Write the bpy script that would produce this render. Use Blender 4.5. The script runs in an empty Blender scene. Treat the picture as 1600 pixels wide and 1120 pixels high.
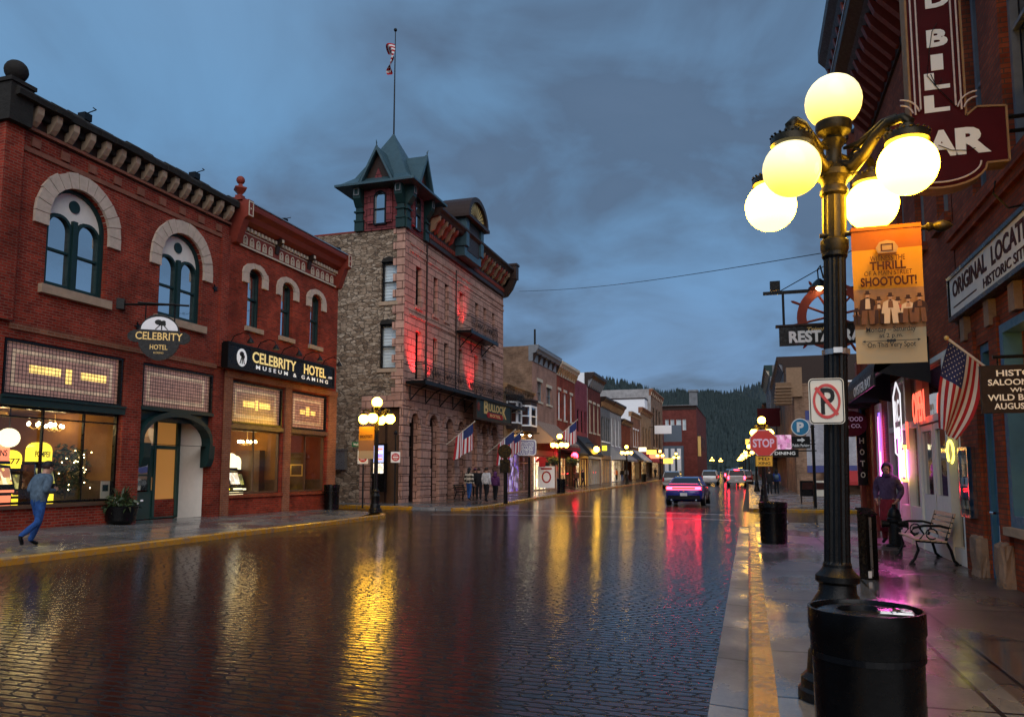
import bpy, bmesh, math, random
from mathutils import Vector, Matrix, geometry
random.seed(7)
S = bpy.context.scene
C = S.collection
PI = math.pi
R = math.radians

# ------------------------------------------------------------------ camera
F, CZ, PITCH = 1200.0, 1.75, math.atan(.1)
CY = 738 - F * .1
YAW = math.atan(370 / F * math.cos(PITCH))
cam = bpy.data.objects.new('camera', bpy.data.cameras.new('camera'))
C.objects.link(cam)
cam.location = (0, 0, CZ)
cam.rotation_euler = (PI / 2 + PITCH, 0, YAW)
cam.data.sensor_width = 36
cam.data.lens = F / 1600 * 36
cam.data.shift_y = (CY - 560) / 1600
cam.data.clip_start = .05
cam.data.clip_end = 6000
S.camera = cam

# ------------------------------------------------------------------ sky, sun, exposure
W = bpy.data.worlds.new('World'); S.world = W; W.use_nodes = True
def build_sky():
    nt = W.node_tree; N = nt.nodes; Lk = nt.links; N.clear()
    def nd(t, **k):
        n = N.new(t)
        for a, v in k.items(): setattr(n, a, v)
        return n
    out = nd('ShaderNodeOutputWorld'); bg = nd('ShaderNodeBackground')
    tc = nd('ShaderNodeTexCoord'); sx = nd('ShaderNodeSeparateXYZ')
    Lk.new(tc.outputs['Generated'], sx.inputs[0])
    za = nd('ShaderNodeMath', operation='MAXIMUM'); za.inputs[1].default_value = 0.0
    Lk.new(sx.outputs[2], za.inputs[0])
    zb = nd('ShaderNodeMath', operation='ADD'); zb.inputs[1].default_value = .22
    Lk.new(za.outputs[0], zb.inputs[0])
    dv = nd('ShaderNodeVectorMath', operation='DIVIDE')
    cb = nd('ShaderNodeCombineXYZ')
    for i in range(3): Lk.new(zb.outputs[0], cb.inputs[i])
    Lk.new(tc.outputs['Generated'], dv.inputs[0]); Lk.new(cb.outputs[0], dv.inputs[1])
    def noise(scale, det, rough, off, sc=(1, 1, 1)):
        mp = nd('ShaderNodeMapping'); mp.inputs['Location'].default_value = off; mp.inputs['Scale'].default_value = sc
        n = nd('ShaderNodeTexNoise'); n.inputs['Scale'].default_value = scale
        n.inputs['Detail'].default_value = det; n.inputs['Roughness'].default_value = rough
        n.inputs['Distortion'].default_value = .5
        Lk.new(dv.outputs[0], mp.inputs[0]); Lk.new(mp.outputs[0], n.inputs[0])
        return n.outputs[0]
    def ramp(src, stops):
        r = nd('ShaderNodeValToRGB'); e = r.color_ramp.elements
        e[0].position, e[0].color = stops[0][0], (*stops[0][1], 1)
        e[1].position, e[1].color = stops[-1][0], (*stops[-1][1], 1)
        for p, c in stops[1:-1]:
            k = e.new(p); k.color = (*c, 1)
        Lk.new(src, r.inputs[0]); return r.outputs[0]
    def mix(f, a, b, mode='MIX'):
        m = nd('ShaderNodeMixRGB', blend_type=mode)
        for s, v in ((m.inputs[0], f), (m.inputs[1], a), (m.inputs[2], b)):
            if hasattr(v, 'links'): Lk.new(v, s)
            elif isinstance(v, (int, float)): s.default_value = v
            else: s.default_value = (*v, 1)
        return m.outputs[0]
    base = ramp(za.outputs[0], [(0, (.18, .29, .46)), (.1, (.14, .26, .46)), (.35, (.12, .27, .47)), (.8, (.16, .29, .46))])
    f1 = ramp(noise(1.25, 7, .55, SKY_OFF, (1, .8, 1)), [(.41, (0, 0, 0)), (.60, (1, 1, 1))])
    f2 = ramp(noise(2.6, 5, .5, (4.3, 1.1, 0)), [(.34, (.35, .35, .35)), (.7, (1, 1, 1))])
    dark = mix(.5, (.074, .128, .21), (.050, .088, .15))
    dt = nd('ShaderNodeVectorMath', operation='DOT_PRODUCT'); Lk.new(tc.outputs['Generated'], dt.inputs[0]); dt.inputs[1].default_value = BANK
    bank = ramp(dt.outputs['Value'], [(.86, (0, 0, 0)), (.985, (1, 1, 1))])      # a darker bank of cloud low over the street
    f1 = mix(.55, f1, mix(1, bank, f2, 'MULTIPLY'), 'ADD')
    col = mix(mix(1, f1, f2, 'MULTIPLY'), base, dark)
    col = mix(mix(.18, (0, 0, 0), f2), col, (.2, .28, .42))
    sky = nd('ShaderNodeTexSky', sky_type='NISHITA', sun_disc=False, sun_elevation=SUN_EL, sun_rotation=SUN_ROT)
    sc = mix(1, sky.outputs[0], (SKY_NISHITA,) * 3, 'MULTIPLY')
    col = mix(1, col, sc, 'ADD')
    Lk.new(col, bg.inputs[0]); bg.inputs[1].default_value = SKY_STRENGTH
    Lk.new(bg.outputs[0], out.inputs[0])
BANK = Vector((-.17, .95, .30)).normalized()
SUN_EL, SUN_ROT = R(38), R(158)
SKY_OFF = (0.35, 0.1, 0)
SKY_STRENGTH, SKY_NISHITA = .92, .004
build_sky()
sun = bpy.data.objects.new('sun', bpy.data.lights.new('sun', 'SUN'))
C.objects.link(sun)
sun.data.energy = 1.8
sun.data.angle = R(75)
sun.data.color = (1, .93, .87)
sun.rotation_euler = (R(52), 0, R(22))      # soft daylight from behind the camera, a little from the right
S.view_settings.view_transform = 'Standard'
S.view_settings.look = 'None'
S.view_settings.exposure = .35
S.cycles.max_bounces = 6
S.cycles.diffuse_bounces = 2
S.cycles.glossy_bounces = 3
S.cycles.transparent_max_bounces = 8
S.cycles.caustics_reflective = False
S.cycles.caustics_refractive = False
S.cycles.sample_clamp_indirect = 4
S.cycles.use_denoising = True
S.cycles.use_adaptive_sampling = True
S.cycles.adaptive_threshold = .02

# ------------------------------------------------------------------ pixel measurements -> points on real planes
def ray(px, py):
    q = cam.rotation_euler.to_matrix()
    return q @ Vector(((px - 800) / F, (CY - py) / F, -1))
def onX(px, py, X):
    d = ray(px, py); t = X / d.x; return Vector((X, t * d.y, CZ + t * d.z))
def onY(px, py, Y):
    d = ray(px, py); t = Y / d.y; return Vector((t * d.x, Y, CZ + t * d.z))
def onZ(px, py, z):
    d = ray(px, py); t = (z - CZ) / d.z; return Vector((t * d.x, t * d.y, z))
def yX(px, X, py=650): return onX(px, py, X).y
def gr(y):                                   # the street starts to climb beyond the hotel
    return 0 if y < 45 else .00009 * (y - 45) ** 2 if y < 95 else .225 + .009 * (y - 95)

# ------------------------------------------------------------------ materials
MATS = {}
class NT:
    def __init__(s, name):
        s.m = bpy.data.materials.new(name); s.m.use_nodes = True
        s.t = s.m.node_tree; s.N = s.t.nodes; s.L = s.t.links
        s.p = s.N['Principled BSDF']; s.o = s.N['Material Output']
    def nd(s, t, **k):
        n = s.N.new(t)
        for a, v in k.items(): setattr(n, a, v)
        return n
    def set(s, sock, v):
        if hasattr(v, 'links'): s.L.new(v, sock)
        elif isinstance(v, (int, float)): sock.default_value = (v, v, v, 1) if sock.type == 'RGBA' else v
        elif len(v) == 3 and sock.type == 'RGBA': sock.default_value = (*v, 1)
        else: sock.default_value = v
    def mix(s, f, a, b, mode='MIX'):
        m = s.nd('ShaderNodeMixRGB', blend_type=mode)
        s.set(m.inputs[0], f); s.set(m.inputs[1], a); s.set(m.inputs[2], b); return m.outputs[0]
    def math(s, op, a, b=0.0):
        m = s.nd('ShaderNodeMath', operation=op); s.set(m.inputs[0], a); s.set(m.inputs[1], b); return m.outputs[0]
    def obj(s): return s.nd('ShaderNodeTexCoord').outputs['Object']
    def noise(s, vec, scale, det=4, rough=.55, dist=0):
        n = s.nd('ShaderNodeTexNoise'); s.set(n.inputs['Vector'], vec)
        n.inputs['Scale'].default_value = scale; n.inputs['Detail'].default_value = det
        n.inputs['Roughness'].default_value = rough; n.inputs['Distortion'].default_value = dist
        return n.outputs[0]
    def ramp(s, src, stops):
        r = s.nd('ShaderNodeValToRGB'); e = r.color_ramp.elements
        f = lambda c: (c, c, c, 1) if isinstance(c, (int, float)) else (*c, 1)
        e[0].position, e[0].color = stops[0][0], f(stops[0][1]); e[1].position, e[1].color = stops[-1][0], f(stops[-1][1])
        for p, c in stops[1:-1]: e.new(p).color = f(c)
        s.L.new(src, r.inputs[0]); return r.outputs[0]
    def map(s, vec, sc=(1, 1, 1), loc=(0, 0, 0)):
        m = s.nd('ShaderNodeMapping'); s.L.new(vec, m.inputs[0])
        m.inputs['Scale'].default_value = sc; m.inputs['Location'].default_value = loc; return m.outputs[0]
    def bump(s, h, st, dist=.02, nrm=None):
        b = s.nd('ShaderNodeBump'); b.inputs['Strength'].default_value = st; b.inputs['Distance'].default_value = dist
        s.L.new(h, b.inputs['Height'])
        if nrm: s.L.new(nrm, b.inputs['Normal'])
        return b.outputs[0]
    def wallvec(s):                          # (x + y, z): bricks run level round every wall
        sp = s.nd('ShaderNodeSeparateXYZ'); s.L.new(s.obj(), sp.inputs[0])
        c = s.nd('ShaderNodeCombineXYZ'); s.L.new(s.math('ADD', sp.outputs[0], sp.outputs[1]), c.inputs[0])
        s.L.new(sp.outputs[2], c.inputs[1]); return c.outputs[0]
    def brick(s, vec, c1, c2, mo, bw, bh, ms, off=.5, bias=0, smooth=.1):
        b = s.nd('ShaderNodeTexBrick'); s.L.new(vec, b.inputs['Vector']); b.offset = off
        s.set(b.inputs['Color1'], c1); s.set(b.inputs['Color2'], c2); s.set(b.inputs['Mortar'], mo)
        b.inputs['Scale'].default_value = 1; b.inputs['Mortar Size'].default_value = ms
        b.inputs['Mortar Smooth'].default_value = smooth; b.inputs['Bias'].default_value = bias
        b.inputs['Brick Width'].default_value = bw; b.inputs['Row Height'].default_value = bh
        return b.outputs['Color'], b.outputs['Fac']
    def out(s, col=None, rough=None, nrm=None, metal=None):
        if col is not None: s.set(s.p.inputs['Base Color'], col)
        if rough is not None: s.set(s.p.inputs['Roughness'], rough)
        if nrm is not None: s.L.new(nrm, s.p.inputs['Normal'])
        if metal is not None: s.p.inputs['Metallic'].default_value = metal
        return s.m
def flat(name, col, rough=.6, metal=0, var=.25, sc=6, bump=0, spec=None):
    """painted / plain surface with a little uneven wear"""
    if name in MATS: return MATS[name]
    n = NT(name); v = n.obj()
    f = n.noise(v, sc, 5, .6)
    c = n.mix(f, tuple(x * (1 - var) for x in col), tuple(min(1, x * (1 + var)) for x in col))
    rr = n.ramp(n.noise(v, sc * 2.3, 3), [(.3, max(0, rough - .12)), (.7, min(1, rough + .12))])
    nr = n.bump(n.noise(v, sc * 4, 4), bump) if bump else None
    n.p.inputs['Specular IOR Level'].default_value = .2 if rough > .45 else .5
    if max(col) < .05: n.p.inputs['Specular IOR Level'].default_value = .22
    if spec is not None: n.p.inputs['Specular IOR Level'].default_value = spec
    MATS[name] = n.out(c, rr, nr, metal); return MATS[name]
def glow(name, col, st):
    if name in MATS: return MATS[name]
    n = NT(name); n.set(n.p.inputs['Base Color'], tuple(min(.8, c) for c in col)); n.set(n.p.inputs['Emission Color'], col)
    n.p.inputs['Emission Strength'].default_value = st; n.p.inputs['Roughness'].default_value = .3
    MATS[name] = n.m; return n.m
def brickmat(name, c1, c2, mo, bw=.21, bh=.072, ms=.009, rough=.8, bump=.5, stain=.35, vec=None, chunk=0, distort=0):
    if name in MATS: return MATS[name]
    n = NT(name); v = n.wallvec()
    if distort:
        nz = n.nd('ShaderNodeTexNoise'); n.L.new(v, nz.inputs[0]); nz.inputs['Scale'].default_value = 2.2; nz.inputs['Detail'].default_value = 2
        v = n.mix(distort, v, nz.outputs['Color'], 'ADD')
    col, fac = n.brick(v, c1, c2, mo, bw, bh, ms)
    o = n.obj()
    st = n.ramp(n.noise(o, .9, 6, .65), [(.35, 1 - stain), (.62, 1.0)])
    col = n.mix(1, col, st, 'MULTIPLY')
    fine = n.noise(o, 14 if not chunk else 7, 5, .6)
    col = n.mix(.35, col, n.mix(1, col, n.ramp(fine, [(.3, .45), (.7, 1.0)]), 'MULTIPLY'))
    h = n.math('SUBTRACT', n.math('MULTIPLY', fine, .35 + chunk * 2), fac)
    n.p.inputs['Specular IOR Level'].default_value = .12
    MATS[name] = n.out(col, rough, n.bump(h, bump, .012 + chunk * .05)); return MATS[name]
M = {}
def setup_mats():
    M['red'] = brickmat('red_brick', (.41, .046, .022), (.22, .022, .013), (.27, .13, .09), stain=.5)
    M['red2'] = brickmat('red_brick_worn', (.45, .050, .023), (.24, .026, .014), (.22, .10, .065), stain=.5)
    M['rbrick'] = brickmat('russet_brick', (.44, .095, .038), (.29, .055, .025), (.17, .075, .045), stain=.45)
    M['orange'] = brickmat('orange_brick', (.36, .13, .065), (.25, .085, .045), (.30, .19, .13))
    M['tan'] = brickmat('tan_brick', (.52, .31, .16), (.42, .23, .115), (.36, .24, .15))
    M['pinkb'] = brickmat('dusty_pink_brick', (.50, .27, .20), (.42, .22, .165), (.36, .24, .19))
    M['brown'] = brickmat('weathered_brown_brick', (.26, .15, .095), (.38, .23, .15), (.33, .24, .18), bw=.3, bh=.11, stain=.55)
    M['purple'] = brickmat('purple_painted_brick', (.30, .075, .10), (.25, .06, .085), (.2, .05, .07))
    M['maroon'] = brickmat('maroon_brick', (.22, .055, .045), (.17, .04, .035), (.13, .05, .04))
    M['greyb'] = brickmat('grey_painted_brick', (.26, .27, .29), (.22, .23, .25), (.18, .19, .2))
    M['paleb'] = brickmat('pale_painted_brick', (.50, .48, .48), (.44, .42, .42), (.34, .33, .33))
    M['mural'] = brickmat('whitewashed_brick', (.5, .5, .54), (.42, .42, .47), (.34, .34, .38))
    M['turretstone'] = brickmat('purple_red_turret_stone', (.26, .07, .075), (.20, .05, .055), (.05, .02, .02), bw=.6, bh=.35, ms=.02, bump=.6)  # purple-red stone, with the shade under the turret roof darkened into its colour
    M['band'] = flat('stained_brown_band_stone', (.22, .085, .055), .9, var=.5, sc=4, bump=.5)
    M['rubble_'] = brickmat('grey_rubble_stone', (.34, .255, .19), (.17, .13, .10), (.085, .07, .058), bw=.62, bh=.21, ms=.022, rough=.9, bump=.9, stain=.45, chunk=.35, distort=.16)
    n = NT('grey_rubble_stone_wall'); v = n.map(n.wallvec(), (2.7, 6.6, 1))
    vo = n.nd('ShaderNodeTexVoronoi'); n.L.new(v, vo.inputs['Vector']); vo.inputs['Scale'].default_value = 1; vo.inputs['Randomness'].default_value = .8
    ve = n.nd('ShaderNodeTexVoronoi', feature='DISTANCE_TO_EDGE'); n.L.new(v, ve.inputs['Vector']); ve.inputs['Scale'].default_value = 1; ve.inputs['Randomness'].default_value = .8
    sp = n.nd('ShaderNodeSeparateXYZ'); n.L.new(vo.outputs['Color'], sp.inputs[0])
    c = n.ramp(sp.outputs[0], [(0, (.18, .125, .085)), (.35, (.28, .205, .145)), (.7, (.37, .28, .20)), (1, (.46, .37, .28))])
    e = n.ramp(ve.outputs['Distance'], [(.0, 0.0), (.07, 1.0)]); fi = n.noise(n.obj(), 8, 6, .65)
    c = n.mix(e, (.07, .055, .045), n.mix(1, c, n.ramp(fi, [(.3, .5), (.7, 1.15)]), 'MULTIPLY'))
    n.p.inputs['Specular IOR Level'].default_value = .12
    M['rubble'] = n.out(c, .9, n.bump(n.math('ADD', n.math('MULTIPLY', e, .6), fi), 1.0, .05))
    M['pinkstone'] = brickmat('pink_rock_faced_stone', (.62, .35, .27), (.49, .26, .195), (.10, .055, .042), bw=1.05, bh=.37, ms=.02, rough=.9, bump=.95, stain=.3, chunk=.4, distort=.012)
    M['quoin'] = brickmat('pink_quoin_stone', (.58, .34, .26), (.50, .28, .215), (.13, .07, .055), bw=.8, bh=.42, ms=.02, rough=.9, bump=.95, stain=.3, chunk=.4, distort=.012)
    M['brownstone'] = flat('brown_rough_sandstone', (.26, .17, .115), .95, var=.5, sc=4, bump=.9)
    M['tanp'] = flat('dull_tan_paint', (.24, .15, .09), .6, var=.3)
    M['buff'] = flat('buff_sandstone', (.36, .26, .18), .9, var=.35, sc=5, bump=.5)
    M['arch'] = flat('arch_sandstone', (.50, .40, .32), .9, var=.3, sc=7, bump=.4)
    M['darkstone'] = flat('dark_mossy_coping', (.022, .02, .018), .95, var=.5, sc=4, bump=.9)
    M['green'] = flat('dark_green_paint', (.010, .032, .032), .45, var=.2)
    M['door_green'] = flat('door_green_paint', (.02, .075, .06), .4, var=.15)
    M['bluep'] = flat('blue_door_paint', (.05, .15, .24), .5, var=.2)
    M['black'] = flat('black_paint', (.004, .004, .0045), .32, var=.3)
    M['iron'] = flat('black_cast_iron', (.006, .006, .006), .35, .15, var=.4, sc=20, bump=.15)
    M['bronze'] = flat('bronzed_cast_iron', (.028, .022, .012), .36, .5, var=.4, sc=20, bump=.15)
    M['darkw'] = flat('dark_brown_paint', (.03, .016, .012), .5, var=.4)
    M['redw'] = flat('oxide_red_paint', (.20, .035, .022), .55, var=.25)
    M['cream'] = flat('cream_paint', (.55, .47, .36), .6, var=.12)
    M['white'] = flat('white_paint', (.82, .82, .84), .55, var=.08)
    M['offw'] = flat('aged_white_plaster', (.74, .70, .62), .75, var=.12)
    M['grey'] = flat('grey_paint', (.2, .21, .23), .6)
    M['slate'] = flat('blue_grey_metal_roof', (.035, .075, .092), .42, .25, var=.35, sc=3, bump=.2)
    M['roof'] = flat('tar_roof', (.05, .05, .055), .85)
    M['blind'] = flat('white_blind', (.80, .85, .90), .6, var=.05)
    M['gold'] = flat('gold_leaf_paint', (.75, .5, .16), .4, .2, var=.15)
    M['whitel'] = flat('white_sign_lettering', (.85, .85, .82), .5, var=.04)
    M['blackl'] = flat('black_sign_lettering', (.012, .012, .012), .5)
    M['brownl'] = flat('brown_banner_ink', (.05, .008, .004), .7)
    M['wood'] = flat('pale_bench_wood', (.55, .38, .25), .5, var=.25, sc=9)
    M['dwood'] = flat('dark_wood', (.09, .045, .022), .45, var=.4)
    M['steel'] = flat('galvanised_steel', (.35, .36, .37), .35, .8)
    M['chrome'] = flat('polished_steel', (.6, .6, .6), .12, 1, var=.1)
    M['tyre'] = flat('rubber_tyre', (.012, .012, .012), .8)
    M['curtain'] = flat('dark_room', (.010, .011, .012), .9)
    n = NT('window_glass_dark'); v = n.obj()
    n.set(n.p.inputs['Base Color'], (.012, .015, .018)); n.p.inputs['Roughness'].default_value = .03
    n.p.inputs['IOR'].default_value = 7.0
    n.L.new(n.bump(n.noise(v, 2.5, 2), .06, .02), n.p.inputs['Normal']); M['glass'] = n.m
    n = NT('window_glass_unlit'); n.set(n.p.inputs['Base Color'], (.005, .005, .006)); n.p.inputs['Roughness'].default_value = .05; n.p.inputs['IOR'].default_value = 1.5; M['glass2'] = n.m
    n = NT('shop_glass')
    tr = n.nd('ShaderNodeBsdfTransparent'); gl = n.nd('ShaderNodeBsdfGlossy'); mx = n.nd('ShaderNodeMixShader')
    tr.inputs[0].default_value = (.93, .95, .95, 1); gl.inputs['Roughness'].default_value = .02; lw = n.nd('ShaderNodeLayerWeight'); lw.inputs[0].default_value = .5
    n.set(mx.inputs[0], n.math('ADD', n.math('MULTIPLY', n.math('POWER', lw.outputs['Facing'], 5.0), .3), .03)); n.L.new(tr.outputs[0], mx.inputs[1]); n.L.new(gl.outputs[0], mx.inputs[2]); n.L.new(mx.outputs[0], n.o.inputs[0])
    M['shopglass'] = n.m
    # ---- wet brick street
    n = NT('wet_brick_paving'); o = n.obj()
    nz = n.nd('ShaderNodeTexNoise'); n.L.new(o, nz.inputs[0]); nz.inputs['Scale'].default_value = 1.3; nz.inputs['Detail'].default_value = 3
    v = n.mix(.035, o, nz.outputs['Color'], 'ADD')
    rj = n.nd('ShaderNodeCombineXYZ'); n.L.new(n.math('MULTIPLY', n.noise(n.map(o, (.05, 4.0, 1)), 2.3, 2), .5), rj.inputs[0]); v = n.mix(1, v, rj.outputs[0], 'ADD')
    col, fac = n.brick(v, (.045, .010, .006), (.013, .0045, .003), (.002, .0018, .0018), .205, .112, .0145, smooth=.2)
    rnd, _ = n.brick(v, 0.0, 1.0, .5, .205, .112, .0145)
    big = n.noise(o, .35, 5, .6)
    col = n.mix(1, col, n.ramp(big, [(.3, .55), (.7, 1.1)]), 'MULTIPLY')
    worn = n.ramp(n.noise(n.map(o, (1, 1, 1), (5, 3, 0)), 1.9, 6, .7), [(.52, 0.0), (.7, 1.0)])
    col = n.mix(n.math('MULTIPLY', worn, .35), col, (.035, .024, .02))
    rough = n.mix(n.math('MULTIPLY', n.ramp(n.noise(o, .8, 4), [(.35, 0.0), (.65, 1.0)]), 1.0), (.07,) * 3, (.15,) * 3)
    rough = n.mix(n.ramp(fac, [(0, 0.0), (1, 1.0)]), rough, (.55,) * 3)
    h = n.math('SUBTRACT', n.math('ADD', n.math('MULTIPLY', n.noise(o, 26, 3, .6), .16), n.math('MULTIPLY', rnd, .42)), n.math('MULTIPLY', fac, 1.1))
    h = n.math('ADD', h, n.math('MULTIPLY', n.noise(n.map(o, (.7, 2.2, 1)), 2.4, 3), .45))
    h = n.math('ADD', h, n.math('MULTIPLY', n.noise(n.map(o, (1.1, 13, 1), (2, 7, 0)), 1.6, 4, .6), .5))
    n.p.inputs['IOR'].default_value = 1.34
    M['street'] = n.out(col, rough, n.bump(h, .5, .011))
    # ---- wet concrete pavements
    def pave(name, c1, c2, joint, sx, sy, wet):
        n = NT(name); o = n.obj()
        col, fac = n.brick(o, c1, c2, joint, sx, sy, .02, off=0, smooth=.15)
        f = n.noise(o, 1.1, 7, .65)
        col = n.mix(1, col, n.ramp(f, [(.3, .5), (.68, 1.08)]), 'MULTIPLY')
        col = n.mix(.5, col, n.mix(1, col, n.ramp(n.noise(o, 30, 4, .7), [(.3, .6), (.7, 1.1)]), 'MULTIPLY'))
        pud = n.ramp(n.noise(n.map(o, (1, .55, 1), (3, 1, 0)), .9, 5, .55), [(.42, 0.0), (.58, 1.0)])
        rough = n.mix(pud, (wet,) * 3, (wet + .24,) * 3)
        h = n.math('SUBTRACT', n.math('MULTIPLY', n.noise(o, 40, 4, .65), n.math('MULTIPLY', pud, .5)), n.math('MULTIPLY', fac, 1.2))
        n.p.inputs['IOR'].default_value = 1.42
        return n.out(col, rough, n.bump(h, .4, .008))
    M['walk'] = pave('wet_concrete_slabs', (.19, .185, .18), (.145, .142, .14), (.014, .013, .012), 1.55, 1.5, .13)
    M['walk2'] = pave('wet_brown_concrete', (.115, .085, .07), (.095, .07, .06), (.012, .01, .009), 1.9, 1.7, .12)
    M['gutter'] = pave('wet_gutter_concrete', (.23, .22, .215), (.19, .18, .18), (.04, .035, .03), 9, 1.55, .2)
    n = NT('worn_yellow_kerb_paint'); o = n.obj()
    f = n.ramp(n.noise(o, 5, 6, .7), [(.47, 0.0), (.60, 1.0)])
    c = n.mix(n.noise(o, 2, 4), (.56, .29, .016), (.42, .19, .010))
    c = n.mix(n.math('MULTIPLY', f, .75), c, (.17, .13, .09))
    M['yellow'] = n.out(c, n.mix(f, (.2,) * 3, (.4,) * 3), n.bump(n.noise(o, 45, 4, .7), .45, .01))
setup_mats()

# ------------------------------------------------------------------ mesh helpers
class MB:
    def __init__(s): s.b = bmesh.new(); s.i = 0
    def f(s, vs, i=None):
        try:
            q = s.b.faces.new([v if isinstance(v, bmesh.types.BMVert) else s.b.verts.new(v) for v in vs])
            q.material_index = s.i if i is None else i; return q
        except ValueError: return None
    def box(s, x0, x1, y0, y1, z0, z1, m=None):
        P = [s.b.verts.new(p) for p in ((x0, y0, z0), (x1, y0, z0), (x1, y1, z0), (x0, y1, z0), (x0, y0, z1), (x1, y0, z1), (x1, y1, z1), (x0, y1, z1))]
        if m is not None:
            for v in P: v.co = m @ v.co
        for q in ((0, 3, 2, 1), (4, 5, 6, 7), (0, 1, 5, 4), (1, 2, 6, 5), (2, 3, 7, 6), (3, 0, 4, 7)): s.f([P[k] for k in q])
        return s
    def prism(s, pts, y0, y1, m=None):
        """outline in x,z pushed from y0 (front) to y1"""
        a = [s.b.verts.new((x, y0, z)) for x, z in pts]; b = [s.b.verts.new((x, y1, z)) for x, z in pts]
        n = len(pts); tri = geometry.tessellate_polygon([[Vector((x, z, 0)) for x, z in pts]])
        for t in tri:
            s.f([a[k] for k in t]); s.f([b[k] for k in reversed(t)])
        for k in range(n): s.f([a[k], b[k], b[(k + 1) % n], a[(k + 1) % n]])
        if m is not None:
            for v in a + b: v.co = m @ v.co
        return s
    def prof(s, pts, x0, x1):
        """profile in y,z run along x"""
        a = [s.b.verts.new((x0, y, z)) for y, z in pts]; b = [s.b.verts.new((x1, y, z)) for y, z in pts]
        n = len(pts)
        for t in geometry.tessellate_polygon([[Vector((y, z, 0)) for y, z in pts]]):
            s.f([a[k] for k in t]); s.f([b[k] for k in reversed(t)])
        for k in range(n): s.f([a[k], b[k], b[(k + 1) % n], a[(k + 1) % n]])
        return s
    def wall(s, outline, holes, depth, y=0):
        """flat wall at y with openings whose reveals run back by depth"""
        polys = [[Vector((x, z, 0)) for x, z in outline]] + [[Vector((x, z, 0)) for x, z in h] for h in holes]
        flatp = [p for q in polys for p in q]
        V = [s.b.verts.new((p.x, y, p.y)) for p in flatp]
        for t in geometry.tessellate_polygon(polys): s.f([V[k] for k in t])
        for h in holes:
            a = [s.b.verts.new((x, y, z)) for x, z in h]; b = [s.b.verts.new((x, y + depth, z)) for x, z in h]
            for k in range(len(h)): s.f([a[k], b[k], b[(k + 1) % len(h)], a[(k + 1) % len(h)]])
        return s
    def ring(s, outer, inner, y0, y1):
        """frame between two outlines with the same count of points"""
        n = len(outer)
        O0 = [s.b.verts.new((x, y0, z)) for x, z in outer]; I0 = [s.b.verts.new((x, y0, z)) for x, z in inner]
        O1 = [s.b.verts.new((x, y1, z)) for x, z in outer]; I1 = [s.b.verts.new((x, y1, z)) for x, z in inner]
        for k in range(n):
            j = (k + 1) % n
            s.f([O0[k], O0[j], I0[j], I0[k]]); s.f([I0[k], I0[j], I1[j], I1[k]]); s.f([O0[k], O1[k], O1[j], O0[j]]); s.f([O1[k], I1[k], I1[j], O1[j]])
        return s
    def tube(s, pts, r, n=8, cap=True):
        pts = [Vector(p) for p in pts]; rs = r if isinstance(r, (list, tuple)) else [r] * len(pts); rings = []
        for k, p in enumerate(pts):
            d = (pts[min(k + 1, len(pts) - 1)] - pts[max(k - 1, 0)]).normalized()
            u = d.cross(Vector((0, 0, 1)))
            if u.length < 1e-3: u = Vector((1, 0, 0))
            u.normalize(); w = u.cross(d)
            rings.append([s.b.verts.new(p + rs[k] * (math.cos(2 * PI * j / n) * u + math.sin(2 * PI * j / n) * w)) for j in range(n)])
        for a, b in zip(rings, rings[1:]):
            for j in range(n): s.f([a[j], a[(j + 1) % n], b[(j + 1) % n], b[j]])
        if cap: s.f(rings[0]); s.f(list(reversed(rings[-1])))
        return s
    def lathe(s, prof, c=(0, 0, 0), n=20, flute=0, fr=(0, 0), sx=1, sy=1):
        rings = []
        for r, z in prof:
            ring = []
            for j in range(n):
                a = 2 * PI * j / n; q = r
                if flute and fr[0] <= z <= fr[1]: q = r * (1 - (flute if j % 2 else 0))
                ring.append(s.b.verts.new((c[0] + sx * q * math.cos(a), c[1] + sy * q * math.sin(a), c[2] + z)))
            rings.append(ring)
        for a, b in zip(rings, rings[1:]):
            for j in range(n): s.f([a[j], a[(j + 1) % n], b[(j + 1) % n], b[j]])
        s.f(list(reversed(rings[0]))); s.f(rings[-1]); return s
    def sphere(s, c, r, n=16, sz=1):
        return s.lathe([(max(.001, r * math.sin(PI * k / (n // 2))), -r * sz * math.cos(PI * k / (n // 2))) for k in range(n // 2 + 1)], c, n)
    def build(s, name, mats, parent=None, smooth=False, loc=None, auto=None):
        me = bpy.data.meshes.new(name)
        bmesh.ops.remove_doubles(s.b, verts=s.b.verts, dist=1e-5)
        bmesh.ops.recalc_face_normals(s.b, faces=s.b.faces)
        if smooth:
            for q in s.b.faces: q.smooth = True
        if auto:
            for e in s.b.edges:
                if len(e.link_faces) == 2 and e.calc_face_angle(0) > R(auto): e.smooth = False
        s.b.to_mesh(me); s.b.free()
        for m in (mats if isinstance(mats, (list, tuple)) else [mats]): me.materials.append(M[m] if isinstance(m, str) else m)
        o = bpy.data.objects.new(name, me); C.objects.link(o)
        if parent: o.parent = parent
        if loc is not None: o.location = loc
        return o
def tag(o, label, cat, group=None):
    o['label'] = label; o['category'] = cat
    if group: o['group'] = group
    return o
def thing(name, label, cat, loc=(0, 0, 0), rz=0, group=None):
    o = bpy.data.objects.new(name, None); C.objects.link(o); o.empty_display_size = .2
    o.location = loc; o.rotation_euler = (0, 0, rz); return tag(o, label, cat, group)
def struct(o): o['kind'] = 'structure'; return o
def dup(o, loc=None, rz=None, label=None, parent=None):
    c = o.copy(); C.objects.link(c)
    if parent: c.parent = parent
    if loc is not None: c.location = loc
    if rz is not None: c.rotation_euler = (0, 0, rz)
    if label: c['label'] = label
    for ch in list(o.children): dup(ch, parent=c)
    return c
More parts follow.
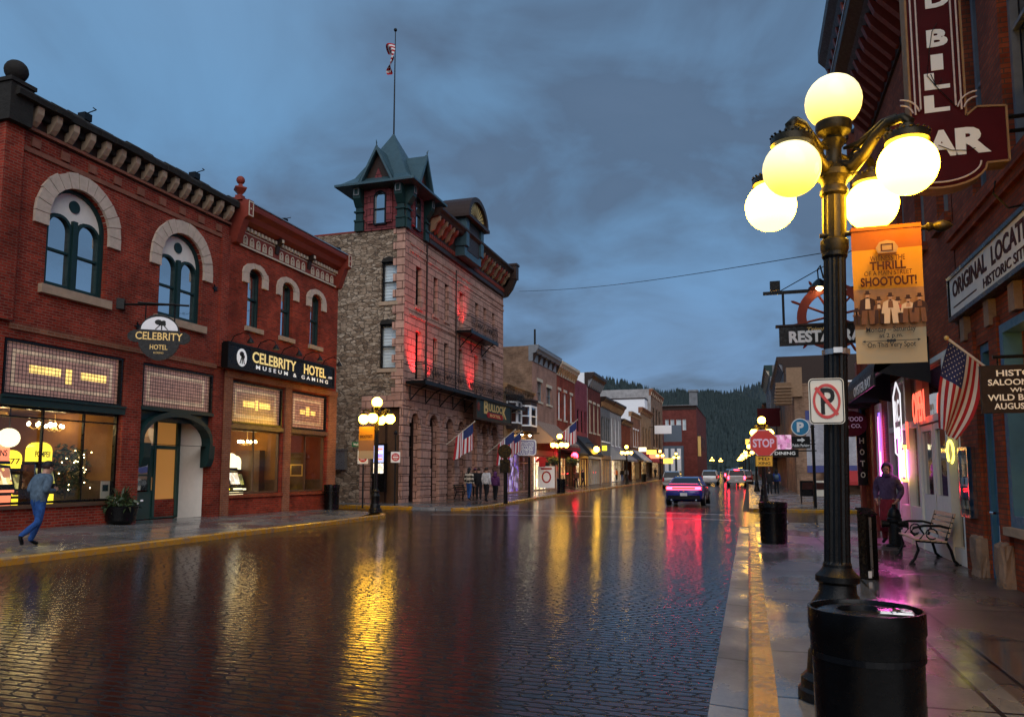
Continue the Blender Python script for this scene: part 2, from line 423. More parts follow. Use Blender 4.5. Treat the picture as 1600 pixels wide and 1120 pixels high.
def rect(x0, x1, z0, z1): return [(x0, z0), (x1, z0), (x1, z1), (x0, z1)]
def archpts(x0, x1, z0, zs, rise=None, n=12):
    """opening outline: straight sides to zs, then an arch of the given rise (round when None)"""
    cx, h = (x0 + x1) / 2, (x1 - x0) / 2; rise = h if rise is None else rise
    return [(x0, z0), (x1, z0)] + [(cx + h * math.cos(PI * k / n), zs + rise * math.sin(PI * k / n)) for k in range(n + 1)]
ROTX = Matrix.Rotation(PI / 2, 4, 'X')
def text(parent, body, x, y, z, w, h, mat, bold=0, depth=.006, rot=None, name='lettering', shear=0, space=1, align='C'):
    """raised lettering facing -y, fitted to width w and height h about (x, z)"""
    cu = bpy.data.curves.new(name, 'FONT'); cu.body = body; cu.size = 1; cu.extrude = .02; cu.offset = bold; cu.shear = shear
    cu.space_character = space; cu.resolution_u = 3
    t = bpy.data.objects.new(name, cu); C.objects.link(t)
    dg = bpy.context.evaluated_depsgraph_get(); me = bpy.data.meshes.new_from_object(t.evaluated_get(dg))
    C.objects.unlink(t); bpy.data.objects.remove(t); bpy.data.curves.remove(cu)
    xs = [v.co.x for v in me.vertices]; ys = [v.co.y for v in me.vertices]
    x0, x1, y0, y1 = min(xs), max(xs), min(ys), max(ys)
    for v in me.vertices:
        a = (v.co.x - (x0 + x1) / 2) / (x1 - x0) * w; b = (v.co.y - (y0 + y1) / 2) / (y1 - y0) * h
        v.co = Vector((a, -depth * (v.co.z / .02 * .5 + .5), b))
    me.materials.clear(); me.materials.append(M[mat] if isinstance(mat, str) else mat)
    o = bpy.data.objects.new(name, me); C.objects.link(o); o.parent = parent; o.location = (x, y, z)
    if rot: o.rotation_euler = rot
    return o

# ------------------------------------------------------------------ ground, street, pavements, hills
def ys(a, b, st=6): n = max(1, int((b - a) / st)); return [a + (b - a) * k / n for k in range(n + 1)]
def strip(name, mat, rows):
    """rows: list of lists of points, joined row to row"""
    m = MB(); V = [[m.b.verts.new(p) for p in r] for r in rows]
    for a, b in zip(V, V[1:]):
        for k in range(len(a) - 1): m.f([a[k], a[k + 1], b[k + 1], b[k]])
    return struct(m.build(name, mat))
n = NT('dark_earth'); n.out(n.mix(n.noise(n.obj(), .02, 5), (.03, .035, .025), (.06, .05, .04)), .9); M['earth'] = n.m
strip('ground', 'earth', [[(x, y, -.08 + gr(min(y, 400)) * (1 if y < 400 else 1)) for x in (-4000, -300, -17, 4, 300, 4000)] for y in (-400, -30, 20, 45, 60, 80, 100, 140, 200, 300, 400, 1200, 5000)])
strip('street', 'street', [[(x, y, gr(y) + .06 * (1 - ((x + 6.9) / 6.6) ** 2 if abs(x + 6.9) < 6.6 else 0) ) for x in (-34, -19, -13.3, -10, -7, -4, -.33)] for y in ys(-14, 420, 5)])
strip('cross_street', 'street', [[(x, y, .004 + (.05 if x > 4 else 0)) for x in (-.33, 3, 60)] for y in (26.3, 30, 36.2)])
def kerb(name, pts, mat='yellow', w=.2, h=.15):
    """kerb along pts (outer face on the street side = right of the walking direction)"""
    m = MB(); ring = []
    P = [Vector(p) for p in pts]
    for k, p in enumerate(P):
        d = (P[min(k + 1, len(P) - 1)] - P[max(k - 1, 0)]); d.z = 0; d.normalize(); q = Vector((-d.y, d.x, 0)); g = gr(p.y)
        j = .006 * math.sin(k * 1.7)
        ring.append([m.b.verts.new(v) for v in ((p.x, p.y, g - .06), (p.x, p.y, g + h - .03 + j), (*(p + q * .035).xy, g + h + j), (*(p + q * w).xy, g + h + j), (*(p + q * w).xy, g - .06))])
    for a, b in zip(ring, ring[1:]):
        for k in range(4): m.f([a[k], b[k], b[k + 1], a[k + 1]])
    m.f(ring[0]); m.f(ring[-1])
    return struct(m.build(name, mat))
# left, first block
backz = lambda y: .40 - .0105 * (y - 13)
KL = [(-13.4, y, 0) for y in ys(-14, 26.6, 2)] + [(-13.4 - 1.5 * (1 - math.cos(a)), 26.6 + 1.9 * math.sin(a), 0) for a in (.3, .6, .9, 1.2, 1.5)] + [(-17.2, 28.7, 0), (-30, 28.9, 0)]
kerb('kerb_beside_hotel', KL)
strip('pavement_beside_hotel', 'walk', [[(-13.58 - max(0, y - 26.6) * .55, y, .152), (-15.2, y, .15 + (backz(y) - .15) * .5), (-17.3, y, backz(y))] for y in ys(-14, 28.3, 3)] + [[(-15.0, 28.45, .152), (-15.2, 28.5, .155), (-17.3, 28.6, .16)]])
# left, the block of the stone hotel and the shop row
KX = lambda y: -12.3 - min(1, max(0, (y - 36) / 20)) * 1.4
KL2 = [(-30, 33.9, 0), (-19, 33.9, 0), (-15.2, 33.4, 0)]
kerb('kerb_at_alley', [(p[0], p[1], 0) for p in reversed(KL2)][::-1], h=.17)
strip('pavement_at_alley', 'walk', [[(-30, 34.08, .17), (-30, 36.6, .2)], [(-17, 33.85, .17), (-17, 36.6, .2)], [(-15.2, 33.58, .17), (-15.2, 36.6, .17)], [(-12.5, 33.2, .03), (-12.5, 36.6, .14)]])
strip('ramp_edge', 'walk', [[(-15.25, 33.585, .172), (-15.25, 33.4, -.05)], [(-12.48, 33.205, .032), (-12.48, 33.15, -.05)]])
kerb('kerb_beside_shops', [(-12.9, 32.9, 0), (-12.3, 33.6, 0), (-12.3, 35, 0)][::1] + [(KX(y), y, 0) for y in ys(36.6, 400, 5)])
strip('pavement_beside_shops', 'walk2', [[(KX(y) - .18, y, .152 + gr(y)), (-17.4, y, .2 + gr(y))] for y in ys(36.6, 400, 5)])
# right
kerb('kerb_beside_saloon', list(reversed([(-.05, y, 0) for y in ys(-6, 25.6, 1.55)])) if 0 else [(.15 - .2, y, 0) for y in reversed(ys(-6, 25.6, 1.55))], w=.2)
strip('gutter', 'gutter', [[(-.335, y, .006 + gr(y)), (-.05, y, -.012 + gr(y))] for y in ys(-6, 26.2, 3)])
strip('pavement_beside_saloon', 'walk', [[(.148, y, .153), (1.75, y, .165)] for y in ys(-6, 26.3, 3)])
strip('pavement_by_shopfronts', 'walk2', [[(1.75, y, .165), (3.7, y, .19)] for y in ys(-6, 26.3, 3)])
kerb('kerb_across_side_street', [(30, 36.2, 0), (.6, 36.2, 0), (.1, 36.6, 0), (-.05, 37.4, 0)] + [(-.05, y, 0) for y in ys(40, 400, 8)])if 0 else kerb('kerb_across_side_street', [(-.05, y, 0) for y in reversed(ys(40, 400, 8))] + [(-.05, 37.4, 0), (.1, 36.6, 0), (.6, 36.2, 0), (30, 36.2, 0)])
strip('pavement_beyond_side_street', 'walk', [[(.148, y, .153 + gr(y)), (3.7, y, .17 + gr(y)), (30, y, .17 + gr(y))] for y in [36.42] + ys(40, 120, 8)])
m = MB()
for y in (25.2, 31.6): m.f([(-13, y, .012), (-.6, y, .012), (-.6, y + .14, .012), (-13, y + .14, .012)])
me_ = None
n = NT('worn_road_paint'); n.out((.42, .42, .42), .4); M['roadpaint'] = n.m
def crossline(y): return strip('road_marking', 'roadpaint', [[(x, y, gr(y) + .066 * max(0, 1 - ((x + 6.9) / 6.6) ** 2) + .006), (x, y + .16, gr(y) + .066 * max(0, 1 - ((x + 6.9) / 6.6) ** 2) + .006)] for x in [-12.6 + 12 * k / 16 for k in range(17)]])
m.b.free(); crossline(29.6); crossline(33.2)
strip('road_marking', 'roadpaint', [[(1.0, 28, .02), (1.25, 28, .02)], [(1.15, 35.6, .02), (1.4, 35.6, .02)]])

n = NT('pine_forest'); o = n.obj()
fc = n.mix(n.noise(o, .02, 5, .7), (.012, .024, .028), (.032, .052, .052)); n.out(fc, .95); M['forest'] = n.m
n = NT('hill_ground'); n.out(n.mix(n.noise(n.obj(), .02, 5), (.016, .026, .026), (.03, .042, .036)), .95); M['hill'] = n.m
n = NT('hazed_pine_forest'); n.out(n.mix(n.noise(n.obj(), .01, 5, .7), (.02, .034, .042), (.04, .062, .07)), .95); M['hazedforest'] = n.m  # paler and bluer than the near pines; distance haze put into the colour
def hill(name, Y, sky, near, mat, trees, seed, th):
    rnd = random.Random(seed); rid = [onY(x, y, Y) for x, y in sky]
    rows = []
    for k in range(11):
        t = k / 10; rows.append([(p.x * (near + (Y - near) * t) / Y, near + (Y - near) * t, -2 + (p.z + 2) * (t ** 1.15) + (rnd.uniform(-3, 3) if 0 < k < 10 else 0)) for p in rid])
    rows.append([(p.x, Y + 300, p.z * .6) for p in rid])
    strip(name, 'hill', rows)
    m = MB()
    for _ in range(trees):
        t = 1 - abs(rnd.random() ** 1.3) if rnd.random() < .8 else 1
        u = rnd.random() * (len(rid) - 1); k = int(u); a, b = Vector(rows[min(10, int(t * 10))][k]), Vector(rows[min(10, int(t * 10))][k + 1])
        a2, b2 = Vector(rows[min(10, int(t * 10) + (1 if t < 1 else 0))][k]), Vector(rows[min(10, int(t * 10) + (1 if t < 1 else 0))][k + 1])
        p = a.lerp(b, u - k).lerp(a2.lerp(b2, u - k), t * 10 - int(t * 10)); h = th * rnd.uniform(.55, 1.35); r = h * rnd.uniform(.16, .24)
        for z0, z1, q in ((.0, .6, 1), (.3, .82, .72), (.6, 1.0, .42)):
            s = rnd.random() * 6
            top = m.b.verts.new(p + Vector((rnd.uniform(-.1, .1) * r, 0, h * z1)))
            ring = [m.b.verts.new(p + Vector((r * q * rnd.uniform(.75, 1.2) * math.cos(s + j * PI / 3), r * q * math.sin(s + j * PI / 3), h * (z0 + rnd.uniform(-.04, .04))))) for j in range(6)]
            for j in range(6): m.f([ring[j], ring[(j + 1) % 6], top])
    o = m.build('forest', mat); o['kind'] = 'stuff'
    return o
hill('hill', 800, [(860, 585), (930, 596), (975, 604), (1010, 614), (1045, 624), (1075, 660), (1100, 720)], 380, 'forest', 1900, 1, 7)
hill('hill', 1050, [(960, 640), (1020, 624), (1060, 617), (1085, 621), (1110, 618), (1150, 624), (1180, 632), (1230, 650), (1290, 690)], 330, 'forest', 3600, 2, 8)
hill('hill', 1700, [(1080, 650), (1130, 624), (1160, 612), (1200, 604), (1260, 596), (1330, 590), (1420, 600), (1500, 640)], 1100, 'hazedforest', 1200, 3, 13)

# ------------------------------------------------------------------ building kit (local frame: x along the front, y into the building, z up)
def inset(pts, d):
    """shrink an opening outline (convex, counter-clockwise) by d"""
    n = len(pts); out = []
    for k in range(n):
        p, a, b = Vector(pts[k]), Vector(pts[k - 1]), Vector(pts[(k + 1) % n])
        e1, e2 = (p - a), (b - p)
        if e1.length < 1e-6: e1 = (p - Vector(pts[k - 2]))
        if e2.length < 1e-6: e2 = (Vector(pts[(k + 2) % n]) - p)
        n1, n2 = Vector((-e1.y, e1.x)).normalized(), Vector((-e2.y, e2.x)).normalized()
        v = (n1 + n2); v = v / max(.3, v.length_squared) * 2
        out.append(tuple(p + v * d))
    return out
def outl(x0, x1, z0, z1, rise):
    return rect(x0, x1, z0, z1) if not rise else archpts(x0, x1, z0, z1 - rise, rise, 10)
def window(par, x0, x1, z0, z1, rise=0, depth=.2, frame='green', rail=.5, mull=0, fw=.07, pane='glass', blind=None, sill=None, head=None, silld=.1, y=0):
    """sash window: frame > pane, blind, sill, lintel"""
    m = MB(); o = outl(x0, x1, z0, z1, rise); i = inset(o, fw); m.ring(o, i, y + depth - .08, y + depth + .02)
    zr = z0 + (z1 - z0) * rail if rail else None
    if zr: m.box(x0 + fw * .6, x1 - fw * .6, y + depth - .06, y + depth + .012, zr - .03, zr + .03)
    for k in range(mull):
        xm = x0 + (x1 - x0) * (k + 1) / (mull + 1); m.box(xm - .025, xm + .025, y + depth - .055, y + depth + .012, z0 + fw * .6, z1 - fw * .6)
    w = m.build('window', frame, par)
    MB().prism(inset(o, fw * .7), y + depth + .03, y + depth + .045).build('pane', 'shopglass' if blind else pane, w)
    if blind:
        b = MB(); b.prism(o, y + depth + .10, y + depth + .11); h = z0 + .05
        while h < z1 - .12:
            b.box(x0 + .03, x1 - .03, y + depth + .075, y + depth + .098, h, h + .012); h += .16
        b.build('blind', blind, w)
    if sill: MB().box(x0 - .12, x1 + .12, y - silld, y + depth, z0 - .17, z0 - .003).build('sill', sill, w)
    if head == 'flat_': pass
    elif head: MB().box(x0 - .12, x1 + .12, y - .06, y + depth - .1, z1 + .002, z1 + .27).build('lintel', head, w)
    return w
def voussoirs(par, cx, zs, r0, r1, mat, n=13, y0=-.08, y1=.15, drop=.3, rise=1.0, name='stone_arch', a0=0.0, kid=True):
    """arch of separate wedge stones with thin joints, one part"""
    m = MB(); rnd = random.Random(int(cx * 100))
    for k in range(n):
        a, b = a0 + (PI - 2 * a0) * k / n + .008, a0 + (PI - 2 * a0) * (k + 1) / n - .008; j = rnd.uniform(-.012, .012); jr = rnd.uniform(-.02, .02)
        pts = [(cx + r0 * math.cos(b), zs + rise * r0 * math.sin(b)), (cx + r0 * math.cos(a), zs + rise * r0 * math.sin(a)), (cx + (r1 + jr) * math.cos(a), zs + rise * (r1 + jr) * math.sin(a)), (cx + (r1 + jr) * math.cos(b), zs + rise * (r1 + jr) * math.sin(b))]
        m.prism(pts, y0 + j, y1)
    if drop:
        for s in (-1, 1): m.prism([(cx + s * r0, zs - drop), (cx + s * r1, zs - drop), (cx + s * r1, zs - .006), (cx + s * r0, zs - .006)][::s], y0, y1)
    return m.build(name, mat, par)
def shell(par, w, d, zb, zt, holes, mats, depth=.25, back=True, name='wall', zroof=None, x0=0):
    """front wall with openings, side walls, back wall"""
    m = MB(); m.wall(rect(x0, w, zb - .4, zt), holes, depth)
    m.i = 1 if len(mats) > 1 else 0
    m.f([(x0, d, zb - .4), (x0, 0, zb - .4), (x0, 0, zt), (x0, d, zt)]); m.f([(w, 0, zb - .4), (w, d, zb - .4), (w, d, zt), (w, 0, zt)])
    m.f([(w, d, zb - .4), (x0, d, zb - .4), (x0, d, zt), (w, d, zt)])
    o = m.build(name, mats, par)
    MB().box(x0 + .02, w - .02, .26, d - .02, zt - .3, zt - .2).build('roof', 'roof', par)
    return o
def room(par, x0, x1, y0, y1, z0, z1, wallm, floorm='dwood', ceilm='cream', name='shop_room'):
    m = MB(); A = [(x0, y0), (x1, y0), (x1, y1), (x0, y1)]
    for k in (1, 2, 3): a, b = A[k], A[(k + 1) % 4]; m.f([(*a, z0), (*b, z0), (*b, z1), (*a, z1)], 0)
    m.f([(*a, z0) for a in A], 1); m.f([(*a, z1) for a in A], 2)
    r_ = m.build(name, [wallm, floorm, ceilm], par)
    m = MB(); m.box(x1 - .04, x1 - .002, y0, y1, z0, z0 + 1.0); m.box(x0, x1, y1 - .04, y1 - .002, z0, z0 + 1.0); m.box(x1 - .06, x1 - .002, y0, y1, z0 + 1.0, z0 + 1.07); m.box(x0, x1, y1 - .06, y1 - .002, z0 + 1.0, z0 + 1.07)
    m.build('wainscot', 'dwood', r_); return r_
def shopfront(par, x0, x1, z0, z1, cols, depth=.2, frame='black', transom=None, fw=.06, y=0, name='shop_window'):
    """glazed front: frame with mullions > pane"""
    m = MB(); o = rect(x0, x1, z0, z1); m.ring(o, rect(x0 + fw, x1 - fw, z0 + fw, z1 - fw), y + depth - .08, y + depth + .03)
    for c in cols: m.box(c - .022, c + .022, y + depth - .05, y + depth + .02, z0 + fw, z1 - fw)
    if transom: m.box(x0 + fw, x1 - fw, y + depth - .045, y + depth + .015, transom - .02, transom + .02)
    w = m.build(name, frame, par)
    MB().box(x0 + fw * .5, x1 - fw * .5, y + depth + .032, y + depth + .04, z0 + fw * .5, z1 - fw * .5).build('pane', 'shopglass', w)
    return w
def litmat(name, cols, st, scale=3.5):
    """a lit shop interior seen through its window: patches of goods and lamps giving off warm light"""
    if name in MATS: return MATS[name]
    n = NT(name); v = n.obj(); vo = n.nd('ShaderNodeTexVoronoi'); vo.distance = 'CHEBYCHEV'
    n.L.new(n.map(v, (1, 1, .7)), vo.inputs['Vector']); vo.inputs['Scale'].default_value = scale
    sp = n.nd('ShaderNodeSeparateXYZ'); n.L.new(vo.outputs['Color'], sp.inputs[0])
    c = n.ramp(sp.outputs[0], [(k / (len(cols) - .0), q) for k, q in enumerate(cols)] + [(1.0, cols[-1])])
    c = n.mix(n.noise(v, 5, 4, .7), c, n.mix(.75, c, (.02, .01, .006)))
    n.set(n.p.inputs['Base Color'], (.1, .08, .06)); n.L.new(c, n.p.inputs['Emission Color']); n.p.inputs['Emission Strength'].default_value = st * 2.1
    MATS[name] = n.m; return n.m
M['lit'] = litmat('warm_lit_goods', [(.9, .5, .16), (.5, .22, .06), (.08, .04, .02), (1, .75, .4), (.3, .12, .05)], 1.1)
M['lit2'] = litmat('dim_lit_goods', [(.3, .16, .06), (.1, .05, .02), (.02, .015, .012), (.5, .33, .15), (.08, .05, .05)], .8)
M['lit3'] = litmat('bright_lit_goods', [(1, .8, .45), (.9, .55, .2), (.35, .06, .04), (1, .9, .7), (.6, .4, .2)], 1.7)
def globemat(name, top, bot, st):
    n = NT(name); g = n.nd('ShaderNodeNewGeometry'); sp = n.nd('ShaderNodeSeparateXYZ'); n.L.new(g.outputs['Normal'], sp.inputs[0])
    f = n.ramp(n.math('ADD', n.math('MULTIPLY', sp.outputs[2], .5), .5), [(.1, 0.0), (.9, 1.0)])
    n.L.new(n.mix(f, bot, top), n.p.inputs['Emission Color']); n.p.inputs['Emission Strength'].default_value = st
    n.p.inputs['Roughness'].default_value = .15; n.set(n.p.inputs['Base Color'], (.8, .75, .6)); return n.m
M['globe'] = globemat('bright_globe', (1, .54, .030), (1, .50, .014), 44)
M['globefar'] = globemat('amber_far_globe', (1, .54, .07), (1, .50, .045), 15)
M['globemid'] = globemat('warm_globe', (1, .54, .045), (1, .50, .025), 30)
M['globe2'] = globemat('amber_globe', (1.0, .86, .42), (1.0, .66, .08), 1.15)
M['bulb'] = glow('warm_bulb', (1, .72, .32), 30)
M['spot'] = glow('floodlight_bulb', (1, .86, .5), 40)
M['tail'] = glow('red_tail_lamp', (1, .014, .03), 30)
M['rneon'] = glow('red_neon', (1, .09, .05), 2.2)
M['pneon'] = glow('pink_neon', (1, .15, .75), 5)
M['wneon'] = glow('white_neon', (.85, .85, .9), .8)
M['yneon'] = glow('yellow_neon', (1, .8, .1), 3)
M['bneon'] = glow('violet_neon', (.25, .12, 1), 2)

# prism-glass tile transoms above the shop windows
def tilemat(name, base, em):
    n = NT(name); v = n.wallvec()
    col, fac = n.brick(v, base, tuple(b * .72 for b in base), (.012, .009, .009),   .104, .104, .008, off=0, smooth=0)
    e = n.mix(1, col, n.ramp(n.noise(n.obj(), 1.2, 3), [(.3, .55), (.7, 1.15)]), 'MULTIPLY')
    n.L.new(e, n.p.inputs['Emission Color']); n.p.inputs['Emission Strength'].default_value = em
    return n.out(col, .25)
M['tile'] = tilemat('mauve_prism_tiles', (.42, .22, .16), .26)
M['tileb'] = tilemat('pale_prism_tiles', (.60, .42, .27), .36)
M['tilel'] = tilemat('lit_amber_prism_tiles', (1.0, .68, .18), 1.15)
def transom(par, x0, x1, z0, z1, lit, y=.12):
    t = MB().box(x0, x1, y, y + .05, z0, z1).build('tiled_transom', 'tile', par); p = y - .004
    w, h = x1 - x0, z1 - z0; b = MB(); e = .11
    a, c, d, g = x0 + .22, x1 - .22, z0 + .16, z1 - .16
    for q in ((a, c, d, d + e), (a, c, g - e, g), (a, a + e, d + e + .002, g - e - .002), (c - e, c, d + e + .002, g - e - .002)): b.box(q[0], q[1], p, y - .001, q[2], q[3])
    b.build('pale_border', 'tileb', t)
    for u0, u1, v0, v1 in lit:
        MB().box(x0 + w * u0, x0 + w * u1, p - .001, y - .0005, z0 + h * v0, z0 + h * v1).build('lit_panel', 'tilel', t)
    f = MB().ring(rect(x0 - .06, x1 + .06, z0 - .06, z1 + .06), rect(x0, x1, z0, z1), y - .1, y + .06).build('transom_frame', 'black', t)
    return t

# ------------------------------------------------------------------ red brick hotel, arched-window half
LX = -17.0
def left(name, label, Y0, cat='building', X=LX, z=0, group=None): return thing(name, label, cat, (X, Y0, z), PI / 2, group)
Y1 = 13.45
h1 = left('brick_building', 'red brick hotel with two round stone-arched windows above lit gaming windows', Y1)
x = lambda Y: Y - Y1
W1 = 21.95 - Y1
wins = [(15.77, 0), (19.72, 0)]
holes = [archpts(x(c) - .96, x(c) + .96, 6.5, 8.33, .96, 16) for c, _ in wins]
D0, D1 = x(13.85), x(17.62); E0, E1 = x(18.3), x(21.45)
holes += [rect(D0, D1, .95, 5.0)]
doorh = [(E0, .0), (E1, .0), (E1, 5.0), (E0, 5.0)]
holes += [doorh]
m = MB(); m.wall(rect(0, W1, -.2, 10.25), holes, .3)
m.f([(0, 13, -.2), (0, 0, -.2), (0, 0, 10.25), (0, 13, 10.25)]); m.f([(W1, 0, -.2), (W1, 13, -.2), (W1, 13, 10.25), (W1, 0, 10.25)]); m.f([(W1, 13, -.2), (0, 13, -.2), (0, 13, 10.25), (W1, 13, 10.25)])
m.build('wall', 'red', h1)
MB().box(.02, W1 - .02, .3, 12.9, 10, 10.2).build('roof', 'roof', h1)
# corner pilasters, bands
MB().box(-.02, .48, -.12, -.002, 5.4, 10.2).build('pilaster', 'red', h1); MB().box(W1 - .42, W1, -.07, -.002, 5.3, 9.9).build('pilaster', 'red', h1)
m = MB(); m.box(.48, W1 - .02, -.10, -.002, 10.28, 10.36); m.box(.48, W1 - .02, -.05, -.002, 9.72, 9.84)
for k in range(9): m.box(.75 + k * .88, 1.0 + k * .88, -.055, -.004, 9.9, 10.13)
m.build('stone_band', 'band', h1)
MB().box(.48, W1 - .44, -.045, -.002, 5.22, 5.36).build('string_course', 'orange', h1)
cor = MB()
rnd = random.Random(4)
seg = 17
for k in range(seg):
    a, b = .0 + W1 * k / seg, W1 * (k + 1) / seg; j = rnd.uniform(-.05, .04); j2 = rnd.uniform(-.03, .03)
    cor.prof([(-.42 + j, 10.86), (-.44 + j, 11.02 + j2), (-.3, 11.14 + j2), (.4, 11.15 + j2), (.4, 10.8), (-.1, 10.8)], a, b - .01)
cor.box(0, W1, -.16, .4, 10.64, 10.83)
cornice = cor.build('cornice', 'darkstone', h1)
MB().box(0, W1, -.03, .4, 10.25, 10.64).build('cornice_back', 'darkw', cornice)
for k in range(15):
    a = .62 + k * .535; m = MB(); m.prof([(-.34, 10.84), (-.33, 10.66), (-.22, 10.48), (-.12, 10.38), (-.03, 10.37), (-.03, 10.84)], a, a + .18); m.build('corbel', 'buff', cornice)
m = MB(); m.box(-.12, .5, -.32, .3, 10.2, 11.15); m.box(-.16, .54, -.36, .34, 11.15, 11.25); m.build('corner_block', 'darkstone', h1)
m = MB(); m.lathe([(.1, 0), (.16, .05), (.13, .1)], (.2, -.05, 11.25), 16); m.sphere((.2, -.05, 11.57), .27, 20); m.build('ball_finial', 'darkstone', h1, smooth=True)
# arched windows: frame > panes, tympanum, roundel, sill
for c, _ in wins:
    cx = x(c); o = archpts(cx - .96, cx + .96, 6.5, 8.33, .96, 16)
    m = MB(); m.ring(o, inset(o, .09), .12, .26); m.box(cx - .07, cx + .07, .1, .26, 6.55, 8.45)
    for s in (-1, 1):
        q = archpts(cx + s * .465 - .40, cx + s * .465 + .40, 6.58, 8.12, .40, 12); m.ring(q, inset(q, .075), .14, .24)
        m.box(cx + s * .465 - .36, cx + s * .465 + .36, .16, .23, 7.5, 7.56)
    w = m.build('arched_window', 'green', h1)
    for s in (-1, 1):
        MB().prism(archpts(cx + s * .465 - .36, cx + s * .465 + .36, 6.6, 8.12, .36, 12), .225, .24).build('pane', 'glass', w)
    # tympanum in front of the glass above the two lights
    q = [(cx + .88 * math.cos(PI * k / 20), 8.33 + .88 * math.sin(PI * k / 20)) for k in range(21)]
    low = [(cx - .465 + .42 * math.cos(PI - PI * k / 10), 8.12 + .42 * math.sin(PI - PI * k / 10)) for k in range(11)] + [(cx + .465 + .42 * math.cos(PI - PI * k / 10), 8.12 + .42 * math.sin(PI - PI * k / 10)) for k in range(11)]
    low = [(px, max(pz, 8.34)) for px, pz in low]
    ty = MB().prism(q + low[1:-1], .2, .235).build('tympanum', 'offw', w)
    MB().lathe([(.17, 0), (.17, .03)], (0, 0, 0), 20).build('roundel', 'green', ty, loc=None).matrix_local = Matrix.Translation((cx, .2, 8.86)) @ ROTX
    m = MB(); m.box(cx - 1.12, cx + 1.12, -.14, .1, 6.27, 6.497); m.build('sill', 'buff', w)
    m = MB(); m.box(cx + .2, cx + .28, .26, .29, 6.6, 7.5); m.box(cx + .72, cx + .8, .26, .29, 6.6, 7.5); m.build('curtain', 'blind', w)
    voussoirs(h1, cx, 8.33, .965, 1.38, 'arch', 13)
# star-shaped tie plates
for Yp, zp in ((21.3, 7.9), (18.0, 6.0)):
    m = MB(); m.prism([(x(Yp) + (.14 if k % 2 else .055) * math.cos(k * PI / 5), zp + (.14 if k % 2 else .055) * math.sin(k * PI / 5)) for k in range(10)], -.04, -.002); m.build('tie_plate', 'iron', h1)
# cornice lamps on the roof edge
for Yp in (15.6, 19.9):
    m = MB(); m.box(x(Yp) - .12, x(Yp) + .12, -.3, -.05, 11.16, 11.36); m.tube([(x(Yp), -.2, 11.36), (x(Yp), -.55, 11.42), (x(Yp) - .15, -.6, 11.40)], .015); m.build('roof_lamp', 'iron', h1)
# gaming-hall front: transom, beam, glass
m = MB(); m.box(D0 - .02, D1 + .02, -.06, .26, 3.38, 3.56); m.box(D0 - .02, D1 + .02, -.1, .26, 3.56, 3.62); m.build('shopfront_beam', 'green', h1)
transom(h1, D0 + .1, D1 - .12, 3.68, 4.93, [(.20, .46, .44, .60), (.50, .56, .30, .62), (.64, .88, .44, .60)])
shopfront(h1, D0 + .02, D1 - .02, .97, 3.38, [D0 + 1.35, D0 + 2.62], .22, 'black', 3.12)
MB().box(D0 - .05, D1 + .05, -.08, .2, .87, .955).build('window_ledge', 'dwood', h1)
M['warmwall'] = flat('amber_plaster', (.26, .12, .035), .8, var=.5, sc=1.5)
room(h1, D0 - .2, D1 + .0, .31, 4.6, .45, 3.45, 'warmwall', 'dwood', 'dwood')
# arched entry
ex0, ex1, ez, er = E0 + .06, E1 - .06, 2.72, .75
m = MB(); A = archpts(ex0, ex1, 0, ez, er, 16)
transom(h1, E0 + .08, E1 - .08, 3.72, 4.92, [])
m.ring(archpts(E0 + .0, E1 - .0, 2.6, ez + .06, er + .1, 16), archpts(ex0 + .06, ex1 - .06, 2.6, ez, er, 16), -.05, .3)
m.wall([(E0, 3.3), (E1, 3.3), (E1, 3.68), (E0, 3.68)], [], .1, y=.16)
m.box(E0 - .02, E1 + .02, -.03, .14, 3.60, 3.70)
for s in (E0 + .02, E1 - .28): m.prof([(-.16, 2.62), (-.14, 2.2), (-.04, 1.95), (.2, 1.9), (.2, 2.62)], s, s + .26)
m.build('entry_arch', 'green', h1)
ye = 1.15
m = MB()
m.f([(E0, .3, -.05), (E0, ye, -.05), (E0, ye, 3.5), (E0, .3, 3.5)], 1)
m.f([(E1, .3, -.05), (E1 - .25, ye, -.05), (E1 - .25, ye, 3.5), (E1, .3, 3.5)], 0)
m.f([(E0, .3, 3.46), (E1, .3, 3.46), (E1, ye, 3.46), (E0, ye, 3.46)], 2)
m.build('entry_recess', ['offw', 'red', 'cream'], h1)
fr = MB(); fr.ring(rect(E0, E1 - .2, .3, 3.46), rect(E0 + .1, E1 - .3, .34, 3.36), ye - .1, ye + .02)
for c in (E0 + .68, E0 + 1.82, E0 + 2.82): fr.box(c - .05, c + .05, ye - .1, ye + .02, .3, 3.4)
fr.box(E0 + .1, E1 - .3, ye - .09, ye + .015, 2.5, 2.62); fr.build('door_frame', 'door_green', h1)
dr = MB(); dr.ring(rect(E0 + .73, E0 + 1.77, .32, 2.5), rect(E0 + .88, E0 + 1.62, 1.15, 2.3), ye - .06, ye)
dr.box(E0 + .88, E0 + 1.62, ye - .04, ye - .01, .5, 1.15); dr.box(E0 + .88, E0 + 1.62, ye - .05, ye, 1.64, 1.70)
dr = dr.build('door', 'door_green', h1)
MB().box(E0 + .87, E0 + 1.63, ye - .03, ye - .02, 1.2, 2.3).build('pane', 'glass', dr)
MB().tube([(E0 + 1.70, ye - .1, 1.2), (E0 + 1.70, ye - .1, 1.6)], .018).build('handle', 'gold', dr)
MB().box(E0 + 1.87, E0 + 2.77, ye - .03, ye - .01, .9, 3.36).build('sidelight', glow('amber_sidelight', (.5, .22, .05), .34), h1)
MB().box(E0 + .1, E0 + 1.77, ye - .03, ye - .01, 2.62, 3.36).build('fanlight', 'lit2', h1)
MB().box(E0 + 1.87, E1 - .3, ye - .07, ye - .03, .3, .9).build('stall_riser', 'red', h1)

